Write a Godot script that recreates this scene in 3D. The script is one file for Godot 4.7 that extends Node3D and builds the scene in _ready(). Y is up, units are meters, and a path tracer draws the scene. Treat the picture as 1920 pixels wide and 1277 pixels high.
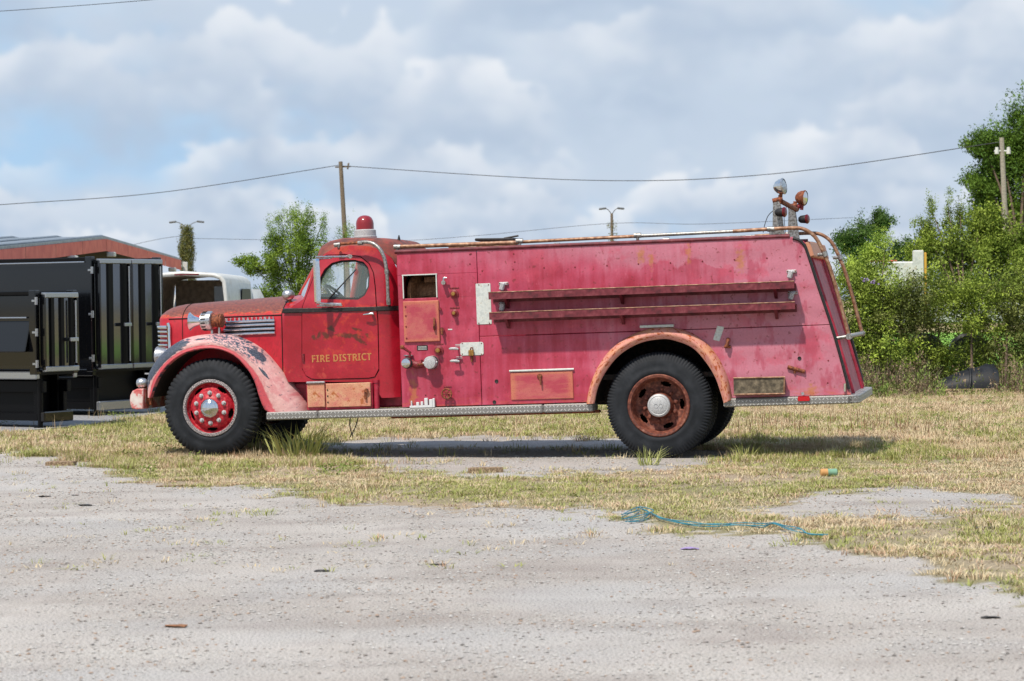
extends Node3D
# A retired fire engine parked on a gravel yard. Units are metres, y is up, the camera looks along -z.

var rng := RandomNumberGenerator.new()
var M := {}
var used := {}
var nz := FastNoiseLite.new()
var nz2 := FastNoiseLite.new()
var fine := FastNoiseLite.new()

func _ready() -> void:
	rng.seed = 1947
	set_noise()
	set_view_and_light()
	set_materials()
	build_ground()
	build_truck()
	build_background()
	build_small_things()

func set_noise() -> void:
	nz.noise_type = FastNoiseLite.TYPE_SIMPLEX_SMOOTH
	nz.frequency = 1.0
	nz.fractal_octaves = 4
	nz.seed = 3
	nz2.noise_type = FastNoiseLite.TYPE_SIMPLEX_SMOOTH
	nz2.frequency = 1.0
	nz2.fractal_octaves = 2
	nz2.seed = 11
	fine.noise_type = FastNoiseLite.TYPE_SIMPLEX_SMOOTH
	fine.frequency = 1.0
	fine.fractal_octaves = 5
	fine.fractal_gain = 0.62
	fine.seed = 29

func set_view_and_light() -> void:
	var cam := Camera3D.new()
	cam.name = "camera"
	cam.fov = 15.4727
	cam.near = 0.5
	cam.far = 3000.0
	cam.position = Vector3(0, 1.6, 0)
	var lens := CameraAttributesPhysical.new()
	lens.frustum_focal_length = 88.34
	lens.frustum_near = 0.5
	lens.frustum_far = 3000.0
	lens.frustum_focus_distance = 26.5
	lens.exposure_aperture = 6.3
	cam.attributes = lens
	cam.rotation = Vector3(-0.015424, 0, -0.012)
	add_child(cam)
	cam.current = true
	var env := Environment.new()
	env.tonemap_mode = Environment.TONE_MAPPER_LINEAR
	env.tonemap_exposure = 1.15
	env.background_mode = Environment.BG_SKY
	env.background_energy_multiplier = 1.0
	env.sdfgi_enabled = true
	env.ssao_enabled = true
	env.ssil_enabled = true
	var sky := Sky.new()
	var pano := PanoramaSkyMaterial.new()
	pano.panorama = ImageTexture.create_from_image(cloudy_sky())
	sky.sky_material = pano
	env.sky = sky
	var we := WorldEnvironment.new()
	we.name = "environment"
	we.environment = env
	add_child(we)
	var sun := DirectionalLight3D.new()
	sun.name = "sun"
	sun.light_energy = 1.35
	sun.light_color = Color(1.0, 0.96, 0.9)
	sun.light_angular_distance = 2.0
	sun.shadow_enabled = true
	add_child(sun)
	sun.look_at_from_position(Vector3(-0.30, 0.84, 0.44) * 100.0, Vector3.ZERO, Vector3.UP)

# Broken cumulus: one field of cloud over the whole dome.
const DECKS := [[0.1, 0.8], [0.8, 0.9], [1.55, 1.1], [2.4, 1.3], [3.5, 1.6], [4.7, 1.9], [6.2, 2.4], [8.2, 3.0], [10.8, 3.8], [14.0, 4.8], [18.0, 6.0], [23.0, 7.0]]
func cloud_color(a: float, e: float) -> Color:
	var ce := cos(e)
	var d := Vector3(sin(a) * ce, sin(e), -cos(a) * ce)
	var q := Vector3(d.x * 9.0, d.y * 24.0 / (1.0 + 1.4 * d.y), d.z * 9.0) + Vector3(2.3, 0.4, 1.1)
	var low: float = nz2.get_noise_3dv(q * 0.40 + Vector3(31, 5.2, 2))
	var f: float = fine.get_noise_3dv(q * 0.95)
	var blue := Color(0.620, 0.765, 0.895).lerp(Color(0.36, 0.55, 0.81), clampf((d.y - 0.14) * 1.2, 0, 1))
	blue = blue.lerp(Color(0.690, 0.785, 0.878), exp(-maxf(d.y, 0.0) * 16.0))
	var white := Color(0.892, 0.903, 0.920)
	var grey_ := Color(0.672, 0.734, 0.812)
	var c := blue.lerp(grey_.lerp(white, 0.35), smoothstep(-0.38, 0.22, low + f * 0.6 + 0.12) * 0.88)
	var deg := rad_to_deg(e)
	if deg < 30.0:
		# heaps of cumulus, one bank behind the other: lumpy bright heads, soft grey feet
		for k in DECKS.size():
			var b: float = DECKS[k][0]
			var h: float = DECKS[k][1]
			if deg < b - h * 0.9 or deg > b + h * 1.9:
				continue
			var s := 8.0 / h                                  # lumps are smaller in the banks farther off
			var p := Vector3(d.x * 57.3, deg * 1.5, d.z * 57.3) * (s * 0.055) + Vector3(k * 7.7, k * 3.1, k * 5.3)
			var wide: float = nz2.get_noise_3dv(Vector3(d.x, k * 0.6, d.z) * (5.0 + 6.0 / h))
			var lump: float = fine.get_noise_3dv(p)
			var puff: float = absf(nz2.get_noise_3dv(p * 2.1 + Vector3(5, 2, 9)))
			var t := (deg - b - wide * h * 0.9) / h - lump * 0.75 - (0.25 - puff) * 0.45
			var head := smoothstep(0.98, 0.80, t)
			var foot := smoothstep(-0.75, 0.35, t)
			var there := smoothstep(-0.32, 0.10, wide + 0.12)
			var lit := clampf(smoothstep(-0.1, 0.85, t) * 0.85 + lump * 0.5 + (0.2 - puff) * 0.3, 0, 1)
			c = c.lerp(grey_.lerp(white, lit), head * foot * there * 0.88 * smoothstep(30.0, 20.0, deg))
	return c

func cloudy_sky() -> Image:
	var w := 1024
	var h := 512
	var by := PackedByteArray()
	by.resize(w * h * 3)
	by.fill(120)
	for j in h / 2 + 2:
		var e := PI * 0.5 - (j + 0.5) / h * PI
		for i in w:
			var c := cloud_color(((i + 0.5) / w - 0.5) * TAU, e)
			var k := (j * w + i) * 3
			by[k] = int(c.r * 255.0)
			by[k + 1] = int(c.g * 255.0)
			by[k + 2] = int(c.b * 255.0)
	var im := Image.create_from_data(w, h, false, Image.FORMAT_RGB8, by)
	im.resize(4096, 2048, Image.INTERPOLATE_CUBIC)
	# the low band all round, where clouds are seen edge on, in full detail
	var rows := 112
	var band := PackedByteArray()
	band.resize(4096 * rows * 3)
	for j in rows:
		var e := PI * 0.5 - (1024 - rows + 2 + j + 0.5) / 2048.0 * PI
		for i in 4096:
			var c := cloud_color(((i + 0.5) / 4096.0 - 0.5) * TAU, e)
			var k := (j * 4096 + i) * 3
			band[k] = int(c.r * 255.0)
			band[k + 1] = int(c.g * 255.0)
			band[k + 2] = int(c.b * 255.0)
	im.blit_rect(Image.create_from_data(4096, rows, false, Image.FORMAT_RGB8, band), Rect2i(0, 0, 4096, rows), Vector2i(0, 1024 - rows + 2))
	return im

# ---------------------------------------------------------------- names and metas
func numbered(called: String) -> String:
	var n: int = used.get(called, 0)
	used[called] = n + 1
	return called if n == 0 else "%s_%03d" % [called, n]

func thing(called: String, label: String, category: String, at := Vector3.ZERO, turn := 0.0, group := "") -> Node3D:
	var o := Node3D.new()
	o.name = numbered(called)
	add_child(o)
	o.position = at
	o.rotation.y = turn
	tag(o, label, category, group)
	return o

func tag(o: Node, label: String, category: String, group := "") -> void:
	o.set_meta("label", label)
	o.set_meta("category", category)
	if group:
		o.set_meta("group", group)

func new_st() -> SurfaceTool:
	var st := SurfaceTool.new()
	st.begin(Mesh.PRIMITIVE_TRIANGLES)
	return st

func obj(called: String, st: SurfaceTool, m: Material, parent: Node = self, at := Vector3.ZERO) -> MeshInstance3D:
	st.generate_normals()
	var o := MeshInstance3D.new()
	o.mesh = st.commit()
	o.material_override = null
	o.mesh.surface_set_material(0, m)
	o.name = numbered(called) if parent == self else called
	parent.add_child(o, true)
	o.position = at
	return o

func part(called: String, mesh: Mesh, parent: Node, xf: Transform3D) -> MeshInstance3D:
	var o := MeshInstance3D.new()
	o.mesh = mesh
	o.name = called
	parent.add_child(o, true)
	o.transform = xf
	return o

func holder(called: String, parent: Node, at := Vector3.ZERO) -> Node3D:
	var o := Node3D.new()
	o.name = called
	parent.add_child(o, true)
	o.position = at
	return o

func mesh_of(st: SurfaceTool, m: Material) -> Mesh:
	st.generate_normals()
	var me := st.commit()
	me.surface_set_material(0, m)
	return me

# ---------------------------------------------------------------- shapes
var uvr := Rect2()          # when set, vertices get a planar map of their own x and y
func vtx(st: SurfaceTool, p: Vector3) -> void:
	if uvr.size.x > 0.0:
		st.set_uv(Vector2((p.x - uvr.position.x) / uvr.size.x, 1.0 - (p.y - uvr.position.y) / uvr.size.y))
	st.add_vertex(p)

func quad(st: SurfaceTool, a: Vector3, b: Vector3, c: Vector3, d: Vector3) -> void:
	vtx(st, a)
	vtx(st, b)
	vtx(st, c)
	vtx(st, a)
	vtx(st, c)
	vtx(st, d)

func flat(st: SurfaceTool) -> void:
	st.set_smooth_group(0xFFFFFFFF)

# a box with chamfered edges
func box(st: SurfaceTool, c: Vector3, s: Vector3, b := 0.0, basis := Basis()) -> void:
	flat(st)
	var h := s * 0.5
	b = minf(b, minf(h.x, minf(h.y, h.z)) * 0.9)
	var f := func(x: float, y: float, z: float) -> Vector3: return c + basis * Vector3(x, y, z)
	for ax in 3:
		for sg in [-1.0, 1.0]:
			var u := (ax + 1) % 3
			var v := (ax + 2) % 3
			var pts := []
			for k in [[-1, -1], [-1, 1], [1, 1], [1, -1]]:
				var p := Vector3.ZERO
				p[ax] = sg * h[ax]
				p[u] = k[0] * (h[u] - b)
				p[v] = k[1] * (h[v] - b)
				pts.append(f.call(p.x, p.y, p.z))
			if sg > 0:
				quad(st, pts[0], pts[1], pts[2], pts[3])
			else:
				quad(st, pts[3], pts[2], pts[1], pts[0])
	if b <= 0.0:
		return
	for ax in 3:
		var u := (ax + 1) % 3
		var v := (ax + 2) % 3
		for su in [-1.0, 1.0]:
			for sv in [-1.0, 1.0]:
				var q := []
				for k in [[-1.0, 0], [1.0, 0], [1.0, 1], [-1.0, 1]]:
					var p := Vector3.ZERO
					p[ax] = k[0] * (h[ax] - b)
					p[u] = su * (h[u] - (b if k[1] == 1 else 0.0))
					p[v] = sv * (h[v] - (0.0 if k[1] == 1 else b))
					q.append(f.call(p.x, p.y, p.z))
				if su * sv > 0:
					quad(st, q[3], q[2], q[1], q[0])
				else:
					quad(st, q[0], q[1], q[2], q[3])
	for sx in [-1.0, 1.0]:
		for sy in [-1.0, 1.0]:
			for sz in [-1.0, 1.0]:
				var a: Vector3 = f.call(sx * h.x, sy * (h.y - b), sz * (h.z - b))
				var e: Vector3 = f.call(sx * (h.x - b), sy * h.y, sz * (h.z - b))
				var g: Vector3 = f.call(sx * (h.x - b), sy * (h.y - b), sz * h.z)
				if sx * sy * sz > 0:
					vtx(st, a)
					vtx(st, g)
					vtx(st, e)
				else:
					vtx(st, a)
					vtx(st, e)
					vtx(st, g)

func ring_at(p: Vector3, u: Vector3, v: Vector3, r: float, n: int) -> Array:
	var out := []
	for k in n:
		var a := TAU * k / n
		out.append(p + (u * cos(a) + v * sin(a)) * r)
	return out

# a swept round bar; r is a number or one number per point
func tube(st: SurfaceTool, pts: Array, r, n := 10, caps := true) -> void:
	var t0: Vector3 = (pts[1] - pts[0]).normalized()
	var u := t0.cross(Vector3.UP if absf(t0.y) < 0.9 else Vector3.RIGHT).normalized()
	var rings := []
	for i in pts.size():
		var t: Vector3
		if i == 0:
			t = t0
		elif i == pts.size() - 1:
			t = (pts[i] - pts[i - 1]).normalized()
		else:
			t = ((pts[i] - pts[i - 1]).normalized() + (pts[i + 1] - pts[i]).normalized()).normalized()
		u = (u - t * u.dot(t)).normalized()
		var v := t.cross(u)
		rings.append(ring_at(pts[i], u, v, r[i] if r is Array else r, n))
	st.set_smooth_group(1)
	for i in rings.size() - 1:
		for k in n:
			var k2 := (k + 1) % n
			quad(st, rings[i][k], rings[i + 1][k], rings[i + 1][k2], rings[i][k2])
	if caps:
		flat(st)
		for k in n:
			var k2 := (k + 1) % n
			vtx(st, pts[0])
			vtx(st, rings[0][k])
			vtx(st, rings[0][k2])
			vtx(st, pts[-1])
			vtx(st, rings[-1][k2])
			vtx(st, rings[-1][k])

# a smooth line through the given points
func curve(pts: Array, per := 6) -> Array:
	var out := []
	for i in pts.size() - 1:
		var p0: Vector3 = pts[maxi(i - 1, 0)]
		var p1: Vector3 = pts[i]
		var p2: Vector3 = pts[i + 1]
		var p3: Vector3 = pts[mini(i + 2, pts.size() - 1)]
		for k in per:
			out.append(p1.cubic_interpolate(p2, p0, p3, float(k) / per))
	out.append(pts[-1])
	return out

func curve2(pts: Array, per := 5) -> Array:
	var out := []
	for i in pts.size() - 1:
		var p1: Vector2 = pts[i]
		for k in per:
			out.append(p1.cubic_interpolate(pts[i + 1], pts[maxi(i - 1, 0)], pts[mini(i + 2, pts.size() - 1)], float(k) / per))
	out.append(pts[-1])
	return out

# turned round the local z axis of xf; profile points are (radius, z); holes: [row, from, to] bands left open
func lathe(st: SurfaceTool, prof: Array, xf := Transform3D(), n := 24, holes = null) -> void:
	var g := 1
	for i in prof.size() - 1:
		if i > 0:
			var a: Vector2 = prof[i] - prof[i - 1]
			var b: Vector2 = prof[i + 1] - prof[i]
			if absf(a.angle_to(b)) > 0.62:
				g += 1
		st.set_smooth_group(g)
		for k in n:
			if holes != null and holes.call(i, k):
				continue
			var c0 := Vector2.from_angle(TAU * k / n)
			var c1 := Vector2.from_angle(TAU * (k + 1) / n)
			var p: Vector2 = prof[i]
			var q: Vector2 = prof[i + 1]
			var A := xf * Vector3(c0.x * p.x, c0.y * p.x, p.y)
			var Bv := xf * Vector3(c0.x * q.x, c0.y * q.x, q.y)
			var C := xf * Vector3(c1.x * q.x, c1.y * q.x, q.y)
			var D := xf * Vector3(c1.x * p.x, c1.y * p.x, p.y)
			if p.x < 0.0001:
				vtx(st, A)
				vtx(st, Bv)
				vtx(st, C)
			elif q.x < 0.0001:
				vtx(st, A)
				vtx(st, Bv)
				vtx(st, D)
			else:
				quad(st, A, Bv, C, D)

func inset2(poly: Array, d: float) -> Array:
	var n := poly.size()
	var area := 0.0
	for i in n:
		area += poly[i].cross(poly[(i + 1) % n])
	var out := []
	for i in n:
		var a: Vector2 = (poly[i] - poly[(i + n - 1) % n]).normalized()
		var b: Vector2 = (poly[(i + 1) % n] - poly[i]).normalized()
		var na := Vector2(-a.y, a.x) * signf(area)
		var nb := Vector2(-b.y, b.x) * signf(area)
		var m := (na + nb)
		out.append(poly[i] + m * (d / maxf(0.35, m.length_squared() * 0.5)))
	return out

# an outline in x and y given depth from z0 (back) to z1 (front), with chamfered rims
func prism(st: SurfaceTool, poly: Array, z0: float, z1: float, b := 0.0) -> void:
	var inner: Array = inset2(poly, b) if b > 0.0 else poly
	var n := poly.size()
	var tris := Geometry2D.triangulate_polygon(PackedVector2Array(inner))
	flat(st)
	for k in range(0, tris.size(), 3):
		var a: Vector2 = inner[tris[k]]
		var c: Vector2 = inner[tris[k + 1]]
		var d: Vector2 = inner[tris[k + 2]]
		if (c - a).cross(d - a) > 0:
			var t := c
			c = d
			d = t
		vtx(st, Vector3(a.x, a.y, z1))
		vtx(st, Vector3(c.x, c.y, z1))
		vtx(st, Vector3(d.x, d.y, z1))
		vtx(st, Vector3(a.x, a.y, z0))
		vtx(st, Vector3(d.x, d.y, z0))
		vtx(st, Vector3(c.x, c.y, z0))
	for i in n:
		var p: Vector2 = poly[i]
		var q: Vector2 = poly[(i + 1) % n]
		var pi2: Vector2 = inner[i]
		var qi: Vector2 = inner[(i + 1) % n]
		quad(st, Vector3(p.x, p.y, z0 + b), Vector3(p.x, p.y, z1 - b), Vector3(q.x, q.y, z1 - b), Vector3(q.x, q.y, z0 + b))
		if b > 0.0:
			quad(st, Vector3(p.x, p.y, z1 - b), Vector3(pi2.x, pi2.y, z1), Vector3(qi.x, qi.y, z1), Vector3(q.x, q.y, z1 - b))
			quad(st, Vector3(pi2.x, pi2.y, z0), Vector3(p.x, p.y, z0 + b), Vector3(q.x, q.y, z0 + b), Vector3(qi.x, qi.y, z0))

# a smooth skin over rows of points; uvs from row and column when asked
func loft(st: SurfaceTool, rows: Array, closed := false, group := 1, with_uv := false) -> void:
	st.set_smooth_group(group)
	var m: int = rows[0].size()
	for i in rows.size() - 1:
		for k in (m if closed else m - 1):
			var k2 := (k + 1) % m
			var ps := [rows[i][k], rows[i + 1][k], rows[i + 1][k2], rows[i][k2]]
			var us := [Vector2(k, i), Vector2(k, i + 1), Vector2(k + 1, i + 1), Vector2(k + 1, i)]
			for t in [0, 1, 2, 0, 2, 3]:
				if with_uv:
					st.set_uv(us[t] / Vector2(m - 1, rows.size() - 1))
					st.add_vertex(ps[t])
				else:
					vtx(st, ps[t])

# where rays from c meet the outline, one for each of n directions
func star(poly: Array, c: Vector2, n: int) -> Array:
	var out := []
	for k in n:
		var d := Vector2.from_angle(TAU * (k + 0.37) / n)
		var best := 0.0
		for i in poly.size():
			var hit = Geometry2D.segment_intersects_segment(c, c + d * 20.0, poly[i], poly[(i + 1) % poly.size()])
			if hit != null:
				best = maxf(best, c.distance_to(hit))
		out.append(c + d * best)
	return out

func text_mesh(words: String, height: float, depth: float, m: Material, bold := true) -> TextMesh:
	var t := TextMesh.new()
	var f := SystemFont.new()
	f.font_names = PackedStringArray(["Droid Sans"])
	f.font_weight = 700 if bold else 400
	t.font = f
	t.text = words
	t.font_size = 64
	t.pixel_size = height / 46.0
	t.depth = depth
	t.material = m
	return t

# ---------------------------------------------------------------- materials
func col(r: float, g: float, b: float) -> Color:      # a colour as read off a picture, 0 to 255
	return Color(r / 255.0, g / 255.0, b / 255.0)

func mat(called: String, c: Color, rough := 0.6, metal := 0.0) -> StandardMaterial3D:
	var m := StandardMaterial3D.new()
	m.resource_name = called
	m.albedo_color = c
	m.roughness = rough
	m.metallic = metal
	M[called] = m
	return m

func noise_tex(seed_: int, freq: float, ramp: Array, size := 512, oct := 5, kind := FastNoiseLite.TYPE_SIMPLEX_SMOOTH) -> NoiseTexture2D:
	var f := FastNoiseLite.new()
	f.noise_type = kind
	f.seed = seed_
	f.frequency = freq
	f.fractal_octaves = oct
	f.fractal_gain = 0.58
	var t := NoiseTexture2D.new()
	t.width = size
	t.height = size
	t.seamless = true
	t.noise = f
	var g := Gradient.new()
	var offs := PackedFloat32Array()
	var cols := PackedColorArray()
	for e in ramp:
		offs.append(e[0])
		cols.append(e[1])
	g.offsets = offs
	g.colors = cols
	t.color_ramp = g
	return t

func grey(v: float) -> Color:
	return Color(v, v, v)

# a mottled material mapped on the thing's own axes
func mottled(called: String, ramp: Array, freq: float, per_metre: float, rough: float, metal := 0.0, bump := 0.0) -> StandardMaterial3D:
	var m := mat(called, Color.WHITE, rough, metal)
	m.albedo_texture = noise_tex(called.hash() % 1000, freq, ramp)
	m.uv1_triplanar = true
	m.uv1_scale = Vector3.ONE * per_metre
	if bump > 0.0:
		m.heightmap_enabled = true
		m.heightmap_texture = noise_tex(called.hash() % 1000 + 7, freq * 2.0, [[0.0, grey(0)], [1.0, grey(1)]])
		m.heightmap_scale = bump
	return m

func painted(called: String, w: int, h: int, fn: Callable, rough := 0.5, metal := 0.0, spec := 0.5) -> StandardMaterial3D:
	var by := PackedByteArray()
	by.resize(w * h * 3)
	for j in h:
		for i in w:
			var c: Color = fn.call((i + 0.5) / w, (j + 0.5) / h)
			var k := (j * w + i) * 3
			by[k] = clampi(int(c.r * 255.0), 0, 255)
			by[k + 1] = clampi(int(c.g * 255.0), 0, 255)
			by[k + 2] = clampi(int(c.b * 255.0), 0, 255)
	var m := mat(called, Color.WHITE, rough, metal)
	m.metallic_specular = spec
	m.texture_repeat = false
	m.albedo_texture = ImageTexture.create_from_image(Image.create_from_data(w, h, false, Image.FORMAT_RGB8, by))
	return m

# shallow dents and waves beaten into old sheet metal
func dented(m: StandardMaterial3D, seed_: int, freq: float, cm: float) -> void:
	m.heightmap_enabled = true
	m.heightmap_texture = noise_tex(seed_, freq, [[0.0, grey(0)], [1.0, grey(1)]], 512, 2)
	m.heightmap_scale = cm

# ---------------------------------------------------------------- paints of the truck
func blot(p: Vector2, c: Vector2, r: Vector2, turn: float, rag: float) -> float:
	var d := (p - c).rotated(-turn) / r
	return d.length() + fine.get_noise_2d(p.x * 14.0 + c.x * 9.0, p.y * 14.0) * rag

const BODY_RECT := Rect2(1.95, 0.36, 4.85, 1.84)
func body_paint(u: float, v: float) -> Color:
	var x := BODY_RECT.position.x + u * BODY_RECT.size.x
	var y := BODY_RECT.position.y + (1.0 - v) * BODY_RECT.size.y
	var big: float = nz.get_noise_2d(x * 0.9, y * 1.3)
	var streak: float = fine.get_noise_2d(x * 9.0, y * 0.7 + 4.0)
	var grain: float = fine.get_noise_2d(x * 30.0, y * 30.0)
	var c := col(158, 40, 62).lerp(col(178, 58, 86), clampf(0.5 + big * 1.1 + streak * 0.5, 0, 1))
	# chalky, bleached paint: all over the rear, and above a ragged line along the upper panel
	var chalk: float = smoothstep(3.9, 5.5, x + big * 1.0 + streak * 0.3) * 0.95
	var line: float = 1.86 + nz2.get_noise_2d(x * 2.6, 3.0) * 0.11 - 0.028 * (x - 4.0) + fine.get_noise_2d(x * 11.0, y * 3.0) * 0.03
	var rag: float = smoothstep(4.3, 4.8, x)              # the line is sharp over the wheel and lost towards the front
	var above: float = smoothstep(lerpf(-0.12, 0.0, rag), lerpf(0.14, 0.02, rag), y - line)
	chalk = maxf(chalk * (0.5 if y < line and y > 1.58 and x < 5.55 else 1.0), above * smoothstep(2.3, 4.3, x + big) * 0.85)
	c = c.lerp(col(186, 114, 132), clampf(chalk + 0.12 + streak * 0.25, 0, 1))
	c = c.lerp(col(194, 72, 94), smoothstep(0.12, 0.5, fine.get_noise_2d(x * 2.1 + 9.0, y * 2.6)) * 0.38)
	c = c.lerp(col(150, 26, 50), smoothstep(0.14, 0.45, fine.get_noise_2d(x * 3.0 - 5.0, y * 1.2)) * 0.35)
	# thin brown and yellow runs
	for s in [[5.62, 1.86, 0.05, 0.17], [4.62, 1.94, 0.05, 0.1], [4.72, 1.9, 0.03, 0.1], [6.28, 0.53, 0.07, 0.08], [2.2, 0.62, 0.06, 0.2], [5.1, 1.94, 0.03, 0.12]]:
		var k: float = 1.0 - blot(Vector2(x, y), Vector2(s[0], s[1]), Vector2(s[2], s[3]), 0.0, 1.0)
		c = c.lerp(col(176, 118, 60), smoothstep(0.0, 0.8, k) * 0.6)
	# rust and scuffs along the foot of the panels and round the seams
	var foot: float = smoothstep(0.16, 0.0, y - 0.44 + grain * 0.08)
	c = c.lerp(col(190, 96, 62), foot * smoothstep(-0.15, 0.35, fine.get_noise_2d(x * 4.0, y * 18.0)) * 0.55)
	c = c.lerp(col(104, 40, 38), smoothstep(0.38, 0.52, fine.get_noise_2d(x * 12.0 + 40.0, y * 12.0)) * 0.5)
	c = c.lerp(col(206, 120, 136), smoothstep(0.36, 0.55, fine.get_noise_2d(x * 12.0, y * 4.0 + 70.0)) * 0.25)
	return c * (1.0 + grain * 0.05)

const CAB_RECT := Rect2(0.6, 0.45, 1.6, 1.85)
func cab_paint(u: float, v: float) -> Color:
	var x := CAB_RECT.position.x + u * CAB_RECT.size.x
	var y := CAB_RECT.position.y + (1.0 - v) * CAB_RECT.size.y
	var p := Vector2(x, y)
	var big: float = nz.get_noise_2d(x * 1.6 + 5.0, y * 1.2)
	var grain: float = fine.get_noise_2d(x * 34.0, y * 34.0)
	var c := col(150, 5, 29).lerp(col(168, 24, 44), clampf(0.45 + big * 1.4, 0, 1))
	c = c.lerp(col(146, 8, 30), smoothstep(0.1, 0.4, fine.get_noise_2d(x * 2.5, y * 0.9 + 20.0)) * 0.5)
	# oxidised patches on the roof side, round the window and under the belt
	var ox: float = smoothstep(2.0, 2.2, y + fine.get_noise_2d(x * 6.0, y * 6.0) * 0.18)
	c = c.lerp(col(176, 62, 40), ox * 0.8)
	c = c.lerp(col(196, 66, 40), smoothstep(0.08, 0.4, fine.get_noise_2d(x * 4.0 + 3.0, y * 3.0)) * smoothstep(0.16, 0.05, absf(y - 1.57)) * 0.7)
	c = c.lerp(col(186, 84, 60), smoothstep(0.0, 0.4, fine.get_noise_2d(x * 5.0, y * 5.0 + 8.0)) * smoothstep(0.13, 0.03, absf(y - 0.85)) * smoothstep(1.8, 1.1, x) * 0.75)
	# brown rubbed-out lettering on the door
	for s in DOOR_SMUDGES:
		var k: float = blot(p, s[0], s[1], s[2], 0.9)
		c = c.lerp(col(92, 36, 20), smoothstep(1.25, 0.6, k))
	c = c.lerp(col(188, 70, 36), smoothstep(0.40, 0.12, absf(p.distance_to(DOOR_SMUDGES[4][0]) - 0.1)) * smoothstep(0.0, 0.45, fine.get_noise_2d(x * 8.0, y * 8.0)) * 0.55)
	c = c.lerp(col(120, 30, 30), smoothstep(0.33, 0.5, fine.get_noise_2d(x * 16.0 + 40.0, y * 16.0)) * 0.5)
	return c * (1.0 + grain * 0.08)

func hood_paint(u: float, v: float) -> Color:        # u across from side to side, v along from nose to cowl
	var h := 1.0 - absf(u * 2.0 - 1.0)                 # 0 at the lower edges, 1 along the crown
	var x := v * 1.7
	var g: float = fine.get_noise_2d(x * 7.0, u * 26.0)
	var g2: float = fine.get_noise_2d(x * 24.0 + 3.0, u * 60.0)
	var c := col(160, 10, 32).lerp(col(176, 32, 46), clampf(0.5 + nz.get_noise_2d(x * 2.0, u * 5.0), 0, 1))
	var rust: float = smoothstep(0.32, 0.41, h + g * 0.10)
	c = c.lerp(col(192, 66, 34).lerp(col(206, 100, 36), smoothstep(-0.1, 0.3, g2)), rust * 0.8)
	var brown: float = smoothstep(0.365, 0.46, h + g * 0.16 - smoothstep(0.32, 0.0, v) * 0.18)
	c = c.lerp(col(96, 54, 47).lerp(col(126, 72, 56), clampf(0.5 + g2, 0, 1)), brown * 0.92)
	c = c.lerp(col(70, 42, 40), smoothstep(0.28, 0.42, fine.get_noise_2d(x * 12.0, u * 30.0)) * rust * 0.6)
	c = c.lerp(col(120, 24, 30), smoothstep(0.32, 0.5, fine.get_noise_2d(x * 14.0 + 5.0, u * 34.0)) * 0.5)
	return c * (1.0 + g2 * 0.12)

func fender_paint(u: float, v: float) -> Color:      # u along the arch from the front tip, v from the lip up and in
	var p := Vector2(u * 2.3, v * 0.45)
	var g: float = fine.get_noise_2d(p.x * 9.0, p.y * 9.0)
	var g2: float = fine.get_noise_2d(p.x * 40.0, p.y * 40.0)
	var c := col(202, 152, 150).lerp(col(212, 168, 164), clampf(0.5 + g * 1.3, 0, 1))
	c = c.lerp(col(186, 54, 66), smoothstep(0.18, 0.08, absf(v - 0.12) + g * 0.05) * 0.8)
	c = c.lerp(col(178, 66, 76), smoothstep(0.05, 0.4, fine.get_noise_2d(p.x * 5.0, p.y * 1.5 + 9.0)) * smoothstep(0.7, 1.0, u) * 0.8)
	c = c.lerp(col(192, 106, 112), smoothstep(0.0, 0.4, fine.get_noise_2d(p.x * 3.0 + 4.0, p.y * 5.0)) * 0.4)
	var steel := col(44, 52, 66).lerp(col(84, 90, 104), clampf(0.45 + g2 * 1.2, 0, 1))
	var bare := 0.0
	bare = maxf(bare, smoothstep(1.0, 0.86, blot(p, Vector2(0.44, 0.29), Vector2(0.38, 0.18), 0.0, 0.26)))
	bare = maxf(bare, smoothstep(1.0, 0.9, blot(p, Vector2(0.89, 0.30), Vector2(0.06, 0.025), 0.1, 0.5)))
	bare = maxf(bare, smoothstep(-0.02, 0.10, g2 * 0.8 + fine.get_noise_2d(p.x * 16.0, p.y * 24.0) + 0.03) * smoothstep(1.15, 0.7, blot(p, Vector2(1.27, 0.31), Vector2(0.36, 0.17), 0.0, 0.35)))
	bare = maxf(bare, smoothstep(1.0, 0.88, blot(p, Vector2(1.53, 0.34), Vector2(0.10, 0.05), 0.25, 0.35)))
	bare = maxf(bare, smoothstep(1.0, 0.8, blot(p, Vector2(1.70, 0.235), Vector2(0.075, 0.024), 0.15, 0.4)))
	bare = maxf(bare, smoothstep(0.02, 0.20, fine.get_noise_2d(p.x * 10.0 + 50.0, p.y * 4.0)) * smoothstep(0.09, 0.02, v + g2 * 0.04) * 0.9)
	bare = maxf(bare, smoothstep(0.44, 0.50, fine.get_noise_2d(p.x * 16.0, p.y * 16.0 + 30.0)) * 0.7)
	c = c.lerp(steel, bare)
	return c * (1.0 + g2 * 0.07)

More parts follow.
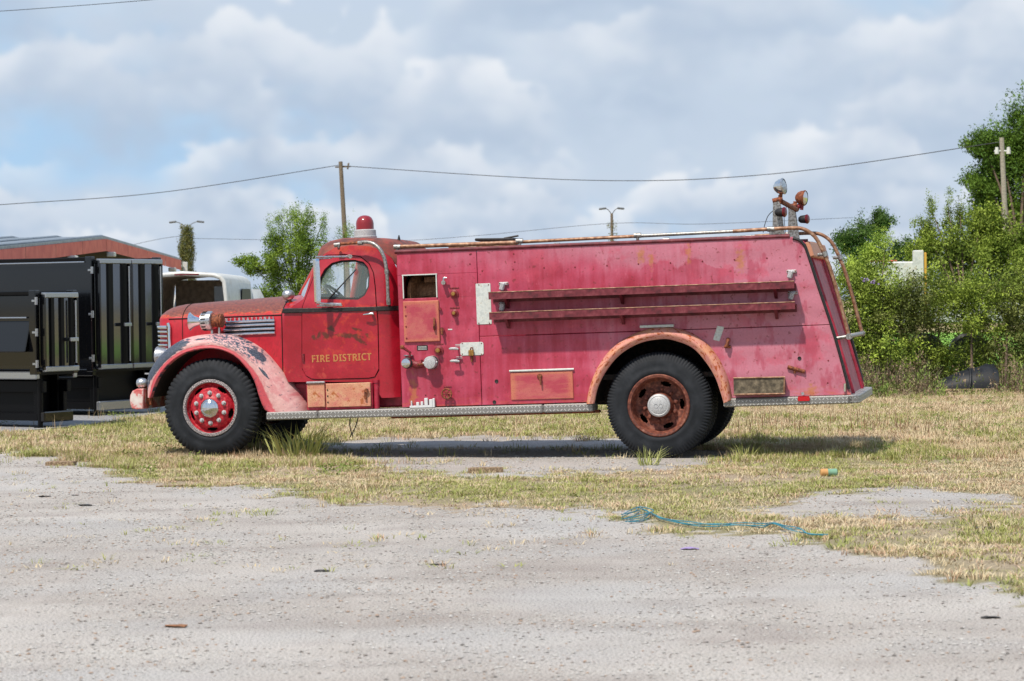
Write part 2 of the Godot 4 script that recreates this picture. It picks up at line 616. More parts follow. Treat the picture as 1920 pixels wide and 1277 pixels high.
func arch_paint(u: float, v: float) -> Color:
	var p := Vector2(u * 2.0, v * 0.3)
	var g: float = fine.get_noise_2d(p.x * 9.0, p.y * 9.0)
	var g2: float = fine.get_noise_2d(p.x * 36.0, p.y * 36.0)
	var c := col(196, 128, 120).lerp(col(204, 146, 124), clampf(0.5 + g * 1.5, 0, 1))
	c = c.lerp(col(202, 142, 102), smoothstep(-0.05, 0.3, fine.get_noise_2d(p.x * 4.0 + 1.0, p.y * 3.0)) * smoothstep(0.75, 0.3, v) * 0.75)
	c = c.lerp(col(160, 74, 34), smoothstep(0.18, 0.30, fine.get_noise_2d(p.x * 13.0, p.y * 13.0 + 6.0)) * smoothstep(0.62, 0.4, absf(v - 0.3)) * 0.95)
	c = c.lerp(col(120, 50, 40), smoothstep(0.34, 0.44, g2) * 0.6)
	return c * (1.0 + g2 * 0.09)

func locker_paint(u: float, v: float) -> Color:
	var g: float = fine.get_noise_2d(u * 2.2, v * 1.6)
	var g2: float = fine.get_noise_2d(u * 22.0, v * 22.0)
	var c := col(198, 130, 106).lerp(col(206, 158, 124), clampf(0.5 + g * 1.2, 0, 1))
	c = c.lerp(col(190, 96, 94), smoothstep(0.0, 0.5, fine.get_noise_2d(u * 1.6, v * 1.2 + 30.0)) * 0.6)
	c = c.lerp(col(164, 90, 44), smoothstep(0.22, 0.45, fine.get_noise_2d(u * 4.0 + 9.0, v * 2.4)) * 0.85)
	c = c.lerp(col(96, 42, 28), smoothstep(0.30, 0.42, g2) * 0.7)
	return c * (1.0 + g2 * 0.1)

func hatch_paint(u: float, v: float) -> Color:
	var g: float = fine.get_noise_2d(u * 1.5, v * 1.5)
	var g2: float = fine.get_noise_2d(u * 26.0, v * 20.0)
	var c := col(170, 62, 78).lerp(col(184, 96, 94), clampf(0.5 + g * 1.4, 0, 1))
	c = c.lerp(col(186, 110, 88), smoothstep(0.12, 0.5, fine.get_noise_2d(u * 1.2 + 2.0, v * 7.0)) * 0.4)
	c = c.lerp(col(196, 124, 88), smoothstep(0.12, 0.03, minf(minf(u, 1.0 - u), minf(v, 1.0 - v)) + g2 * 0.05) * 0.6)
	c = c.lerp(col(108, 40, 34), smoothstep(0.32, 0.44, g2) * 0.6)
	return c * (1.0 + g2 * 0.08)

func set_materials() -> void:
	painted("body_paint", 1280, 486, body_paint, 0.42)
	M.body_paint.clearcoat_enabled = true
	M.body_paint.clearcoat = 0.12
	M.body_paint.clearcoat_roughness = 0.35
	painted("cab_paint", 640, 740, cab_paint, 0.34)
	M.cab_paint.clearcoat_enabled = true
	M.cab_paint.clearcoat = 0.35
	M.cab_paint.clearcoat_roughness = 0.22
	dented(M.body_paint, 71, 0.010, 1.3)
	dented(M.cab_paint, 72, 0.01, 0.8)
	painted("hood_paint", 384, 640, hood_paint, 0.45)
	painted("fender_paint", 960, 240, fender_paint, 0.55)
	painted("arch_paint", 720, 128, arch_paint, 0.6)
	painted("locker_paint", 320, 160, locker_paint, 0.6)
	painted("hatch_paint", 256, 256, hatch_paint, 0.5)
	mottled("dull_red", [[0.2, col(128, 20, 38)], [0.5, col(160, 30, 54)], [0.75, col(176, 58, 76)]], 0.012, 0.7, 0.5)
	mottled("shelf_red", [[0.2, col(78, 24, 34)], [0.5, col(106, 34, 46)], [0.8, col(124, 58, 66)]], 0.02, 0.8, 0.6)
	mottled("rust_top", [[0.2, col(74, 42, 38)], [0.5, col(116, 58, 46)], [0.65, col(142, 72, 48)], [0.85, col(160, 48, 44)]], 0.012, 0.8, 0.6)
	mottled("rust", [[0.15, col(62, 34, 26)], [0.45, col(112, 58, 36)], [0.7, col(154, 86, 50)], [0.9, col(172, 120, 84)]], 0.03, 2.0, 0.75, 0.1, 0.15)
	mottled("rust_pipe", [[0.2, col(104, 70, 52)], [0.5, col(146, 106, 80)], [0.75, col(172, 142, 118)], [0.95, col(180, 176, 172)]], 0.02, 1.2, 0.5, 0.25)
	mottled("brown_dish", [[0.2, col(72, 36, 28)], [0.5, col(112, 58, 44)], [0.7, col(136, 80, 60)], [0.9, col(156, 112, 96)]], 0.02, 1.6, 0.65, 0.0, 0.1)
	mottled("wheel_red", [[0.2, col(132, 12, 30)], [0.5, col(170, 22, 42)], [0.72, col(206, 58, 66)], [0.9, col(204, 112, 104)]], 0.02, 2.4, 0.45)
	mottled("chipped_ring", [[0.3, col(52, 52, 58)], [0.46, col(70, 66, 70)], [0.54, col(176, 168, 168)], [0.8, col(200, 190, 188)]], 0.06, 2.5, 0.5)
	mottled("tyre", [[0.2, col(29, 32, 36)], [0.5, col(36, 39, 44)], [0.85, col(48, 51, 56)]], 0.01, 0.8, 0.75, 0.0, 0.03)
	M.tyre.metallic_specular = 0.35
	mottled("worn_rubber", [[0.2, col(34, 34, 36)], [0.6, col(48, 48, 50)], [0.9, col(66, 62, 60)]], 0.03, 2.0, 0.8)
	mottled("underbody", [[0.2, col(26, 23, 22)], [0.6, col(46, 38, 34)], [0.9, col(78, 52, 40)]], 0.03, 1.2, 0.85)
	mottled("chrome", [[0.2, col(206, 208, 212)], [0.7, col(226, 228, 230)], [0.95, col(176, 164, 150)]], 0.03, 2.0, 0.12, 1.0)
	mottled("dull_chrome", [[0.2, col(150, 142, 136)], [0.5, col(196, 196, 198)], [0.8, col(214, 214, 214)], [0.95, col(150, 110, 90)]], 0.03, 2.5, 0.3, 0.9)
	mottled("pipe_steel", [[0.2, col(104, 98, 92)], [0.5, col(148, 147, 146)], [0.9, col(180, 180, 178)]], 0.03, 2.0, 0.42, 0.6)
	mottled("cast_alloy", [[0.2, col(150, 150, 152)], [0.6, col(186, 188, 190)], [0.9, col(206, 206, 204)]], 0.04, 3.0, 0.55, 0.2)
	mottled("white_plate", [[0.2, col(184, 190, 188)], [0.6, col(206, 212, 208)], [0.95, col(176, 168, 156)]], 0.02, 1.5, 0.55)
	mottled("brass", [[0.2, col(120, 84, 44)], [0.6, col(172, 128, 66)], [0.9, col(186, 150, 96)]], 0.03, 3.0, 0.4, 0.6)
	mottled("dark_red_fitting", [[0.2, col(88, 22, 30)], [0.6, col(134, 34, 44)], [0.9, col(158, 84, 76)]], 0.03, 3.0, 0.55)
	mottled("olive_box", [[0.2, col(70, 62, 50)], [0.5, col(96, 86, 70)], [0.9, col(132, 120, 100)]], 0.02, 1.5, 0.6, 0.1)
	mottled("bumper_paint", [[0.3, col(186, 78, 78)], [0.48, col(200, 112, 108)], [0.56, col(206, 188, 182)], [0.9, col(214, 206, 200)]], 0.01, 0.8, 0.5)
	mottled("black_trim", [[0.2, col(22, 21, 22)], [0.7, col(40, 36, 36)], [0.95, col(70, 56, 52)]], 0.03, 1.5, 0.5)
	mottled("gold_paint", [[0.30, col(168, 40, 40)], [0.40, col(178, 100, 56)], [0.55, col(188, 138, 76)], [0.9, col(194, 156, 96)]], 0.06, 4.0, 0.5)
	mottled("reel_wood", [[0.2, col(98, 66, 44)], [0.6, col(140, 100, 70)], [0.9, col(158, 122, 92)]], 0.03, 1.5, 0.7)
	mat("seat_leather", col(46, 36, 32), 0.6)
	mat("black_gap", col(16, 14, 14), 0.9)
	mat("lamp_red", col(96, 12, 20), 0.25)
	mat("lens_red", col(186, 20, 34), 0.12)
	var dome := mat("dome_red", col(132, 4, 18), 0.08)
	dome.clearcoat_enabled = true
	dome.clearcoat = 0.6
	var g := mat("window_glass", Color(0.80, 0.90, 0.88, 0.12), 0.03)
	g.transparency = BaseMaterial3D.TRANSPARENCY_ALPHA
	var ml := mat("lamp_glass", Color(0.86, 0.92, 0.96, 0.35), 0.05)
	ml.transparency = BaseMaterial3D.TRANSPARENCY_ALPHA
	# tread plate: raised bars crossing at right angles
	var im := Image.create(128, 128, false, Image.FORMAT_RGB8)
	var bump := Image.create(128, 128, false, Image.FORMAT_RGB8)
	im.fill(col(150, 149, 147))
	bump.fill(grey(0.2))
	for j in 128:
		for i in 128:
			var cx := i % 32
			var cy := j % 32
			var odd := (i / 32 + j / 32) % 2 == 0
			var a := Vector2(cx - 16, cy - 16).rotated(PI / 4 if odd else -PI / 4)
			if absf(a.x) < 14.0 and absf(a.y) < 3.6 * (1.0 - pow(absf(a.x) / 15.0, 2.0)):
				im.set_pixel(i, j, col(212, 212, 210))
				bump.set_pixel(i, j, grey(0.9))
			elif fine.get_noise_2d(i * 0.2, j * 0.2) > 0.12:
				im.set_pixel(i, j, col(118, 112, 106))
	var tp := mat("tread_plate", Color.WHITE, 0.42, 0.45)
	tp.albedo_texture = ImageTexture.create_from_image(im)
	tp.heightmap_enabled = true
	tp.heightmap_texture = ImageTexture.create_from_image(bump)
	tp.heightmap_scale = 0.4
	tp.uv1_triplanar = true
	tp.uv1_scale = Vector3.ONE * 6.5
	# yard, plants and far things
	background_materials()

# ---------------------------------------------------------------- the fire engine
# Its own axes: x from the front axle to the rear, y up, z out of the near side; the far side is at z = -2.2.
const DOOR_SMUDGES := [
	[Vector2(1.1315, 1.2251), Vector2(0.018, 0.035), 0.4], [Vector2(1.1841, 1.2401), Vector2(0.02, 0.04), -0.5], [Vector2(1.2589, 1.2376), Vector2(0.03, 0.05), 0.5],
	[Vector2(1.3249, 1.3077), Vector2(0.04, 0.03), -0.3], [Vector2(1.5062, 1.235), Vector2(0.13, 0.022), -0.1], [Vector2(1.6247, 1.1811), Vector2(0.07, 0.022), -0.55],
	[Vector2(1.5832, 1.299), Vector2(0.06, 0.014), -0.25], [Vector2(1.7064, 1.2228), Vector2(0.018, 0.03), 0.3]]
var truck: Node3D

func build_truck() -> void:
	truck = thing("fire_truck", "faded red vintage fire truck parked on the grass verge", "fire truck", Vector3(-3.1621, 0.0, -26.2543), 0.0)
	truck.basis = Basis(Vector3.UP, -0.2007) * Basis(Vector3(0, 0, 1), 0.024)
	truck_frame()
	truck_body()
	truck_cab()
	truck_hood()
	truck_front_fenders()
	truck_rear_fenders()
	truck_boards()
	truck_wheels()
	truck_rails()
	truck_fittings()
	truck_lights()

func truck_frame() -> void:
	for z in [-0.72, -1.48]:
		var st := new_st()
		box(st, Vector3(2.9, 0.60, z), Vector3(7.0, 0.2, 0.08), 0.01)
		obj("frame_rail", st, M.underbody, truck)
	var ax := new_st()
	tube(ax, [Vector3(0, 0.46, -0.2), Vector3(0, 0.42, -0.5), Vector3(0, 0.42, -1.7), Vector3(0, 0.46, -2.0)], 0.06, 8)
	obj("front_axle", ax, M.underbody, truck)
	var ra := new_st()
	tube(ra, [Vector3(4.746, 0.42, -0.2), Vector3(4.746, 0.42, -2.0)], 0.09, 10)
	lathe(ra, [Vector2(0.0, -0.2), Vector2(0.16, -0.16), Vector2(0.2, 0.0), Vector2(0.16, 0.16), Vector2(0.0, 0.2)], Transform3D(Basis(), Vector3(4.746, 0.42, -1.1)), 14)
	obj("rear_axle", ra, M.underbody, truck)
	for sp in [[0.0, -0.72, 0.55, 0.48], [0.0, -1.48, 0.55, 0.48], [4.746, -0.66, 0.62, 0.5], [4.746, -1.54, 0.62, 0.5]]:
		var st := new_st()
		for k in 4:
			var l: float = sp[2] * (1.0 - k * 0.18)
			tube(st, curve([Vector3(sp[0] - l, sp[3] + 0.1, sp[1]), Vector3(sp[0], sp[3] - 0.014 * k, sp[1]), Vector3(sp[0] + l, sp[3] + 0.1, sp[1])], 4), 0.018, 5)
		obj("leaf_spring", st, M.underbody, truck)
	var dr := new_st()
	tube(dr, [Vector3(1.3, 0.55, -1.1), Vector3(4.6, 0.43, -1.1)], 0.05, 10)
	obj("drive_shaft", dr, M.underbody, truck)
	var en := new_st()
	box(en, Vector3(0.35, 0.75, -1.1), Vector3(1.0, 0.6, 0.6), 0.05)
	obj("engine_block", en, M.underbody, truck)
	var fl := new_st()
	box(fl, Vector3(4.2, 0.72, -1.1), Vector3(4.1, 0.05, 2.0))
	obj("body_floor", fl, M.underbody, truck)
	var mf := new_st()
	box(mf, Vector3(2.9789, 0.415, -0.32), Vector3(0.52, 0.07, 0.25), 0.015)
	obj("tool_tray", mf, M.underbody, truck)
	var br := new_st()
	box(br, Vector3(2.5266, 0.42, -0.4), Vector3(0.3, 0.05, 0.06), 0.01)
	obj("board_bracket", br, M.rust, truck)
	br = new_st()
	box(br, Vector3(3.4006, 0.43, -0.4), Vector3(0.55, 0.035, 0.05), 0.008)
	obj("board_bracket", br, M.rust, truck)
	var wh := new_st()
	tube(wh, [Vector3(2.8016, 0.3892, -0.24), Vector3(2.9813, 0.3623, -0.24)], 0.018, 8)
	obj("pipe_stub", wh, M.cast_alloy, truck)
	var wr := new_st()
	tube(wr, curve([Vector3(1.4524, 0.4208, -0.1), Vector3(1.492, 0.4031, -0.1), Vector3(1.5101, 0.4184, -0.12), Vector3(1.5775, 0.3897, -0.1), Vector3(1.6811, 0.4036, -0.1), Vector3(1.8072, 0.4113, -0.1)], 4), 0.006, 5)
	tube(wr, curve([Vector3(1.492, 0.4031, -0.1), Vector3(1.4823, 0.2979, -0.1), Vector3(1.4966, 0.2198, -0.1), Vector3(1.4835, 0.1757, -0.1)], 4), 0.006, 5)
	tube(wr, curve([Vector3(1.5775, 0.3897, -0.1), Vector3(1.5388, 0.2742, -0.1), Vector3(1.5081, 0.2195, -0.1), Vector3(1.5121, 0.1749, -0.1)], 4), 0.006, 5)
	obj("hanging_wire", wr, M.black_trim, truck)

func rect(a: Vector2, b: Vector2) -> Array:
	return [Vector2(a.x, a.y), Vector2(b.x, a.y), Vector2(b.x, b.y), Vector2(a.x, b.y)]

func truck_body() -> void:
	# near side: pump panel in front with an open locker, then an upper and a lower sheet with a seam between them
	uvr = BODY_RECT
	var top := 2.068
	var x0 := 2.075
	var xs := 2.917
	var foot := 0.475
	var a := new_st()
	var h0 := Vector2(2.1325, 1.5956)
	var h1 := Vector2(2.4858, 1.8351)
	prism(a, rect(Vector2(x0, foot), Vector2(xs - 0.003, h0.y)), -0.03, 0.0, 0.004)
	prism(a, rect(Vector2(x0, h1.y), Vector2(xs - 0.003, top)), -0.03, 0.0, 0.004)
	prism(a, rect(Vector2(x0, h0.y), Vector2(h0.x, h1.y)), -0.03, 0.0)
	prism(a, rect(Vector2(h1.x, h0.y), Vector2(xs - 0.003, h1.y)), -0.03, 0.0)
	obj("pump_panel", a, M.body_paint, truck)
	var seam := 1.178
	var edge := [Vector2(6.1484, 2.0529), Vector2(6.2062, 2.0346), Vector2(6.2474, 1.9957), Vector2(6.2821, 1.9251), Vector2(6.391, 1.5432), Vector2(6.4702, 1.2267)]
	var up := new_st()
	var poly := [Vector2(xs + 0.003, seam + 0.003), Vector2(xs + 0.003, top), Vector2(edge[0].x, top)]
	for k in range(1, edge.size() - 1):
		poly.append(edge[k])
	var t: float = inverse_lerp(edge[4].y, 0.4869, seam + 0.003)
	poly.append(Vector2(lerpf(edge[4].x, 6.6774, t), seam + 0.003))
	prism(up, poly, -0.03, 0.0, 0.004)
	obj("side_panel", up, M.body_paint, truck)
	var low := new_st()
	var arch := [Vector2(4.0438, 0.4589), Vector2(4.083, 0.6313), Vector2(4.1665, 0.8184), Vector2(4.2982, 0.9767), Vector2(4.4826, 1.0897), Vector2(4.6867, 1.1585), Vector2(4.8501, 1.1692), Vector2(5.0541, 1.114), Vector2(5.2332, 0.9846), Vector2(5.3563, 0.8036), Vector2(5.4256, 0.6299), Vector2(5.4522, 0.4682)]
	poly = [Vector2(xs + 0.003, foot), Vector2(arch[0].x, foot)]
	for p in arch:
		if p.y > foot:
			poly.append(Vector2(p.x, minf(p.y, 1.15)))
	poly.append(Vector2(arch[-1].x, foot))
	poly.append(Vector2(6.6774, foot))
	poly.append(Vector2(poly[-1].x + (seam - foot) * ((6.391 - 6.6774) / (1.5432 - 0.4869)), seam - 0.003))
	poly.append(Vector2(xs + 0.003, seam - 0.003))
	prism(low, poly, -0.03, 0.0, 0.004)
	obj("side_panel", low, M.body_paint, truck)
	uvr = Rect2()
	# far side, front wall, hose bed floor
	var far := new_st()
	var fp := [Vector2(x0, foot), Vector2(x0, top), Vector2(edge[0].x, top), edge[2], edge[3], Vector2(6.6774, foot), Vector2(5.45, foot), Vector2(5.4, 0.8), Vector2(5.1, 1.08), Vector2(4.75, 1.16), Vector2(4.4, 1.08), Vector2(4.1, 0.8), Vector2(4.05, foot)]
	prism(far, fp, -2.2, -2.17, 0.004)
	obj("side_panel", far, M.dull_red, truck)
	var fw := new_st()
	box(fw, Vector3(x0 + 0.02, 1.25, -1.1), Vector3(0.03, 1.55, 2.14))
	obj("front_wall", fw, M.dull_red, truck)
	var bed := new_st()
	box(bed, Vector3(4.45, 1.93, -1.1), Vector3(3.3, 0.03, 2.13))
	obj("hose_bed_floor", bed, M.underbody, truck)
	# the sloping back, bent over the same edge as the sides
	var back := new_st()
	var rows := []
	var line := [edge[1], edge[2], edge[3], edge[4], Vector2(6.533, 1.0545), Vector2(6.6774, foot)]
	for z in [-0.032, -0.4, -1.1, -1.8, -2.168]:
		var r := []
		for p in line:
			r.append(Vector3(p.x - 0.012, p.y - 0.004, z))
		rows.append(r)
	loft(back, rows)
	obj("back_panel", back, M.dull_red, truck)
	for z in [-0.4, -1.8]:
		var bs := new_st()
		for k in line.size() - 1:
			var p: Vector2 = line[k]
			var q: Vector2 = line[k + 1]
			quad(bs, Vector3(p.x + 0.012, p.y, z - 0.03), Vector3(q.x + 0.012, q.y, z - 0.03), Vector3(q.x + 0.012, q.y, z + 0.03), Vector3(p.x + 0.012, p.y, z + 0.03))
			quad(bs, Vector3(p.x + 0.012, p.y, z + 0.03), Vector3(q.x + 0.012, q.y, z + 0.03), Vector3(q.x - 0.012, q.y, z + 0.03), Vector3(p.x - 0.012, p.y, z + 0.03))
		obj("back_rib", bs, M.dull_red, truck)
	var hd := new_st()
	box(hd, Vector3(6.305, 1.94, -1.1), Vector3(0.05, 0.16, 2.0), 0.01, Basis(Vector3(0, 0, 1), 0.27))
	obj("back_header", hd, M.locker_paint, truck)
	# dark rubber strip down both rear corners
	for z in [0.004, -2.204]:
		var tr := new_st()
		var pts := []
		for p in [edge[0], edge[1], edge[2], edge[3], edge[4], Vector2(6.533, 1.0545), Vector2(6.6525, 0.5302)]:
			pts.append(Vector3(p.x + 0.004, p.y, z))
		tube(tr, curve(pts, 4), 0.016, 7)
		obj("corner_trim", tr, M.black_trim, truck)
	# rolled rim along the top
	for z in [-0.004, -2.196]:
		var rim := new_st()
		tube(rim, [Vector3(x0 - 0.02, top + 0.01, z), Vector3(6.12, top + 0.01, z)], 0.02, 8)
		obj("top_rim", rim, M.shelf_red, truck)
	# inside of the pump locker with its reel
	var ins := new_st()
	var c := (h0 + h1) * 0.5
	var s := h1 - h0
	quad(ins, Vector3(h0.x, h0.y, -0.01), Vector3(h0.x, h0.y, -0.7), Vector3(h1.x, h0.y, -0.7), Vector3(h1.x, h0.y, -0.01))
	quad(ins, Vector3(h0.x - 0.12, h1.y + 0.12, -0.03), Vector3(h1.x + 0.12, h1.y + 0.12, -0.03), Vector3(h1.x + 0.12, h1.y + 0.12, -0.8), Vector3(h0.x - 0.12, h1.y + 0.12, -0.8))
	quad(ins, Vector3(h0.x - 0.12, h0.y - 0.1, -0.8), Vector3(h0.x - 0.12, h1.y + 0.12, -0.8), Vector3(h1.x + 0.12, h1.y + 0.12, -0.8), Vector3(h1.x + 0.12, h0.y - 0.1, -0.8))
	quad(ins, Vector3(h1.x + 0.12, h0.y - 0.1, -0.03), Vector3(h1.x + 0.12, h1.y + 0.12, -0.03), Vector3(h1.x + 0.12, h1.y + 0.12, -0.8), Vector3(h1.x + 0.12, h0.y - 0.1, -0.8))
	flat(ins)
	obj("locker_lining", ins, M.underbody, truck)
	var reel := holder("hose_reel", truck, Vector3(c.x + 0.02, h0.y + 0.05, -0.3))
	var dr := new_st()
	lathe(dr, [Vector2(0.0, -0.02), Vector2(0.21, -0.02), Vector2(0.215, 0.0), Vector2(0.21, 0.02), Vector2(0.0, 0.02)], Transform3D(Basis(Vector3.UP, 1.25), Vector3(-0.1, 0, 0)), 28)
	obj("flange", dr, M.reel_wood, reel)
	var dk := new_st()
	lathe(dk, [Vector2(0.13, -0.2), Vector2(0.13, 0.2)], Transform3D(Basis(Vector3.UP, 1.25), Vector3(0.1, 0, 0.02)), 20)
	obj("drum", dk, M.reel_wood, reel)
	var bd := new_st()
	box(bd, Vector3(0.09, 0.14, 0.08), Vector3(0.22, 0.06, 0.05), 0.005)
	obj("cross_board", bd, M.reel_wood, reel)
	bd = new_st()
	box(bd, Vector3(0.08, -0.02, 0.12), Vector3(0.22, 0.02, 0.04), 0.003)
	obj("cross_board", bd, M.reel_wood, reel)
	# pale edging round the locker opening
	var fr := new_st()
	for e in [[Vector3(c.x, h1.y, 0), Vector3(s.x + 0.02, 0.012, 0.012)], [Vector3(h0.x, c.y, 0), Vector3(0.012, s.y, 0.012)], [Vector3(h1.x, c.y, 0), Vector3(0.012, s.y, 0.012)]]:
		box(fr, e[0] + Vector3(0, 0, 0.005), e[1], 0.002)
	obj("locker_edging", fr, M.white_plate, truck)

# the shape of the cab's side: near vertical below the belt, leaning in above it, rounded into the back
func cab_z(x: float, y: float) -> float:
	var z := -0.10 - maxf(0.0, y - 1.53) * 0.22
	if x > 1.82:
		z -= pow((x - 1.82) / 0.22, 2.0) * 0.11
	if x < 1.0:
		z -= pow((1.0 - x) / 0.3, 2.0) * 0.06
	return z

func skin(st: SurfaceTool, inner: Array, outer: Array, proud: float, flip: bool, steps := 4) -> void:
	var rows := []
	for i in steps + 1:
		var r := []
		for k in inner.size():
			var p: Vector2 = inner[k].lerp(outer[k], float(i) / steps)
			var z := cab_z(p.x, p.y) + proud
			r.append(Vector3(p.x, p.y, -2.2 - z if flip else z))
		r.append(r[0])
		rows.append(r)
	loft(st, rows)

func lip(st: SurfaceTool, loop: Array, from: float, to: float, flip: bool) -> void:
	var rows := [[], []]
	for k in loop.size() + 1:
		var p: Vector2 = loop[k % loop.size()]
		for i in 2:
			var z: float = cab_z(p.x, p.y) + [from, to][i]
			rows[i].append(Vector3(p.x, p.y, -2.2 - z if flip else z))
	loft(st, rows, false, 3)

func truck_cab() -> void:
	var win := [Vector2(1.1758, 1.6243), Vector2(1.1802, 1.7413), Vector2(1.1955, 1.8412), Vector2(1.2453, 1.9341), Vector2(1.3228, 1.998), Vector2(1.4275, 2.0218), Vector2(1.5715, 2.0218), Vector2(1.6682, 1.9957), Vector2(1.7177, 1.9382), Vector2(1.7376, 1.8541), Vector2(1.733, 1.732), Vector2(1.6896, 1.6447), Vector2(1.6191, 1.6028)]
	var door := [Vector2(1.0163, 1.541), Vector2(0.9925, 0.9119), Vector2(1.0245, 0.8385), Vector2(1.1036, 0.7915), Vector2(1.7418, 0.7892), Vector2(1.794, 0.8099), Vector2(1.8134, 0.8702), Vector2(1.8211, 1.3852), Vector2(1.7956, 1.7186), Vector2(1.7728, 1.875), Vector2(1.7247, 1.9713), Vector2(1.6299, 2.0473), Vector2(1.4871, 2.0752), Vector2(1.268, 2.0782), Vector2(1.2033, 2.0473)]
	var cab := [Vector2(0.8134, 1.5425), Vector2(0.7842, 0.7724), Vector2(1.7458, 0.7448), Vector2(1.8139, 0.5765), Vector2(2.0163, 0.5732), Vector2(2.0543, 1.5982), Vector2(2.0217, 1.8774), Vector2(1.9584, 2.0244), Vector2(1.8491, 2.1173), Vector2(1.7072, 2.1619), Vector2(1.5061, 2.1756), Vector2(1.3436, 2.1542), Vector2(1.2313, 2.0916), Vector2(1.1645, 2.0104), Vector2(1.0, 1.5693)]
	var c := Vector2(1.4767, 1.7972)
	var n := 96
	var w := star(win, c, n)
	var d := star(door, c, n)
	var s := star(cab, c, n)
	var frame := star(inset2(win, 0.022), c, n)
	for flip in [false, true]:
		uvr = CAB_RECT
		var dn := holder("cab_door", truck)
		var st := new_st()
		skin(st, w, d, 0.010, flip, 8)
		lip(st, d, 0.010, -0.02, flip)
		lip(st, w, 0.010, -0.03, flip)
		obj("door_skin", st, M.cab_paint, dn)
		var sh := new_st()
		var dg := star(inset2(door, -0.008), c, n)
		skin(sh, dg, s, 0.0, flip, 5)
		obj("cab_side", sh, M.cab_paint, truck)
		uvr = Rect2()
		var gap := new_st()
		skin(gap, star(inset2(door, 0.02), c, n), star(inset2(door, -0.03), c, n), -0.018, flip, 1)
		obj("door_seal", gap, M.black_gap, truck)
		var fr := new_st()
		skin(fr, frame, w, -0.022, flip, 1)
		obj("window_seal", fr, M.black_trim, dn)
		var gl := new_st()
		gl.set_smooth_group(1)
		for k in n:
			var tri := []
			for p in [c, frame[k], frame[(k + 1) % n]]:
				var z := cab_z(p.x, p.y) - 0.026
				tri.append(Vector3(p.x, p.y, -2.2 - z if flip else z))
			for p in tri:
				gl.add_vertex(p)
		obj("window_pane", gl, M.window_glass, dn)
		if not flip:
			var ht := new_st()
			tube(ht, [Vector3(1.7713, 1.4537, -0.08), Vector3(1.7818, 1.4536, -0.04)], 0.016, 8)
			tube(ht, curve([Vector3(1.7888, 1.4534, -0.035), Vector3(1.7386, 1.4496, -0.03), Vector3(1.6845, 1.4459, -0.04)], 4), [0.013, 0.013, 0.012, 0.012, 0.011, 0.010, 0.009, 0.008, 0.006], 8)
			obj("door_handle", ht, M.chrome, dn)
			var hg := new_st()
			tube(hg, [Vector3(1.0109, 0.98, -0.085), Vector3(1.0109, 1.06, -0.085)], 0.014, 8)
			obj("hinge", hg, M.dark_red_fitting, dn)
			# quarter vent: a slanted bar across the window
			var vb := new_st()
			tube(vb, [Vector3(1.2908, 1.6202, -0.14), Vector3(1.5796, 1.9215, -0.22)], 0.008, 6)
			obj("vent_bar", vb, M.black_trim, dn)
			# lettering in gold leaf
			var tm := text_mesh("FIRE DISTRICT", 0.074, 0.002, M.gold_paint)
			var xf := Transform3D(Basis(Vector3(0, 0, 1), 0.006).scaled(Vector3(0.98, 1, 1)), Vector3(1.4202, 1.0052, -0.088))
			var tx := part("lettering", tm, dn, xf)
			var wide: float = tm.get_aabb().size.x
			if wide > 0.0:
				tx.scale.x = (1.7401 - 1.0976) / wide
	# belt moulding on the near side
	var belt := new_st()
	var rows := [[], [], [], []]
	for k in 25:
		var x := lerpf(0.7977, 2.0506, k / 24.0)
		var y := lerpf(1.515, 1.4985, k / 24.0)
		var z := cab_z(x, y)
		rows[0].append(Vector3(x, y - 0.026, z))
		rows[1].append(Vector3(x, y - 0.018, z + 0.022))
		rows[2].append(Vector3(x, y + 0.018, z + 0.022))
		rows[3].append(Vector3(x, y + 0.026, z))
	for i in 3:
		loft(belt, [rows[i], rows[i + 1]], false, i + 1)
	obj("belt_moulding", belt, M.black_trim, truck)
	# roof: from the window header over to the back, crowned between the two sides
	var mid := [Vector2(0.955, 2.085), Vector2(1.03, 2.155), Vector2(1.1, 2.205), Vector2(1.19, 2.243), Vector2(1.34, 2.268), Vector2(1.59, 2.266), Vector2(1.77, 2.251), Vector2(1.9, 2.228), Vector2(1.99, 2.16), Vector2(2.05, 2.03), Vector2(2.06, 1.8), Vector2(2.06, 1.45)]
	var rim := [Vector2(1.1645, 2.0104), Vector2(1.1951, 2.054), Vector2(1.2313, 2.0916), Vector2(1.3436, 2.1542), Vector2(1.5061, 2.1756), Vector2(1.7072, 2.1619), Vector2(1.8491, 2.1173), Vector2(1.9584, 2.0244), Vector2(2.0013, 1.9449), Vector2(2.0217, 1.8774), Vector2(2.0417, 1.6819), Vector2(2.0431, 1.4321)]
	var roof := new_st()
	var rr := []
	for i in 29:
		var u := -1.0 + i / 14.0
		var k := pow(absf(u), 5.0)
		var r := []
		for q in mid.size():
			var half: float = 1.1 + cab_z(rim[q].x, rim[q].y)
			var uu := signf(u) * (1.0 - pow(1.0 - absf(u), 1.35))
			var swept: float = lerpf(pow(absf(uu), 1.15), k, clampf(q / 5.0, 0.0, 1.0))
			var p := Vector2(lerpf(mid[q].x, rim[q].x, swept), lerpf(mid[q].y, rim[q].y, k))
			r.append(Vector3(p.x, p.y, -1.1 + half * uu))
		rr.append(r)
	loft(roof, rr)
	obj("cab_roof", roof, M.rust_top, truck)
	# windscreen in two panes with a post between
	var foot_mid := Vector2(0.70, 1.665)
	var foot_rim := Vector2(1.0215, 1.602)
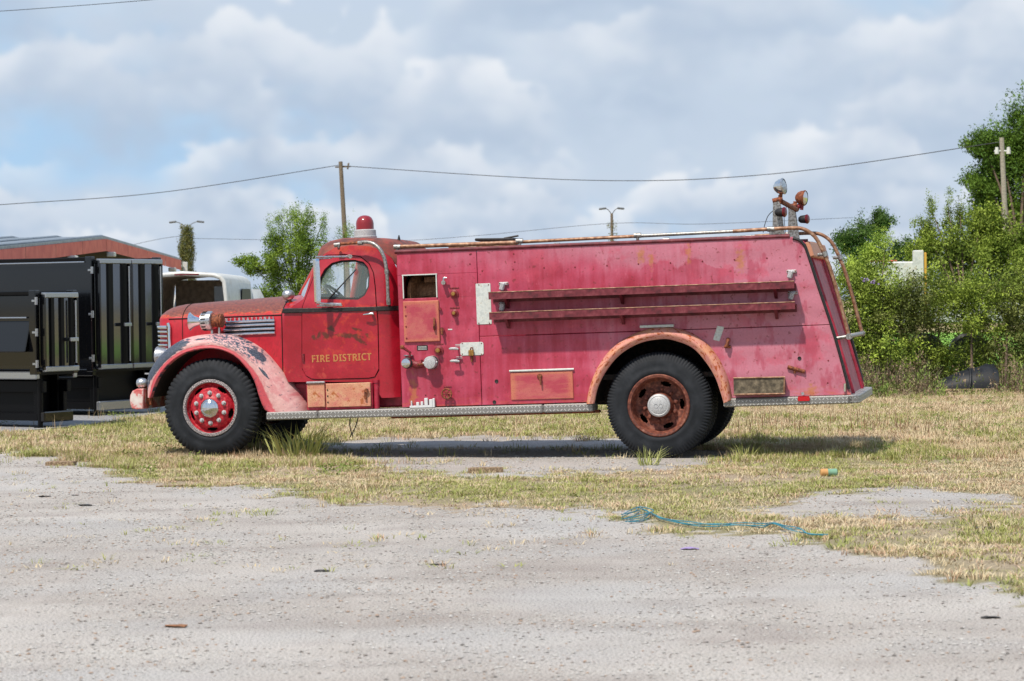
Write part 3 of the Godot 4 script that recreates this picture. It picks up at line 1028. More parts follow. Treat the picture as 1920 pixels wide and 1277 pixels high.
	for side in [1.0, -1.0]:
		var ws := new_st()
		var a := Vector3(foot_mid.x, foot_mid.y, -1.1 + side * 0.03)
		var b := Vector3(foot_rim.x - 0.03, foot_rim.y + 0.03, -1.1 + side * 0.86)
		var d2 := Vector3(rim[0].x - 0.02, rim[0].y - 0.01, -1.1 + side * 0.80)
		var e := Vector3(mid[0].x, mid[0].y, -1.1 + side * 0.03)
		flat(ws)
		quad(ws, a, b, d2, e)
		obj("windscreen_pane", ws, M.window_glass, truck)
		var po := new_st()
		tube(po, [Vector3(foot_rim.x, foot_rim.y - 0.1, -1.1 + side * 0.92), d2 + Vector3(0.02, 0.03, side * 0.03)], 0.045, 8)
		obj("windscreen_pillar", po, M.cab_paint, truck)
	var cp := new_st()
	tube(cp, [Vector3(foot_mid.x, foot_mid.y, -1.1), Vector3(mid[0].x, mid[0].y, -1.1)], 0.03, 8)
	obj("windscreen_post", cp, M.cab_paint, truck)
	# inside: floor, seat, dash, wheel, back wall
	var it := new_st()
	box(it, Vector3(2.02, 1.25, -1.1), Vector3(0.03, 1.45, 1.7))
	box(it, Vector3(1.4, 0.72, -1.1), Vector3(1.25, 0.04, 1.75))
	obj("cab_lining", it, M.dull_red, truck)
	var se := new_st()
	box(se, Vector3(1.72, 1.12, -1.1), Vector3(0.5, 0.16, 1.6), 0.05)
	box(se, Vector3(1.93, 1.38, -1.1), Vector3(0.14, 0.5, 1.6), 0.05, Basis(Vector3(0, 0, 1), -0.15))
	obj("bench_seat", se, M.seat_leather, truck)
	var da := new_st()
	box(da, Vector3(0.9, 1.5, -1.1), Vector3(0.25, 0.18, 1.6), 0.04)
	obj("dashboard", da, M.dull_red, truck)
	var sw := new_st()
	var ring := []
	var bs := Basis(Vector3(0, 0, 1), 0.75)
	var ctr := Vector3(1.28, 1.62, -0.62)
	for k in 33:
		var a := TAU * k / 32.0
		ring.append(ctr + bs * Vector3(0.0, cos(a) * 0.21, sin(a) * 0.21))
	tube(sw, ring, 0.014, 7, false)
	for a in [0.0, TAU / 3, -TAU / 3]:
		tube(sw, [ctr, ctr + bs * Vector3(0, cos(a) * 0.21, sin(a) * 0.21)], 0.009, 6)
	tube(sw, [ctr, ctr + bs * Vector3(-0.5, 0, 0)], 0.022, 8)
	obj("steering_wheel", sw, M.black_trim, truck)
	# rear-view mirror on two arms
	var mn := holder("wing_mirror", truck)
	var mg := new_st()
	prism(mg, [Vector2(-0.028, -0.21), Vector2(-0.02, -0.235), Vector2(0.02, -0.235), Vector2(0.028, -0.21), Vector2(0.028, 0.2), Vector2(0.02, 0.225), Vector2(-0.02, 0.225), Vector2(-0.028, 0.2)], -0.03, 0.03, 0.012)
	var mo := obj("mirror_head", mg, M.chrome, mn, Vector3(1.2426, 1.8153, 0.1))
	mo.rotation.y = -0.7
	var ma := new_st()
	tube(ma, [Vector3(1.2432, 2.0576, 0.12), Vector3(1.5369, 2.0553, -0.12)], 0.011, 8)
	tube(ma, [Vector3(1.2595, 2.0355, 0.08), Vector3(1.3525, 2.0456, -0.1)], 0.007, 6)
	tube(ma, [Vector3(1.5146, 2.0568, -0.16), Vector3(1.5538, 2.0543, -0.1)], 0.022, 8)
	tube(ma, [Vector3(1.2489, 2.0577, 0.1), Vector3(1.2306, 1.5731, 0.1)], 0.009, 6)
	obj("mirror_arm", ma, M.dull_chrome, mn)
	var mb := new_st()
	tube(mb, [Vector3(1.2311, 1.5841, 0.1), Vector3(1.4513, 1.548, -0.07)], 0.011, 8)
	tube(mb, [Vector3(1.2241, 1.5511, 0.08), Vector3(1.4513, 1.548, -0.07)], 0.008, 8)
	box(mb, Vector3(1.3341, 1.5633, -0.06), Vector3(0.24, 0.035, 0.02), 0.006, Basis(Vector3(0, 0, 1), -0.05))
	obj("mirror_bracket", mb, M.dull_chrome, mn)
	# bent grab rail from the roof down behind the door
	var gn := holder("grab_rail", truck)
	var gr := new_st()
	tube(gr, curve([Vector3(1.6397, 2.1953, -0.12), Vector3(1.7366, 2.1965, -0.1), Vector3(1.8209, 2.1706, -0.08), Vector3(1.8919, 2.1011, -0.06), Vector3(1.9358, 1.9888, -0.05), Vector3(1.9524, 1.8227, -0.05), Vector3(1.9514, 1.5579, -0.06)], 6), 0.019, 10)
	obj("rail_pipe", gr, M.pipe_steel, gn)
	var gp := new_st()
	tube(gp, [Vector3(1.4158, 2.1881, -0.14), Vector3(1.6454, 2.1951, -0.12)], 0.016, 10)
	obj("rusted_pipe", gp, M.rust, gn)
	var gf := new_st()
	tube(gf, [Vector3(1.3751, 2.1787, -0.14), Vector3(1.4387, 2.1872, -0.14)], 0.024, 10)
	tube(gf, [Vector3(1.4236, 2.171, -0.13), Vector3(1.4033, 2.1453, -0.2)], 0.016, 8)
	obj("pipe_fitting", gf, M.pipe_steel, gn)
	gf = new_st()
	tube(gf, [Vector3(1.6395, 2.1898, -0.12), Vector3(1.6881, 2.1932, -0.11)], 0.024, 10)
	obj("pipe_fitting", gf, M.pipe_steel, gn)
	gf = new_st()
	tube(gf, [Vector3(1.9467, 1.9002, -0.05), Vector3(1.951, 1.8614, -0.05)], 0.024, 10)
	obj("pipe_fitting", gf, M.pipe_steel, gn)
	gf = new_st()
	tube(gf, [Vector3(1.953, 1.602, -0.06), Vector3(1.9539, 1.5412, -0.07)], 0.024, 10)
	tube(gf, [Vector3(1.9568, 1.5522, -0.06), Vector3(1.9207, 1.542, -0.2)], 0.016, 8)
	obj("pipe_fitting", gf, M.pipe_steel, gn)
	var an := new_st()
	tube(an, [Vector3(1.9043, 2.2271, -0.8), Vector3(1.9062, 2.2781, -0.8)], [0.018, 0.006], 8)
	obj("roof_marker", an, M.black_trim, truck)
	# beacon on the roof
	var bn := holder("beacon", truck, Vector3(1.5099, 2.2625, -0.9))
	var up := Basis(Vector3.RIGHT, -PI / 2)
	var bb := new_st()
	lathe(bb, [Vector2(0.0, -0.02), Vector2(0.122, -0.02), Vector2(0.125, 0.02), Vector2(0.118, 0.025), Vector2(0.116, 0.085), Vector2(0.1, 0.095), Vector2(0.0, 0.095)], Transform3D(up, Vector3.ZERO), 28)
	obj("beacon_base", bb, M.cast_alloy, bn)
	var bd := new_st()
	lathe(bd, [Vector2(0.096, 0.095), Vector2(0.096, 0.16), Vector2(0.09, 0.19), Vector2(0.074, 0.22), Vector2(0.05, 0.238), Vector2(0.024, 0.246), Vector2(0.0, 0.248)], Transform3D(up, Vector3.ZERO), 28)
	obj("beacon_dome", bd, M.dome_red, bn)

func hood_half(x: float) -> float:
	var xs := [-0.82, -0.80, -0.76, -0.70, -0.62, -0.45, 0.16, 0.76, 1.02]
	var hs := [0.16, 0.30, 0.41, 0.475, 0.515, 0.54, 0.68, 0.88, 0.96]
	for i in xs.size() - 1:
		if x <= xs[i + 1]:
			return lerpf(hs[i], hs[i + 1], clampf(inverse_lerp(xs[i], xs[i + 1], x), 0, 1))
	return hs[-1]

func hood_top(x: float) -> float:
	var xs := [-0.82, -0.80, -0.76, -0.70, -0.58, -0.25, 0.235, 0.72, 1.02]
	var hs := [1.44, 1.495, 1.56, 1.598, 1.629, 1.646, 1.664, 1.684, 1.69]
	for i in xs.size() - 1:
		if x <= xs[i + 1]:
			return lerpf(hs[i], hs[i + 1], clampf(inverse_lerp(xs[i], xs[i + 1], x), 0, 1))
	return hs[-1]

func hood_row(x: float) -> Array:
	var half := hood_half(x)
	var top := hood_top(x)
	var sh := minf(1.473, top - 0.03)
	var near := []
	for y in [0.80, 1.0, 1.15, 1.3]:
		near.append(Vector2(half + (sh - y) * 0.05, minf(y, sh - 0.1)))
	near.append(Vector2(half, sh))
	for t in [0.975, 0.93, 0.86, 0.76, 0.62, 0.46, 0.3, 0.15]:
		near.append(Vector2(half * t, sh + (top - sh) * pow(1.0 - pow(t, 3.2), 0.8)))
	var out := []
	for p in near:
		out.append(Vector3(x, p.y, -1.1 + p.x))
	out.append(Vector3(x, top, -1.1))
	near.reverse()
	for p in near:
		out.append(Vector3(x, p.y, -1.1 - p.x))
	return out

func truck_hood() -> void:
	var st := new_st()
	var rows := []
	var xs := [-0.82, -0.81, -0.79, -0.76, -0.72, -0.68, -0.62, -0.54, -0.45]
	for k in 17:
		xs.append(lerpf(-0.35, 0.745, k / 16.0))
	for x in xs:
		rows.append(hood_row(x))
	loft(st, rows, false, 1, true)
	st.set_smooth_group(2)
	var fr: Array = rows[0]
	for k in fr.size() / 2:
		for p in [fr[k], fr[k + 1], fr[fr.size() - 2 - k], fr[k], fr[fr.size() - 2 - k], fr[fr.size() - 1 - k]]:
			st.set_uv(Vector2(0.1, 0.0))
			st.add_vertex(p)
	var hood := obj("hood", st, M.hood_paint, truck)
	# cowl between the hood and the windscreen
	var co := new_st()
	rows = []
	for k in 6:
		rows.append(hood_row(lerpf(0.757, 1.02, k / 5.0)))
	uvr = CAB_RECT
	loft(co, rows)
	uvr = Rect2()
	obj("cowl", co, M.cab_paint, truck)
	# seams: shoulder line, nose joint, cowl joint
	var se := new_st()
	for s in [1.0, -1.0]:
		var pts := []
		for x in [-0.62, -0.45, -0.2, 0.16, 0.5, 0.745]:
			pts.append(Vector3(x, 1.474, -1.1 + s * (hood_half(x) + 0.002)))
		tube(se, pts, 0.006, 5)
	for x in [-0.46, 0.751]:
		var r := hood_row(x)
		var pts := []
		for p in r:
			pts.append(Vector3(x, p.y + (0.001 if p.y > 1.4 else 0.0), -1.1 + (p.z + 1.1) * 1.002))
		tube(se, pts, 0.005, 5)
	obj("seam", se, M.black_gap, hood)
	# chrome strips with raised lettering along the hood side
	var hx0 := 0.0762
	var hx1 := 0.673
	for k in 4:
		var c := new_st()
		var y: float = [1.4159, 1.3763, 1.3311, 1.2859][k]
		var pts := []
		for i in 7:
			var x := lerpf(hx0 - (0.03 if k > 1 else 0.0), hx1, i / 6.0)
			pts.append(Vector3(x, y + 0.006 * i / 6.0, -1.1 + hood_half(x) + (1.473 - y) * 0.05 + 0.012))
		tube(c, pts, 0.016, 6)
		obj("chrome_strip", c, M.chrome, truck)
	var dk := new_st()
	for k in 3:
		var y: float = [1.3961, 1.3537, 1.3085][k]
		var pts := []
		for i in 7:
			var x := lerpf(hx0 - 0.02, hx1 - 0.01, i / 6.0)
			pts.append(Vector3(x, y, -1.1 + hood_half(x) + (1.473 - y) * 0.05 + 0.001))
		tube(dk, pts, 0.012, 5)
	obj("louvre_gap", dk, M.black_gap, truck)
	var words := "INTERNATIONAL"
	for k in words.length():
		var x := lerpf(hx0 - 0.05, hx1 - 0.015, k / 12.0)
		var tm := text_mesh(words[k], 0.030, 0.008, M.cast_alloy)
		part("letter", tm, truck, Transform3D(Basis(Vector3.UP, -0.28), Vector3(x, 1.4385 + 0.006, -1.1 + hood_half(x) + 0.016)))
	# grille: bars wrapped round the nose, under a chrome cap
	var gn := holder("grille", truck)
	for k in 7:
		var b := new_st()
		var y := 1.10 + 0.048 * k
		var pts := []
		for s in [1.0, -1.0]:
			var half := []
			for x in [-0.62, -0.68, -0.74, -0.785, -0.812]:
				half.append(Vector3(x - 0.012, y, -1.1 + s * (hood_half(x) + 0.022)))
			if s < 0:
				half.reverse()
			pts.append_array(half)
		tube(b, pts, 0.021 if k == 6 else 0.015, 6)
		obj("bar", b, M.chrome, gn)
	for s in [1.0, -1.0]:
		var e := new_st()
		tube(e, [Vector3(-0.61, 1.07, -1.1 + s * 0.545), Vector3(-0.61, 1.39, -1.1 + s * 0.54), Vector3(-0.625, 1.43, -1.1 + s * 0.535)], 0.02, 8)
		obj("end_post", e, M.chrome, gn)
	var gb := new_st()
	box(gb, Vector3(-0.6, 1.2, -1.1), Vector3(0.3, 0.4, 0.8))
	obj("radiator", gb, M.black_gap, gn)
	# siren on the fender: flared horn, ribbed drum, motor
	var sn := holder("siren", truck, Vector3(-0.0914, 1.4378, -0.3))
	var fwd := Basis(Vector3.UP, -PI / 2)
	var ho := new_st()
	lathe(ho, [Vector2(0.03, 0.05), Vector2(0.036, 0.08), Vector2(0.046, 0.11), Vector2(0.062, 0.15), Vector2(0.088, 0.182), Vector2(0.098, 0.19), Vector2(0.093, 0.192), Vector2(0.06, 0.155), Vector2(0.035, 0.1), Vector2(0.0, 0.06)], Transform3D(fwd, Vector3.ZERO), 28)
	obj("horn", ho, M.chrome, sn)
	var du := new_st()
	lathe(du, [Vector2(0.0, 0.062), Vector2(0.085, 0.062), Vector2(0.096, 0.052), Vector2(0.096, -0.01), Vector2(0.104, -0.012), Vector2(0.104, -0.05), Vector2(0.09, -0.06), Vector2(0.0, -0.06)], Transform3D(fwd, Vector3.ZERO), 28)
	obj("drum", du, M.dull_chrome, sn)
	for k in 14:
		var sl := new_st()
		var a := TAU * k / 14.0
		box(sl, Vector3(-0.022, cos(a) * 0.097, sin(a) * 0.097), Vector3(0.045, 0.012, 0.012), 0.0, Basis(Vector3.RIGHT, a))
		obj("slot", sl, M.black_trim, sn)
	var mo := new_st()
	lathe(mo, [Vector2(0.0, -0.058), Vector2(0.068, -0.06), Vector2(0.068, -0.12), Vector2(0.074, -0.122), Vector2(0.074, -0.136), Vector2(0.066, -0.14), Vector2(0.066, -0.15), Vector2(0.074, -0.152), Vector2(0.074, -0.165), Vector2(0.064, -0.172), Vector2(0.05, -0.178), Vector2(0.0, -0.178)], Transform3D(fwd, Vector3.ZERO), 24)
	obj("motor", mo, M.rust, sn)
	var ft := new_st()
	tube(ft, [Vector3(0.045, -0.07, 0), Vector3(0.045, -0.17, 0)], 0.014, 8)
	tube(ft, [Vector3(0.125, -0.06, 0), Vector3(0.125, -0.17, 0)], 0.012, 8)
	obj("stand", ft, M.dull_chrome, sn)
	# round marker lamp on the cowl
	var ln := holder("cowl_lamp", truck, Vector3(0.7759, 1.6835, -0.42))
	var lb := new_st()
	lathe(lb, [Vector2(0.0, 0.065), Vector2(0.03, 0.062), Vector2(0.05, 0.045), Vector2(0.058, 0.02), Vector2(0.058, -0.01), Vector2(0.048, -0.04), Vector2(0.026, -0.06), Vector2(0.0, -0.066)], Transform3D(fwd, Vector3.ZERO), 20)
	obj("lamp_bowl", lb, M.dull_chrome, ln)
	var ls := new_st()
	tube(ls, [Vector3(0.01, -0.05, 0), Vector3(0.02, -0.12, -0.02)], 0.02, 8)
	obj("lamp_stem", ls, M.rust, ln)

func arch_pts(px: Array) -> Array:
	return curve2(px, 4)

func truck_front_fenders() -> void:
	var inner := arch_pts([Vector2(-0.6451, 0.6505), Vector2(-0.5549, 0.8446), Vector2(-0.4252, 0.9978), Vector2(-0.2624, 1.0993), Vector2(-0.1025, 1.139), Vector2(0.0499, 1.1453), Vector2(0.1774, 1.1189), Vector2(0.3032, 1.0535), Vector2(0.4261, 0.9214), Vector2(0.5023, 0.7854), Vector2(0.5431, 0.6393), Vector2(0.5904, 0.5099), Vector2(0.635, 0.4641)])
	var outer := arch_pts([Vector2(-0.6984, 0.6593), Vector2(-0.7209, 0.8486), Vector2(-0.6493, 1.005), Vector2(-0.5069, 1.1533), Vector2(-0.2951, 1.2651), Vector2(-0.0162, 1.301), Vector2(0.1654, 1.2781), Vector2(0.3623, 1.2098), Vector2(0.5508, 1.0914), Vector2(0.7282, 0.9079), Vector2(0.8752, 0.7153), Vector2(0.9821, 0.5526), Vector2(1.0105, 0.4633)])
	var steps := [[0.0, -0.05, 0.0], [0.0, 0.012, 0.0], [0.03, 0.024, 0.05], [0.12, 0.028, 0.1], [0.14, 0.020, 0.12], [0.30, 0.030, 0.3], [0.52, 0.022, 0.5], [0.74, -0.018, 0.7], [0.9, -0.08, 0.82], [1.0, -0.18, 0.92], [1.005, -0.28, 0.96], [0.99, -0.55, 1.0]]
	for flip in [false, true]:
		var st := new_st()
		var rows := []
		for s in steps:
			var r := []
			for k in inner.size():
				var p: Vector2 = inner[k].lerp(outer[k], s[0])
				r.append(Vector3(p.x, p.y, -2.2 - s[1] if flip else s[1]))
			rows.append(r)
		st.set_smooth_group(1)
		for i in rows.size() - 1:
			for k in inner.size() - 1:
				for t in [[i, k], [i + 1, k], [i + 1, k + 1], [i, k], [i + 1, k + 1], [i, k + 1]]:
					st.set_uv(Vector2(float(t[1]) / (inner.size() - 1), steps[t[0]][2]))
					st.add_vertex(rows[t[0]][t[1]])
		obj("front_fender", st, M.fender_paint, truck)
		var li := new_st()
		rows = []
		for z in [-0.04, -0.6]:
			var r := []
			for p in inner:
				r.append(Vector3(p.x, p.y + 0.004, -2.2 - z if flip else z))
			rows.append(r)
		loft(li, rows)
		var cc := Vector2(0.1, 0.7)
		li.set_smooth_group(2)
		for k in inner.size() - 1:
			for p in [cc, inner[k], inner[k + 1]]:
				li.add_vertex(Vector3(p.x, p.y, -1.6 if flip else -0.6))
		obj("wheel_well", li, M.underbody, truck)
		# headlamp beside the grille
		var hn := holder("headlamp", truck, Vector3(-0.6871, 1.0784, -0.5))
		if flip:
			hn.position.z = -2.2 + 0.5
		var hb := new_st()
		var fwd := Basis(Vector3.UP, -PI / 2)
		lathe(hb, [Vector2(0.1, 0.05), Vector2(0.108, 0.04), Vector2(0.104, 0.02), Vector2(0.09, -0.05), Vector2(0.06, -0.12), Vector2(0.02, -0.16), Vector2(0.0, -0.165)], Transform3D(fwd, Vector3.ZERO), 24)
		obj("lamp_shell", hb, M.dull_chrome, hn)
		var hl := new_st()
		lathe(hl, [Vector2(0.0, 0.075), Vector2(0.04, 0.072), Vector2(0.08, 0.06), Vector2(0.101, 0.048)], Transform3D(fwd, Vector3.ZERO), 24)
		obj("lamp_lens", hl, M.lamp_glass, hn)
	# bumper across the front, its rounded end towards us
	var bn := holder("front_bumper", truck)
	var bp := new_st()
	var e := [Vector2(-0.7168, 0.7488), Vector2(-0.7877, 0.7509), Vector2(-0.8418, 0.7299), Vector2(-0.8672, 0.6857), Vector2(-0.8751, 0.6352), Vector2(-0.871, 0.5901), Vector2(-0.855, 0.5446), Vector2(-0.8022, 0.532), Vector2(-0.7311, 0.5356)]
	prism(bp, e, -2.22, 0.02, 0.008)
	obj("bumper_bar", bp, M.bumper_paint, bn)
	var bi := new_st()
	box(bi, Vector3(-0.9388, 0.6366, -0.7), Vector3(0.3, 0.12, 0.08), 0.01)
	obj("bumper_iron", bi, M.rust, bn)
	bi = new_st()
	box(bi, Vector3(-0.9388, 0.6366, -1.5), Vector3(0.3, 0.12, 0.08), 0.01)
	obj("bumper_iron", bi, M.rust, bn)
	var rb := new_st()
	box(rb, Vector3(-0.7157, 0.6711, -0.1), Vector3(0.1, 0.2, 0.06), 0.01)
	obj("bumper_stay", rb, M.rust, bn)
	var tn := holder("side_lamp", truck, Vector3(-0.7612, 0.8092, -0.06))
	var tl := new_st()
	lathe(tl, [Vector2(0.0, 0.055), Vector2(0.035, 0.05), Vector2(0.05, 0.03), Vector2(0.052, 0.0), Vector2(0.045, -0.04), Vector2(0.025, -0.06), Vector2(0.0, -0.064)], Transform3D(Basis(Vector3.UP, -PI / 2), Vector3.ZERO), 18)
	obj("lamp_bowl", tl, M.dull_chrome, tn)
	var ts := new_st()
	tube(ts, [Vector3(0.01, -0.04, 0), Vector3(0.01, -0.075, 0)], 0.022, 8)
	obj("lamp_foot", ts, M.rust, tn)

func truck_rear_fenders() -> void:
	var outer := arch_pts([Vector2(4.0054, 0.46), Vector2(4.0445, 0.6324), Vector2(4.1281, 0.8196), Vector2(4.2718, 1.0046), Vector2(4.4678, 1.1334), Vector2(4.6773, 1.202), Vector2(4.8516, 1.2123), Vector2(5.0772, 1.1563), Vector2(5.2668, 1.0211), Vector2(5.3948, 0.8292), Vector2(5.4635, 0.6395), Vector2(5.4896, 0.4618)])
	var inner := arch_pts([Vector2(4.0939, 0.4617), Vector2(4.1383, 0.6332), Vector2(4.2487, 0.8188), Vector2(4.3957, 0.9651), Vector2(4.5894, 1.0611), Vector2(4.7965, 1.0919), Vector2(4.9257, 1.077), Vector2(5.1169, 0.9957), Vector2(5.2514, 0.8417), Vector2(5.3374, 0.6893), Vector2(5.381, 0.5544), Vector2(5.4142, 0.4306)])
	for flip in [false, true]:
		var st := new_st()
		var steps := [[0.0, 0.002, 0.0], [0.06, 0.045, 0.15], [0.25, 0.085, 0.3], [0.5, 0.10, 0.45], [0.64, 0.10, 0.6], [0.72, 0.088, 0.66], [1.0, 0.094, 0.9], [1.0, 0.03, 1.0]]
		st.set_smooth_group(1)
		var n := outer.size()
		for i in steps.size() - 1:
			for k in n - 1:
				for t in [[i, k], [i + 1, k], [i + 1, k + 1], [i, k], [i + 1, k + 1], [i, k + 1]]:
					var s: Array = steps[t[0]]
					var p: Vector2 = outer[t[1]].lerp(inner[t[1]], s[0])
					st.set_uv(Vector2(float(t[1]) / (n - 1), s[2]))
					st.add_vertex(Vector3(p.x, p.y, -2.2 - s[1] if flip else s[1]))
		obj("rear_fender", st, M.arch_paint, truck)
		var li := new_st()
		var rows := []
		for z in [0.03, -0.8]:
			var r := []
			for k in n:
				var p: Vector2 = outer[k].lerp(inner[k], 0.6)
				r.append(Vector3(p.x, p.y, -2.2 - z if flip else z))
			rows.append(r)
		loft(li, rows)
		li.set_smooth_group(2)
		for k in n - 1:
			for p in [Vector2(4.746, 0.75), outer[k], outer[k + 1]]:
				li.add_vertex(Vector3(p.x, p.y, -1.4 if flip else -0.8))
		obj("wheel_well", li, M.underbody, truck)

func truck_boards() -> void:
	var cuts := [0.6179, 1.1771, 3.5582, 4.0713]
	for k in 3:
		var st := new_st()
		box(st, Vector3((cuts[k] + cuts[k + 1]) * 0.5, 0.424, -0.14), Vector3(cuts[k + 1] - cuts[k] - 0.006, 0.084, 0.36), 0.012)
		obj("running_board", st, M.tread_plate, truck)
	var un := new_st()
	box(un, Vector3(3.0, 0.37, -0.25), Vector3(2.2, 0.03, 0.1), 0.005)
	obj("board_angle", un, M.rust, truck)
	var rs := new_st()
	var rx0 := 5.4031
	var rx1 := 6.6978
	box(rs, Vector3((rx0 + rx1) * 0.5, 0.43, -0.14), Vector3(rx1 - rx0, 0.084, 0.36), 0.012)
	obj("side_step", rs, M.tread_plate, truck)
	var tail := new_st()
	var p := [Vector2(rx1 - 0.05, 0.04), Vector2(rx1 + 0.0, 0.04), Vector2(rx1 + 0.05, 0.0), Vector2(rx1 + 0.065, -0.08), Vector2(rx1 + 0.065, -2.12), Vector2(rx1 + 0.05, -2.2), Vector2(rx1 + 0.0, -2.24), Vector2(rx1 - 0.05, -2.24)]
	var turned := []
	for q in p:
		turned.append(Vector2(q.x, -q.y))
	prism(tail, turned, 0.39, 0.474, 0.01)
	var ti := obj("tail_step", tail, M.tread_plate, truck)
	ti.rotation.x = -PI / 2
	# locker under the door
	var ln := holder("battery_locker", truck)
	var a := Vector2(1.0405, 0.4958)
	var b := Vector2(1.7495, 0.7418)
	var bx := new_st()
	box(bx, Vector3((a.x + b.x) * 0.5, (0.468 + b.y) * 0.5, -0.3), Vector3(b.x - a.x, b.y - 0.468, 0.5), 0.01)
	obj("locker_box", bx, M.dull_red, ln)
	for d in [[Vector2(1.0552, 0.5014), Vector2(1.2428, 0.7459)], [Vector2(1.2564, 0.4959), Vector2(1.7351, 0.7426)]]:
		var s := new_st()
		uvr = Rect2(d[0].x, d[0].y, 0.48, 0.28)
		prism(s, rect(d[0], d[1]), -0.05, -0.03, 0.006)
		uvr = Rect2()
		obj("locker_door", s, M.locker_paint, ln)
	var tp := new_st()
	box(tp, Vector3(1.1513, 0.7597, -0.03), Vector3(0.2, 0.02, 0.03), 0.005)
	obj("hinge_strip", tp, M.dull_chrome, ln)
	var lk := new_st()
	tube(lk, [Vector3(1.6921, 0.6609, -0.03), Vector3(1.7001, 0.6618, 0.0)], 0.022, 8)
	box(lk, Vector3(1.6838, 0.6176, -0.012), Vector3(0.022, 0.1, 0.015), 0.004)
	obj("latch", lk, M.rust, ln)
	for y in [730, 743, 756]:
		var rv := new_st()
		tube(rv, [Vector3(1.275, lerpf(a.y, b.y, (767.0 - y) / 50.0), -0.03), Vector3(1.275, lerpf(a.y, b.y, (767.0 - y) / 50.0), -0.024)], 0.008, 6)
		obj("rivet", rv, M.black_trim, ln)
	var ps := new_st()
	tube(ps, [Vector3(1.7804, 0.468, -0.1), Vector3(1.7804, 0.7443, -0.1)], 0.03, 10)
	tube(ps, [Vector3(1.7804, 0.7443 - 0.01, -0.1), Vector3(1.7804, 0.7553 + 0.01, -0.1)], 0.036, 10)
	obj("step_post", ps, M.dull_red, truck)
	# sills under the cab
	var si := new_st()
	box(si, Vector3(1.4, 0.62, -0.5), Vector3(1.3, 0.3, 0.5), 0.02)
	obj("cab_sill", si, M.dull_red, truck)

func tyre_mesh(R: float, w: float, bead: float, seg: int, m: Material) -> Mesh:
	# rows of (radius, z, how deep a groove cuts there)
	var rows := [[bead, -0.012, 0.0], [bead + 0.012, 0.004, 0.0], [bead + 0.05, 0.016, 0.0], [bead + 0.055, 0.013, 0.0], [bead + 0.10, 0.020, 0.0], [R - 0.085, 0.014, 0.0], [R - 0.075, 0.010, 0.0], [R - 0.05, 0.002, 0.006], [R - 0.02, -0.016, 0.014], [R - 0.004, -0.03, 0.016], [R, -0.05, 0.016], [R, -0.082, 0.012], [R - 0.014, -0.086, 0.0], [R - 0.014, -0.1, 0.0], [R + 0.002, -0.104, 0.006]]
	var mirror := []
	for k in range(rows.size() - 1, -1, -1):
		mirror.append([rows[k][0], -w - rows[k][1], rows[k][2]])
	rows.append_array(mirror)
	var st := new_st()
	for i in rows.size() - 1:
		st.set_smooth_group(1 if i < 6 or i > rows.size() - 8 else 2)
		for k in seg:
			var ps := []
			for t in [[i, k], [i + 1, k], [i + 1, k + 1], [i, k + 1]]:
				var row: Array = rows[t[0]]
				var near: bool = t[0] < 15
				var g: bool = ((t[1] + (0 if near else 2)) % 4) == 0
				var r: float = row[0] - (row[2] if g else 0.0)
				var z: float = row[1]
				if g and row[2] > 0.0:
					z += (-row[2] * 0.5 if near else row[2] * 0.5)
				var a: float = TAU * t[1] / seg
				ps.append(Vector3(cos(a) * r, sin(a) * r, z))
			quad(st, ps[0], ps[1], ps[2], ps[3])
	return mesh_of(st, m)

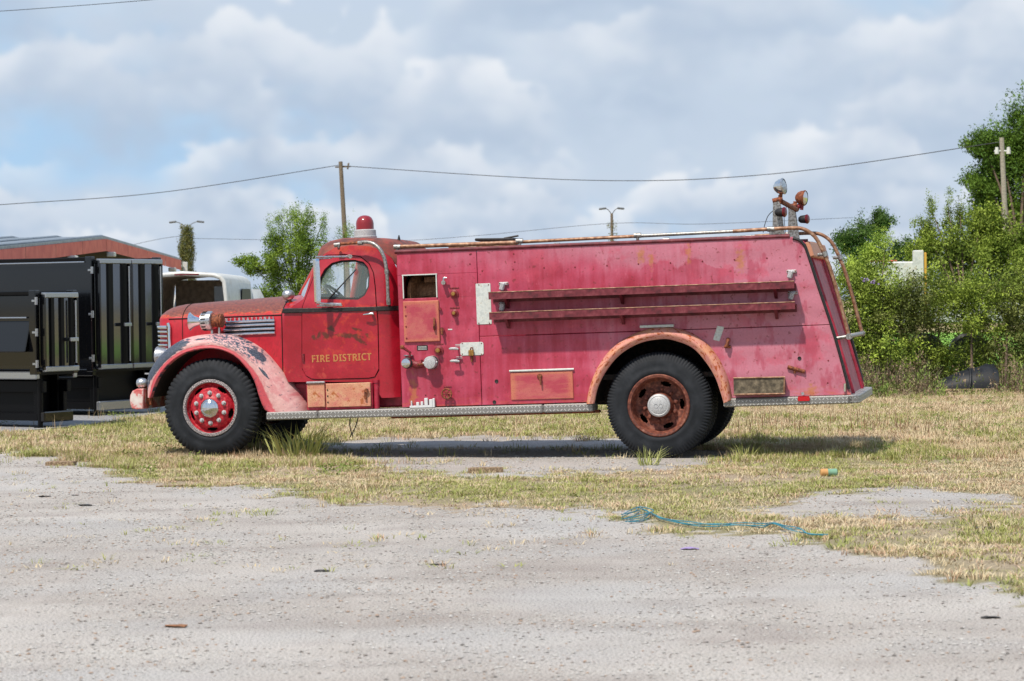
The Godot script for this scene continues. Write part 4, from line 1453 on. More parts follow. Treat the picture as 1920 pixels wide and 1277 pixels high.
func truck_wheels() -> void:
	var ft := tyre_mesh(0.518, 0.25, 0.295, 248, M.tyre)
	var rt := tyre_mesh(0.5385, 0.26, 0.312, 400, M.tyre)
	var nut := new_st()
	lathe(nut, [Vector2(0.026, 0.0), Vector2(0.026, 0.006), Vector2(0.018, 0.008), Vector2(0.018, 0.03), Vector2(0.013, 0.036), Vector2(0.0, 0.036)], Transform3D(), 6)
	var fnut := mesh_of(nut, M.cast_alloy)
	var nut2 := new_st()
	lathe(nut2, [Vector2(0.026, 0.0), Vector2(0.024, 0.014), Vector2(0.018, 0.016), Vector2(0.018, 0.036), Vector2(0.012, 0.042), Vector2(0.0, 0.042)], Transform3D(), 6)
	var rnut := mesh_of(nut2, M.brown_dish)
	for near in [true, false]:
		var z0 := -0.03 if near else -2.17
		var w := holder("front_wheel", truck, Vector3(-0.004, 0.525, z0))
		w.rotation.y = 0.0 if near else PI
		part("tyre", ft, w, Transform3D())
		var ring := new_st()
		lathe(ring, [Vector2(0.298, -0.02), Vector2(0.303, 0.0), Vector2(0.296, 0.014), Vector2(0.272, 0.016), Vector2(0.266, 0.004), Vector2(0.262, -0.02)], Transform3D(), 60)
		obj("lock_ring", ring, M.chipped_ring, w)
		var di := new_st()
		lathe(di, [Vector2(0.268, -0.006), Vector2(0.262, -0.012), Vector2(0.252, -0.045), Vector2(0.243, -0.05), Vector2(0.236, -0.043), Vector2(0.212, -0.017), Vector2(0.205, -0.01), Vector2(0.196, 0.004), Vector2(0.135, 0.014), Vector2(0.12, 0.022), Vector2(0.108, 0.03), Vector2(0.09, 0.032)], Transform3D(), 120, func(i, k): return (i == 4 and (k + 10) % 24 < 9) or ((i == 3 or i == 5) and (k + 8) % 24 < 5))
		obj("rim", di, M.wheel_red, w)
		var bk := new_st()
		lathe(bk, [Vector2(0.26, -0.02), Vector2(0.25, -0.2), Vector2(0.0, -0.2)], Transform3D(), 30)
		obj("brake_drum", bk, M.underbody, w)
		for k in 10:
			var a := TAU * (k + 0.48) / 10.0
			part("lug_nut", fnut, w, Transform3D(Basis(Vector3(0, 0, 1), a), Vector3(cos(a) * 0.158, sin(a) * 0.158, 0.008)))
		var cap := new_st()
		lathe(cap, [Vector2(0.1, 0.02), Vector2(0.1, 0.035), Vector2(0.095, 0.045), Vector2(0.078, 0.055), Vector2(0.075, 0.052), Vector2(0.058, 0.064), Vector2(0.03, 0.074), Vector2(0.0, 0.077)], Transform3D(), 30)
		obj("hub_cap", cap, M.chrome, w)
		var em := new_st()
		for t in [0.6, -0.6, 0.0]:
			box(em, Vector3(0.0, 0, 0.068), Vector3(0.012, 0.05 if t == 0.0 else 0.07, 0.006), 0.001, Basis(Vector3(0, 0, 1), t))
		obj("emblem", em, M.brass, w)
	for near in [true, false]:
		var z0 := 0.02 if near else -2.22
		var w := holder("rear_wheel", truck, Vector3(4.746, 0.4225, z0))
		w.rotation.y = 0.0 if near else PI
		part("tyre", rt, w, Transform3D())
		part("tyre", rt, w, Transform3D(Basis(), Vector3(0, 0, -0.33)))
		var ri := new_st()
		lathe(ri, [Vector2(0.308, -0.02), Vector2(0.318, 0.004), Vector2(0.308, 0.014), Vector2(0.286, 0.010), Vector2(0.278, -0.01), Vector2(0.268, -0.06), Vector2(0.262, -0.11), Vector2(0.246, -0.128), Vector2(0.238, -0.13), Vector2(0.206, -0.134), Vector2(0.198, -0.135), Vector2(0.188, -0.13), Vector2(0.14, -0.128), Vector2(0.128, -0.11), Vector2(0.118, -0.05), Vector2(0.106, -0.03), Vector2(0.09, -0.03)], Transform3D(), 120, func(i, k): return (i == 8 and (k + 4) % 24 < 9) or ((i == 7 or i == 9) and (k + 2) % 24 < 5))
		obj("rim", ri, M.brown_dish, w)
		var bk := new_st()
		lathe(bk, [Vector2(0.26, -0.15), Vector2(0.26, -0.4), Vector2(0.0, -0.4)], Transform3D(), 30)
		obj("brake_drum", bk, M.underbody, w)
		for k in 10:
			var a := TAU * (k + 0.3) / 10.0
			part("lug_nut", rnut, w, Transform3D(Basis(Vector3(0, 0, 1), a), Vector3(cos(a) * 0.162, sin(a) * 0.162, -0.129)))
		var cap := new_st()
		lathe(cap, [Vector2(0.112, -0.045), Vector2(0.118, -0.02), Vector2(0.114, 0.004), Vector2(0.098, 0.014), Vector2(0.092, 0.010), Vector2(0.08, 0.017), Vector2(0.04, 0.022), Vector2(0.0, 0.023)], Transform3D(), 32)
		obj("hub_cap", cap, M.cast_alloy, w)
		var em := new_st()
		for sx in [-0.024, 0.024]:
			lathe(em, [Vector2(0.026, 0.016), Vector2(0.024, 0.026), Vector2(0.016, 0.026), Vector2(0.014, 0.016)], Transform3D(Basis(), Vector3(sx, 0, 0)), 14)
		obj("emblem", em, M.cast_alloy, w)

func truck_rails() -> void:
	for far in [false, true]:
		var z := -2.15 if far else -0.05
		var n := holder("hand_rail", truck)
		var a := new_st()
		tube(a, [Vector3(2.072, 2.132, z), Vector3(3.35, 2.128, z)], 0.022, 10)
		obj("rusty_length", a, M.rust_pipe, n)
		a = new_st()
		tube(a, [Vector3(3.35, 2.130, z), Vector3(4.58, 2.141, z)], 0.018, 10)
		obj("rusty_length", a, M.rust_pipe, n)
		var b := new_st()
		tube(b, [Vector3(4.58, 2.141, z), Vector3(5.55, 2.150, z)], 0.018, 10)
		obj("bright_length", b, M.pipe_steel, n)
		var c := new_st()
		tube(c, curve([Vector3(5.55, 2.150, z), Vector3(5.934, 2.157, z), Vector3(6.14, 2.158, z), Vector3(6.25, 2.145, z), Vector3(6.34, 2.09, z), Vector3(6.40, 2.01, z), Vector3(6.46, 1.87, z), Vector3(6.52, 1.70, z), Vector3(6.60, 1.38, z), Vector3(6.672, 1.054, z)], 5), 0.02, 10)
		obj("bent_length", c, M.rust_pipe, n)
		var p := new_st()
		for x in [2.072, 3.36, 4.58, 5.93]:
			tube(p, [Vector3(x, 2.07, z), Vector3(x, 2.135, z)], 0.016, 8)
			tube(p, [Vector3(x - 0.035, 2.132 + (x - 2.0) * 0.006, z), Vector3(x + 0.035, 2.133 + (x - 2.0) * 0.006, z)], 0.027, 10)
		tube(p, [Vector3(6.39, 1.88, z + (0.02 if far else -0.02)), Vector3(6.455, 1.885, z)], 0.018, 8)
		tube(p, [Vector3(6.455, 1.91, z), Vector3(6.468, 1.86, z)], 0.028, 10)
		tube(p, [Vector3(6.55, 1.04, z), Vector3(6.672, 1.06, z)], 0.018, 8)
		obj("rail_socket", p, M.pipe_steel, n)
	var cb := new_st()
	tube(cb, [Vector3(6.672, 1.054, -0.02), Vector3(6.672, 1.054, -2.18)], 0.02, 10)
	for z in [-0.05, -2.15]:
		tube(cb, [Vector3(6.672, 1.054, z - 0.04), Vector3(6.672, 1.054, z + 0.04)], 0.032, 10)
	obj("tail_cross_bar", cb, M.pipe_steel, truck)

func rod(parent: Node, called: String, m: Material, pts: Array, r) -> void:
	var st := new_st()
	tube(st, pts, r, 10)
	obj(called, st, m, parent)

func disc(parent: Node, called: String, m: Material, prof: Array, at: Vector3, n := 20) -> void:
	var st := new_st()
	lathe(st, prof, Transform3D(Basis(), at), n)
	obj(called, st, m, parent)

func plate(parent: Node, called: String, m: Material, a: Vector2, b: Vector2, thick: float, z := 0.0, round := 0.0) -> void:
	var st := new_st()
	var p := rect(Vector2(minf(a.x, b.x), minf(a.y, b.y)), Vector2(maxf(a.x, b.x), maxf(a.y, b.y)))
	if round > 0.0:
		var q := []
		for k in 4:
			var v: Vector2 = p[k]
			var prev: Vector2 = (p[(k + 3) % 4] - v).normalized()
			var next: Vector2 = (p[(k + 1) % 4] - v).normalized()
			q.append(v + prev * round)
			q.append(v + (prev + next) * round * 0.3)
			q.append(v + next * round)
		p = q
	prism(st, p, z, z + thick, minf(0.002, thick * 0.3))
	obj(called, st, m, parent)

func truck_fittings() -> void:
	# door under the open locker
	var dn := holder("pump_locker_door", truck)
	var a := Vector2(2.1271, 1.1448)
	var b := Vector2(2.504, 1.5658)
	var st := new_st()
	uvr = Rect2(a.x, a.y, b.x - a.x, b.y - a.y)
	prism(st, rect(a, b), 0.001, 0.022, 0.006)
	uvr = Rect2()
	obj("door_leaf", st, M.hatch_paint, dn)
	for y in [575, 592, 612, 634]:
		disc(dn, "rivet", M.dark_red_fitting, [Vector2(0.01, 0.0), Vector2(0.008, 0.006), Vector2(0.0, 0.008)], Vector3(2.1526, 1.5122 - (y - 575) * 0.00553, 0.022), 8)
	rod(dn, "handle", M.rust, [Vector3(2.4513, 1.3813, 0.02), Vector3(2.4578, 1.3649, 0.05), Vector3(2.4545, 1.2774, 0.05), Vector3(2.455, 1.2662, 0.03)], 0.011)
	# long tool hatch low on the side, under a pale drip strip
	var hn := holder("tool_hatch", truck)
	a = Vector2(3.2267, 0.5033)
	b = Vector2(3.8742, 0.7948)
	st = new_st()
	uvr = Rect2(a.x, a.y, b.x - a.x, b.y - a.y)
	prism(st, rect(Vector2(a.x, a.y + 0.015), b), 0.001, 0.012, 0.005)
	uvr = Rect2()
	obj("hatch_leaf", st, M.hatch_paint, hn)
	rod(hn, "drip_strip", M.white_plate, [Vector3(3.2181, 0.815, 0.012), Vector3(3.8881, 0.8164, 0.012)], 0.011)
	disc(hn, "handle_base", M.rust, [Vector2(0.03, 0.0), Vector2(0.026, 0.01), Vector2(0.0, 0.012)], Vector3(3.5323, 0.7511, 0.012), 12)
	rod(hn, "handle", M.rust, [Vector3(3.5394, 0.7511, 0.02), Vector3(3.5428, 0.7408, 0.04), Vector3(3.5456, 0.6646, 0.04)], [0.012, 0.012, 0.008])
	# white plates
	plate(truck, "white_plate", M.white_plate, Vector2(2.8957, 1.3029), Vector2(3.0507, 1.7209), 0.004, 0.001, 0.006)
	plate(truck, "white_plate", M.white_plate, Vector2(2.7105, 0.9889), Vector2(2.9563, 1.1232), 0.005, 0.001, 0.02)
	for p in [Vector2(2.9301, 1.709), Vector2(3.0306, 1.7052), Vector2(2.9158, 1.3159), Vector2(3.0274, 1.3121), Vector2(2.7347, 1.114), Vector2(2.9361, 1.1075), Vector2(2.7307, 1.0046), Vector2(2.9322, 0.9983)]:
		disc(truck, "screw", M.rust, [Vector2(0.007, 0.0), Vector2(0.005, 0.004), Vector2(0.0, 0.005)], Vector3(p.x, p.y, 0.006), 6)
	var pl := new_st()
	prism(pl, [Vector2(5.3649, 1.2057), Vector2(5.4343, 1.1926), Vector2(5.381, 1.0496), Vector2(5.317, 1.0678)], 0.001, 0.005, 0.001)
	obj("white_tag", pl, M.white_plate, truck)
	plate(truck, "strip_plate", M.white_plate, Vector2(4.585, 1.2105), Vector2(4.9284, 1.2366), 0.05, 0.0, 0.004)
	plate(truck, "data_plate", M.black_trim, Vector2(2.254, 1.0582), Vector2(2.3689, 1.1094), 0.004, 0.001, 0.004)
	for k in 3:
		plate(truck, "data_plate_line", M.white_plate, Vector2(2.2668, 1.0963 - k * 0.013), Vector2(2.357, 1.0963 - k * 0.013 - 0.005), 0.001, 0.0052)
	# padlock on the white plate
	var ln := holder("padlock", truck)
	rod(ln, "shackle", M.rust, [Vector3(2.8228, 1.0407, 0.03), Vector3(2.8316, 1.0679, 0.04), Vector3(2.8483, 1.0674, 0.04), Vector3(2.8507, 1.0398, 0.03)], 0.007)
	plate(ln, "lock_body", M.brass, Vector2(2.8029, 0.9859), Vector2(2.8555, 1.0445), 0.03, 0.012, 0.008)
	rod(ln, "hasp", M.rust, [Vector3(2.8337, 1.0016, 0.01), Vector3(2.8286, 0.9253, 0.012)], 0.012)
	# valve wheels and knobs with little name tags over them
	for v in [[Vector2(2.6693, 1.6256), 0.045], [Vector2(2.6677, 1.4285), 0.038], [Vector2(2.4851, 1.0508), 0.05]]:
		var n := holder("valve_knob", truck, Vector3(v[0].x, v[0].y, 0.0))
		disc(n, "knob_base", M.dark_red_fitting, [Vector2(v[1], 0.0), Vector2(v[1], 0.012), Vector2(v[1] * 0.6, 0.02), Vector2(v[1] * 0.5, 0.05), Vector2(0.0, 0.05)], Vector3.ZERO)
		disc(n, "knob_cap", M.brass, [Vector2(v[1] * 0.5, 0.05), Vector2(v[1] * 0.45, 0.065), Vector2(0.0, 0.07)], Vector3.ZERO, 10)
		plate(n, "name_tag", M.dark_red_fitting, Vector2(-0.05, v[1] + 0.008), Vector2(0.05, v[1] + 0.022), 0.005, 0.0)
	var wn := holder("hand_wheel", truck, Vector3(2.5644, 0.6041, 0.0))
	var ring := []
	for k in 25:
		ring.append(Vector3(cos(TAU * k / 24) * 0.05, sin(TAU * k / 24) * 0.05, 0.06))
	rod(wn, "wheel_ring", M.rust, ring, 0.009)
	for k in 3:
		rod(wn, "spoke", M.rust, [Vector3(cos(k * PI / 3) * 0.05, sin(k * PI / 3) * 0.05, 0.06), Vector3(-cos(k * PI / 3) * 0.05, -sin(k * PI / 3) * 0.05, 0.06)], 0.006)
	rod(wn, "spindle", M.dark_red_fitting, [Vector3(0, 0, 0), Vector3(0, 0, 0.068)], 0.014)
	plate(wn, "name_tag", M.dark_red_fitting, Vector2(-0.04, 0.062), Vector2(0.04, 0.076), 0.005, 0.0)
	# suction elbow with bright caps
	var en := holder("pump_inlet", truck)
	rod(en, "pipe", M.dark_red_fitting, curve([Vector3(2.1567, 0.9309, 0.06), Vector3(2.2001, 0.9287, 0.03), Vector3(2.2615, 0.9104, 0.03), Vector3(2.3209, 0.9253, 0.04)], 4), 0.04)
	disc(en, "cap", M.chrome, [Vector2(0.046, -0.05), Vector2(0.05, 0.0), Vector2(0.046, 0.03), Vector2(0.03, 0.035), Vector2(0.0, 0.036)], Vector3(2.161, 0.9318, 0.1), 18)
	disc(en, "cap_ring", M.black_trim, [Vector2(0.05, -0.03), Vector2(0.057, -0.02), Vector2(0.057, 0.005), Vector2(0.05, 0.01)], Vector3(2.1617, 0.9312, 0.08), 18)
	disc(en, "large_cap", M.cast_alloy, [Vector2(0.062, -0.1), Vector2(0.066, 0.0), Vector2(0.06, 0.02), Vector2(0.03, 0.026), Vector2(0.0, 0.026)], Vector3(2.4086, 0.9296, 0.1), 24)
	disc(en, "collar", M.dull_chrome, [Vector2(0.07, -0.1), Vector2(0.072, -0.06), Vector2(0.066, -0.05)], Vector3(2.4174, 0.9291, 0.09), 24)
	rod(en, "cap_lug", M.cast_alloy, [Vector3(2.333, 0.9262, 0.09), Vector3(2.485, 0.9325, 0.09)], 0.012)
	rod(en, "strap", M.rust, [Vector3(2.2688, 0.9109, 0.06), Vector3(2.344, 0.9204, 0.09)], 0.012)
	rod(en, "lever", M.dark_red_fitting, [Vector3(2.1843, 0.9792, 0.05), Vector3(2.1946, 1.0394, 0.06), Vector3(2.136, 1.0858, 0.09)], 0.014)
	disc(en, "lever_ball", M.rust, [Vector2(0.0, -0.024), Vector2(0.018, -0.016), Vector2(0.024, 0.0), Vector2(0.018, 0.016), Vector2(0.0, 0.024)], Vector3(2.122, 1.0974, 0.1), 12)
	plate(en, "flange", M.dull_chrome, Vector2(2.1248, 1.0045), Vector2(2.2129, 1.0155), 0.06, 0.0)
	# bright taps and pull handles
	for p in [[Vector2(2.6598, 1.0617), 0.0], [Vector2(2.6664, 0.9355), 0.0]]:
		var n := holder("pull_handle", truck, Vector3(p[0].x, p[0].y, 0.0))
		rod(n, "stem", M.dull_chrome, [Vector3(0.03, 0.0, 0.0), Vector3(0.02, 0.0, 0.07)], 0.008)
		rod(n, "grip", M.cast_alloy, [Vector3(-0.05, 0.002, 0.07), Vector3(-0.03, 0.004, 0.075), Vector3(0.02, 0.003, 0.075), Vector3(0.045, -0.004, 0.07)], [0.008, 0.015, 0.015, 0.01])
		for k in 2:
			plate(n, "name_tag", M.white_plate, Vector2(0.0, 0.026 + k * 0.014), Vector2(0.062, 0.031 + k * 0.014), 0.003, 0.0)
	var tn := holder("drain_tap", truck)
	rod(tn, "tap_body", M.dull_chrome, [Vector3(2.5615, 1.7501, 0.0), Vector3(2.5742, 1.7437, 0.08)], 0.022)
	rod(tn, "tap_lever", M.chrome, [Vector3(2.569, 1.7933, 0.05), Vector3(2.6083, 1.7918, 0.05)], 0.009)
	rod(tn, "tap_stem", M.dull_chrome, [Vector3(2.5695, 1.744, 0.06), Vector3(2.5748, 1.7985, 0.05)], 0.01)
	var cn := holder("door_catch", truck)
	rod(cn, "catch_plate", M.dark_red_fitting, [Vector3(2.5267, 1.2634, 0.0), Vector3(2.536, 1.2636, 0.04)], 0.024)
	rod(cn, "catch_lever", M.rust, [Vector3(2.531, 1.2802, 0.04), Vector3(2.5363, 1.209, 0.05)], 0.013)
	rod(truck, "hinge_pin", M.dark_red_fitting, [Vector3(2.5121, 1.4778, 0.0), Vector3(2.5191, 1.4777, 0.03)], 0.016)
	plate(truck, "small_tag", M.white_plate, Vector2(2.5883, 1.2558), Vector2(2.6337, 1.268), 0.003, 0.0005)
	# holes where fittings were taken off, and rows of screws
	for p in [Vector2(3.0783, 0.7151), Vector2(6.1764, 0.8531), Vector2(3.0482, 0.5028)]:
		disc(truck, "grommet", M.black_trim, [Vector2(0.02, 0.0), Vector2(0.018, 0.005), Vector2(0.012, 0.003), Vector2(0.0, 0.001)], Vector3(p.x, p.y, 0.0005), 12)
	for p in [Vector2(3.3117, 1.9291), Vector2(3.2923, 1.8535), Vector2(3.6142, 1.8575), Vector2(3.9341, 1.8506), Vector2(4.2637, 1.8541), Vector2(4.5861, 1.8578), Vector2(4.9122, 1.856), Vector2(5.2368, 1.8594), Vector2(5.5597, 1.8629), Vector2(5.8863, 1.8661), Vector2(6.2165, 1.8692), Vector2(2.9688, 1.8496), Vector2(2.8429, 1.9255), Vector2(2.8465, 2.0237), Vector2(2.8579, 2.0287), Vector2(3.3036, 2.0111), Vector2(6.1308, 0.9185), Vector2(6.4488, 0.5999), Vector2(6.4617, 0.8229), Vector2(2.3273, 0.5943), Vector2(2.4231, 0.5916)]:
		disc(truck, "screw", M.dark_red_fitting, [Vector2(0.009, 0.0), Vector2(0.007, 0.004), Vector2(0.0, 0.005)], Vector3(p.x, p.y, 0.0), 8)
	# two long hose shelves
	for y in [1.598, 1.392]:
		var sn := holder("hose_shelf", truck)
		var s := new_st()
		var x0 := 3.0694
		var x1 := 6.1674
		prism(s, [Vector2(0.0, -0.075), Vector2(0.012, -0.075), Vector2(0.014, -0.012), Vector2(0.17, 0.0), Vector2(0.2, 0.012), Vector2(0.2, -0.045), Vector2(0.206, -0.045), Vector2(0.206, 0.026), Vector2(0.17, 0.012), Vector2(0.0, 0.004)], x0, x1, 0.0)
		var o := obj("shelf_board", s, M.shelf_red, sn)
		o.transform = Transform3D(Basis(Vector3(0, 0, 1), Vector3(0, 1, 0), Vector3(1, 0, 0)), Vector3(0, y, 0.0))
		rod(sn, "shelf_lip", M.rust_pipe, [Vector3(x0, y + 0.027, 0.205), Vector3(x1, y + 0.027, 0.205)], 0.005)
		for x in [x0 + 0.16, 4.4147, x1 - 0.2]:
			var bk := new_st()
			prism(bk, [Vector2(0.001, -0.14), Vector2(0.03, -0.14), Vector2(0.19, -0.04), Vector2(0.19, -0.012), Vector2(0.001, -0.012)], -0.015, 0.015, 0.003)
			var bo := obj("bracket", bk, M.shelf_red, sn)
			bo.transform = Transform3D(Basis(Vector3(0, 0, 1), Vector3(0, 1, 0), Vector3(-1, 0, 0)), Vector3(x, y, 0.0))
	for p in [Vector2(3.1911, 1.7101), Vector2(3.1835, 1.5033), Vector2(6.1283, 1.7233), Vector2(6.1316, 1.5101)]:
		var n := holder("hose_clamp", truck, Vector3(p.x, p.y, 0.0))
		var s := new_st()
		box(s, Vector3(0, 0, 0.012), Vector3(0.1, 0.035, 0.024), 0.008)
		box(s, Vector3(-0.012, -0.03, 0.03), Vector3(0.05, 0.085, 0.05), 0.012, Basis(Vector3(0, 0, 1), -0.3))
		obj("clamp_body", s, M.cast_alloy, n)
		for x in [-0.038, 0.038]:
			disc(n, "bolt", M.rust, [Vector2(0.008, 0.024), Vector2(0.006, 0.03), Vector2(0.0, 0.03)], Vector3(x, 0.004, 0), 6)
	# olive step box behind the rear wheel
	var on := holder("step_box", truck)
	plate(on, "box_front", M.olive_box, Vector2(5.5165, 0.5124), Vector2(6.0285, 0.6681), 0.08, 0.0, 0.008)
	rod(on, "box_lip", M.rust_pipe, [Vector3(5.5175, 0.6781, 0.085), Vector3(6.0344, 0.6734, 0.085)], 0.008)
	rod(on, "box_lip", M.rust_pipe, [Vector3(5.5117, 0.5127, 0.085), Vector3(6.0288, 0.5087, 0.085)], 0.008)
	rod(on, "box_lip", M.rust_pipe, [Vector3(6.0289, 0.6683, 0.085), Vector3(6.018, 0.5037, 0.085)], 0.008)
	# rusty bits, reflector
	rod(truck, "rusty_hook", M.rust, [Vector3(5.4677, 1.0682, 0.0), Vector3(5.4731, 1.0582, 0.05), Vector3(5.4548, 0.9946, 0.05)], 0.018)
	rod(truck, "rusty_hook_pin", M.rust, [Vector3(5.4298, 0.9948, 0.02), Vector3(5.4942, 0.9927, 0.02)], 0.014)
	rod(truck, "rusty_bracket", M.rust, [Vector3(6.0577, 0.7718, 0.012), Vector3(6.2259, 0.7187, 0.012)], 0.02)
	rod(truck, "rusty_bracket_foot", M.rust, [Vector3(6.1257, 0.743, 0.01), Vector3(6.1244, 0.7057, 0.01)], 0.012)
	plate(truck, "reflector", M.lens_red, Vector2(6.1502, 0.4267), Vector2(6.2685, 0.4739), 0.012, 0.041, 0.01)
	rod(truck, "reflector_lamp", M.dull_chrome, [Vector3(6.198, 0.5014, 0.02), Vector3(6.2006, 0.5024, 0.05)], 0.016)
	rod(truck, "tail_clip", M.chrome, [Vector3(6.619, 0.5902, 0.02), Vector3(6.6163, 0.5107, 0.02)], 0.014)
	# black lid and stick on the hose bed, timber beside it
	var lid := new_st()
	box(lid, Vector3(2.9926, 2.1828, -0.8), Vector3(0.42, 0.03, 0.5), 0.008, Basis(Vector3(0, 0, 1), -0.03))
	obj("bed_lid", lid, M.black_trim, truck)
	rod(truck, "bed_stick", M.black_trim, [Vector3(3.0654, 2.1945, -0.7), Vector3(3.2205, 2.2161, -0.7)], 0.01)
	var tb := new_st()
	box(tb, Vector3(2.8821, 2.1195, -0.5), Vector3(0.72, 0.05, 0.12), 0.006)
	obj("bed_timber", tb, M.rust_pipe, truck)
	var pst := new_st()
	box(pst, Vector3(2.9909, 2.02, -0.8), Vector3(0.3, 0.2, 0.4), 0.01)
	obj("bed_box", pst, M.underbody, truck)

func truck_lights() -> void:
	# a pair of posts behind, with a cross bar, two spotlights and two red lamps
	var up := Basis(Vector3.RIGHT, -PI / 2)
	for k in 2:
		var z: float = [-0.25, -1.95][k]
		var x := 5.99
		var n := holder("light_post", truck)
		var s := new_st()
		prism(s, [Vector2(x - 0.065, 2.07), Vector2(x + 0.065, 2.07), Vector2(x + 0.03, 2.4), Vector2(x + 0.02, 2.44), Vector2(x - 0.045, 2.46)], z - 0.025, z + 0.025, 0.006)
		obj("upright", s, M.pipe_steel, n)
		var j := new_st()
		tube(j, [Vector3(x - 0.05, 2.44, z), Vector3(x + 0.05, 2.46, z)], 0.03, 10)
		tube(j, [Vector3(x + 0.02, 2.42, z), Vector3(x + 0.03, 2.5, z)], 0.022, 10)
		obj("swivel", j, M.rust, n)
	var cb := new_st()
	tube(cb, [Vector3(6.02, 2.44, -0.25), Vector3(6.03, 2.41, -1.95)], 0.026, 10)
	obj("light_cross_bar", cb, M.rust, truck)
	for k in 2:
		var n := holder("spotlight", truck, [Vector3(6.0261, 2.5856, -0.25), Vector3(6.0936, 2.5347, -1.95)][k])
		var b := Basis(Vector3.UP, [1.35, 1.3][k]) * Basis(Vector3.RIGHT, [-0.12, 0.1][k])
		var s := new_st()
		lathe(s, [Vector2(0.0, -0.075), Vector2(0.03, -0.07), Vector2(0.06, -0.045), Vector2(0.076, -0.01), Vector2(0.08, 0.025), Vector2(0.074, 0.035)], Transform3D(b, Vector3.ZERO), 22)
		obj("lamp_shell", s, M.chrome if k == 0 else M.rust, n)
		var l := new_st()
		lathe(l, [Vector2(0.074, 0.034), Vector2(0.05, 0.044), Vector2(0.0, 0.05)], Transform3D(b, Vector3.ZERO), 22)
		obj("lamp_lens", l, M.lamp_glass if k == 0 else M.chrome, n)
		var r := new_st()
		lathe(r, [Vector2(0.082, 0.02), Vector2(0.085, 0.03), Vector2(0.076, 0.04)], Transform3D(b, Vector3.ZERO), 22)
		obj("lamp_ring", r, M.dull_chrome if k == 0 else M.rust, n)
		var f := new_st()
		tube(f, [Vector3(0, -0.07, 0), Vector3(-0.01, -0.13, 0)], 0.018, 8)
		if k == 1:
			tube(f, [Vector3(0, -0.05, 0), Vector3(-0.05, -0.1, 0), Vector3(-0.06, -0.12, 0)], 0.025, 8)
		obj("lamp_neck", f, M.rust if k == 0 else M.dark_red_fitting, n)
	for k in 2:
		var n := holder("warning_lamp", truck, [Vector3(6.0354, 2.3243, -0.17), Vector3(6.1202, 2.3021, -1.88)][k])
		var b := Basis(Vector3.UP, PI / 2 - 0.25)
		var s := new_st()
		lathe(s, [Vector2(0.0, -0.07), Vector2(0.025, -0.066), Vector2(0.04, -0.045), Vector2(0.046, 0.01), Vector2(0.046, 0.022)], Transform3D(b, Vector3.ZERO), 18)
		obj("lamp_shell", s, M.black_trim, n)
		var l := new_st()
		lathe(l, [Vector2(0.05, 0.018), Vector2(0.052, 0.03), Vector2(0.038, 0.044), Vector2(0.0, 0.05)], Transform3D(b, Vector3.ZERO), 18)
		obj("lamp_lens", l, M.lamp_red, n)
	var wr := new_st()
	tube(wr, curve([Vector3(5.9537, 2.3573, -0.25), Vector3(5.8899, 2.2945, -0.22), Vector3(5.8505, 2.1879, -0.2), Vector3(5.8378, 2.1293, -0.2)], 4), 0.004, 4)
	tube(wr, curve([Vector3(6.0108, 2.4518, -0.25), Vector3(6.0684, 2.4312, -0.2), Vector3(6.0766, 2.3557, -0.2), Vector3(6.0528, 2.2869, -0.2), Vector3(6.0631, 2.12, -0.2)], 4), 0.004, 4)
	obj("lamp_wire", wr, M.black_trim, truck)

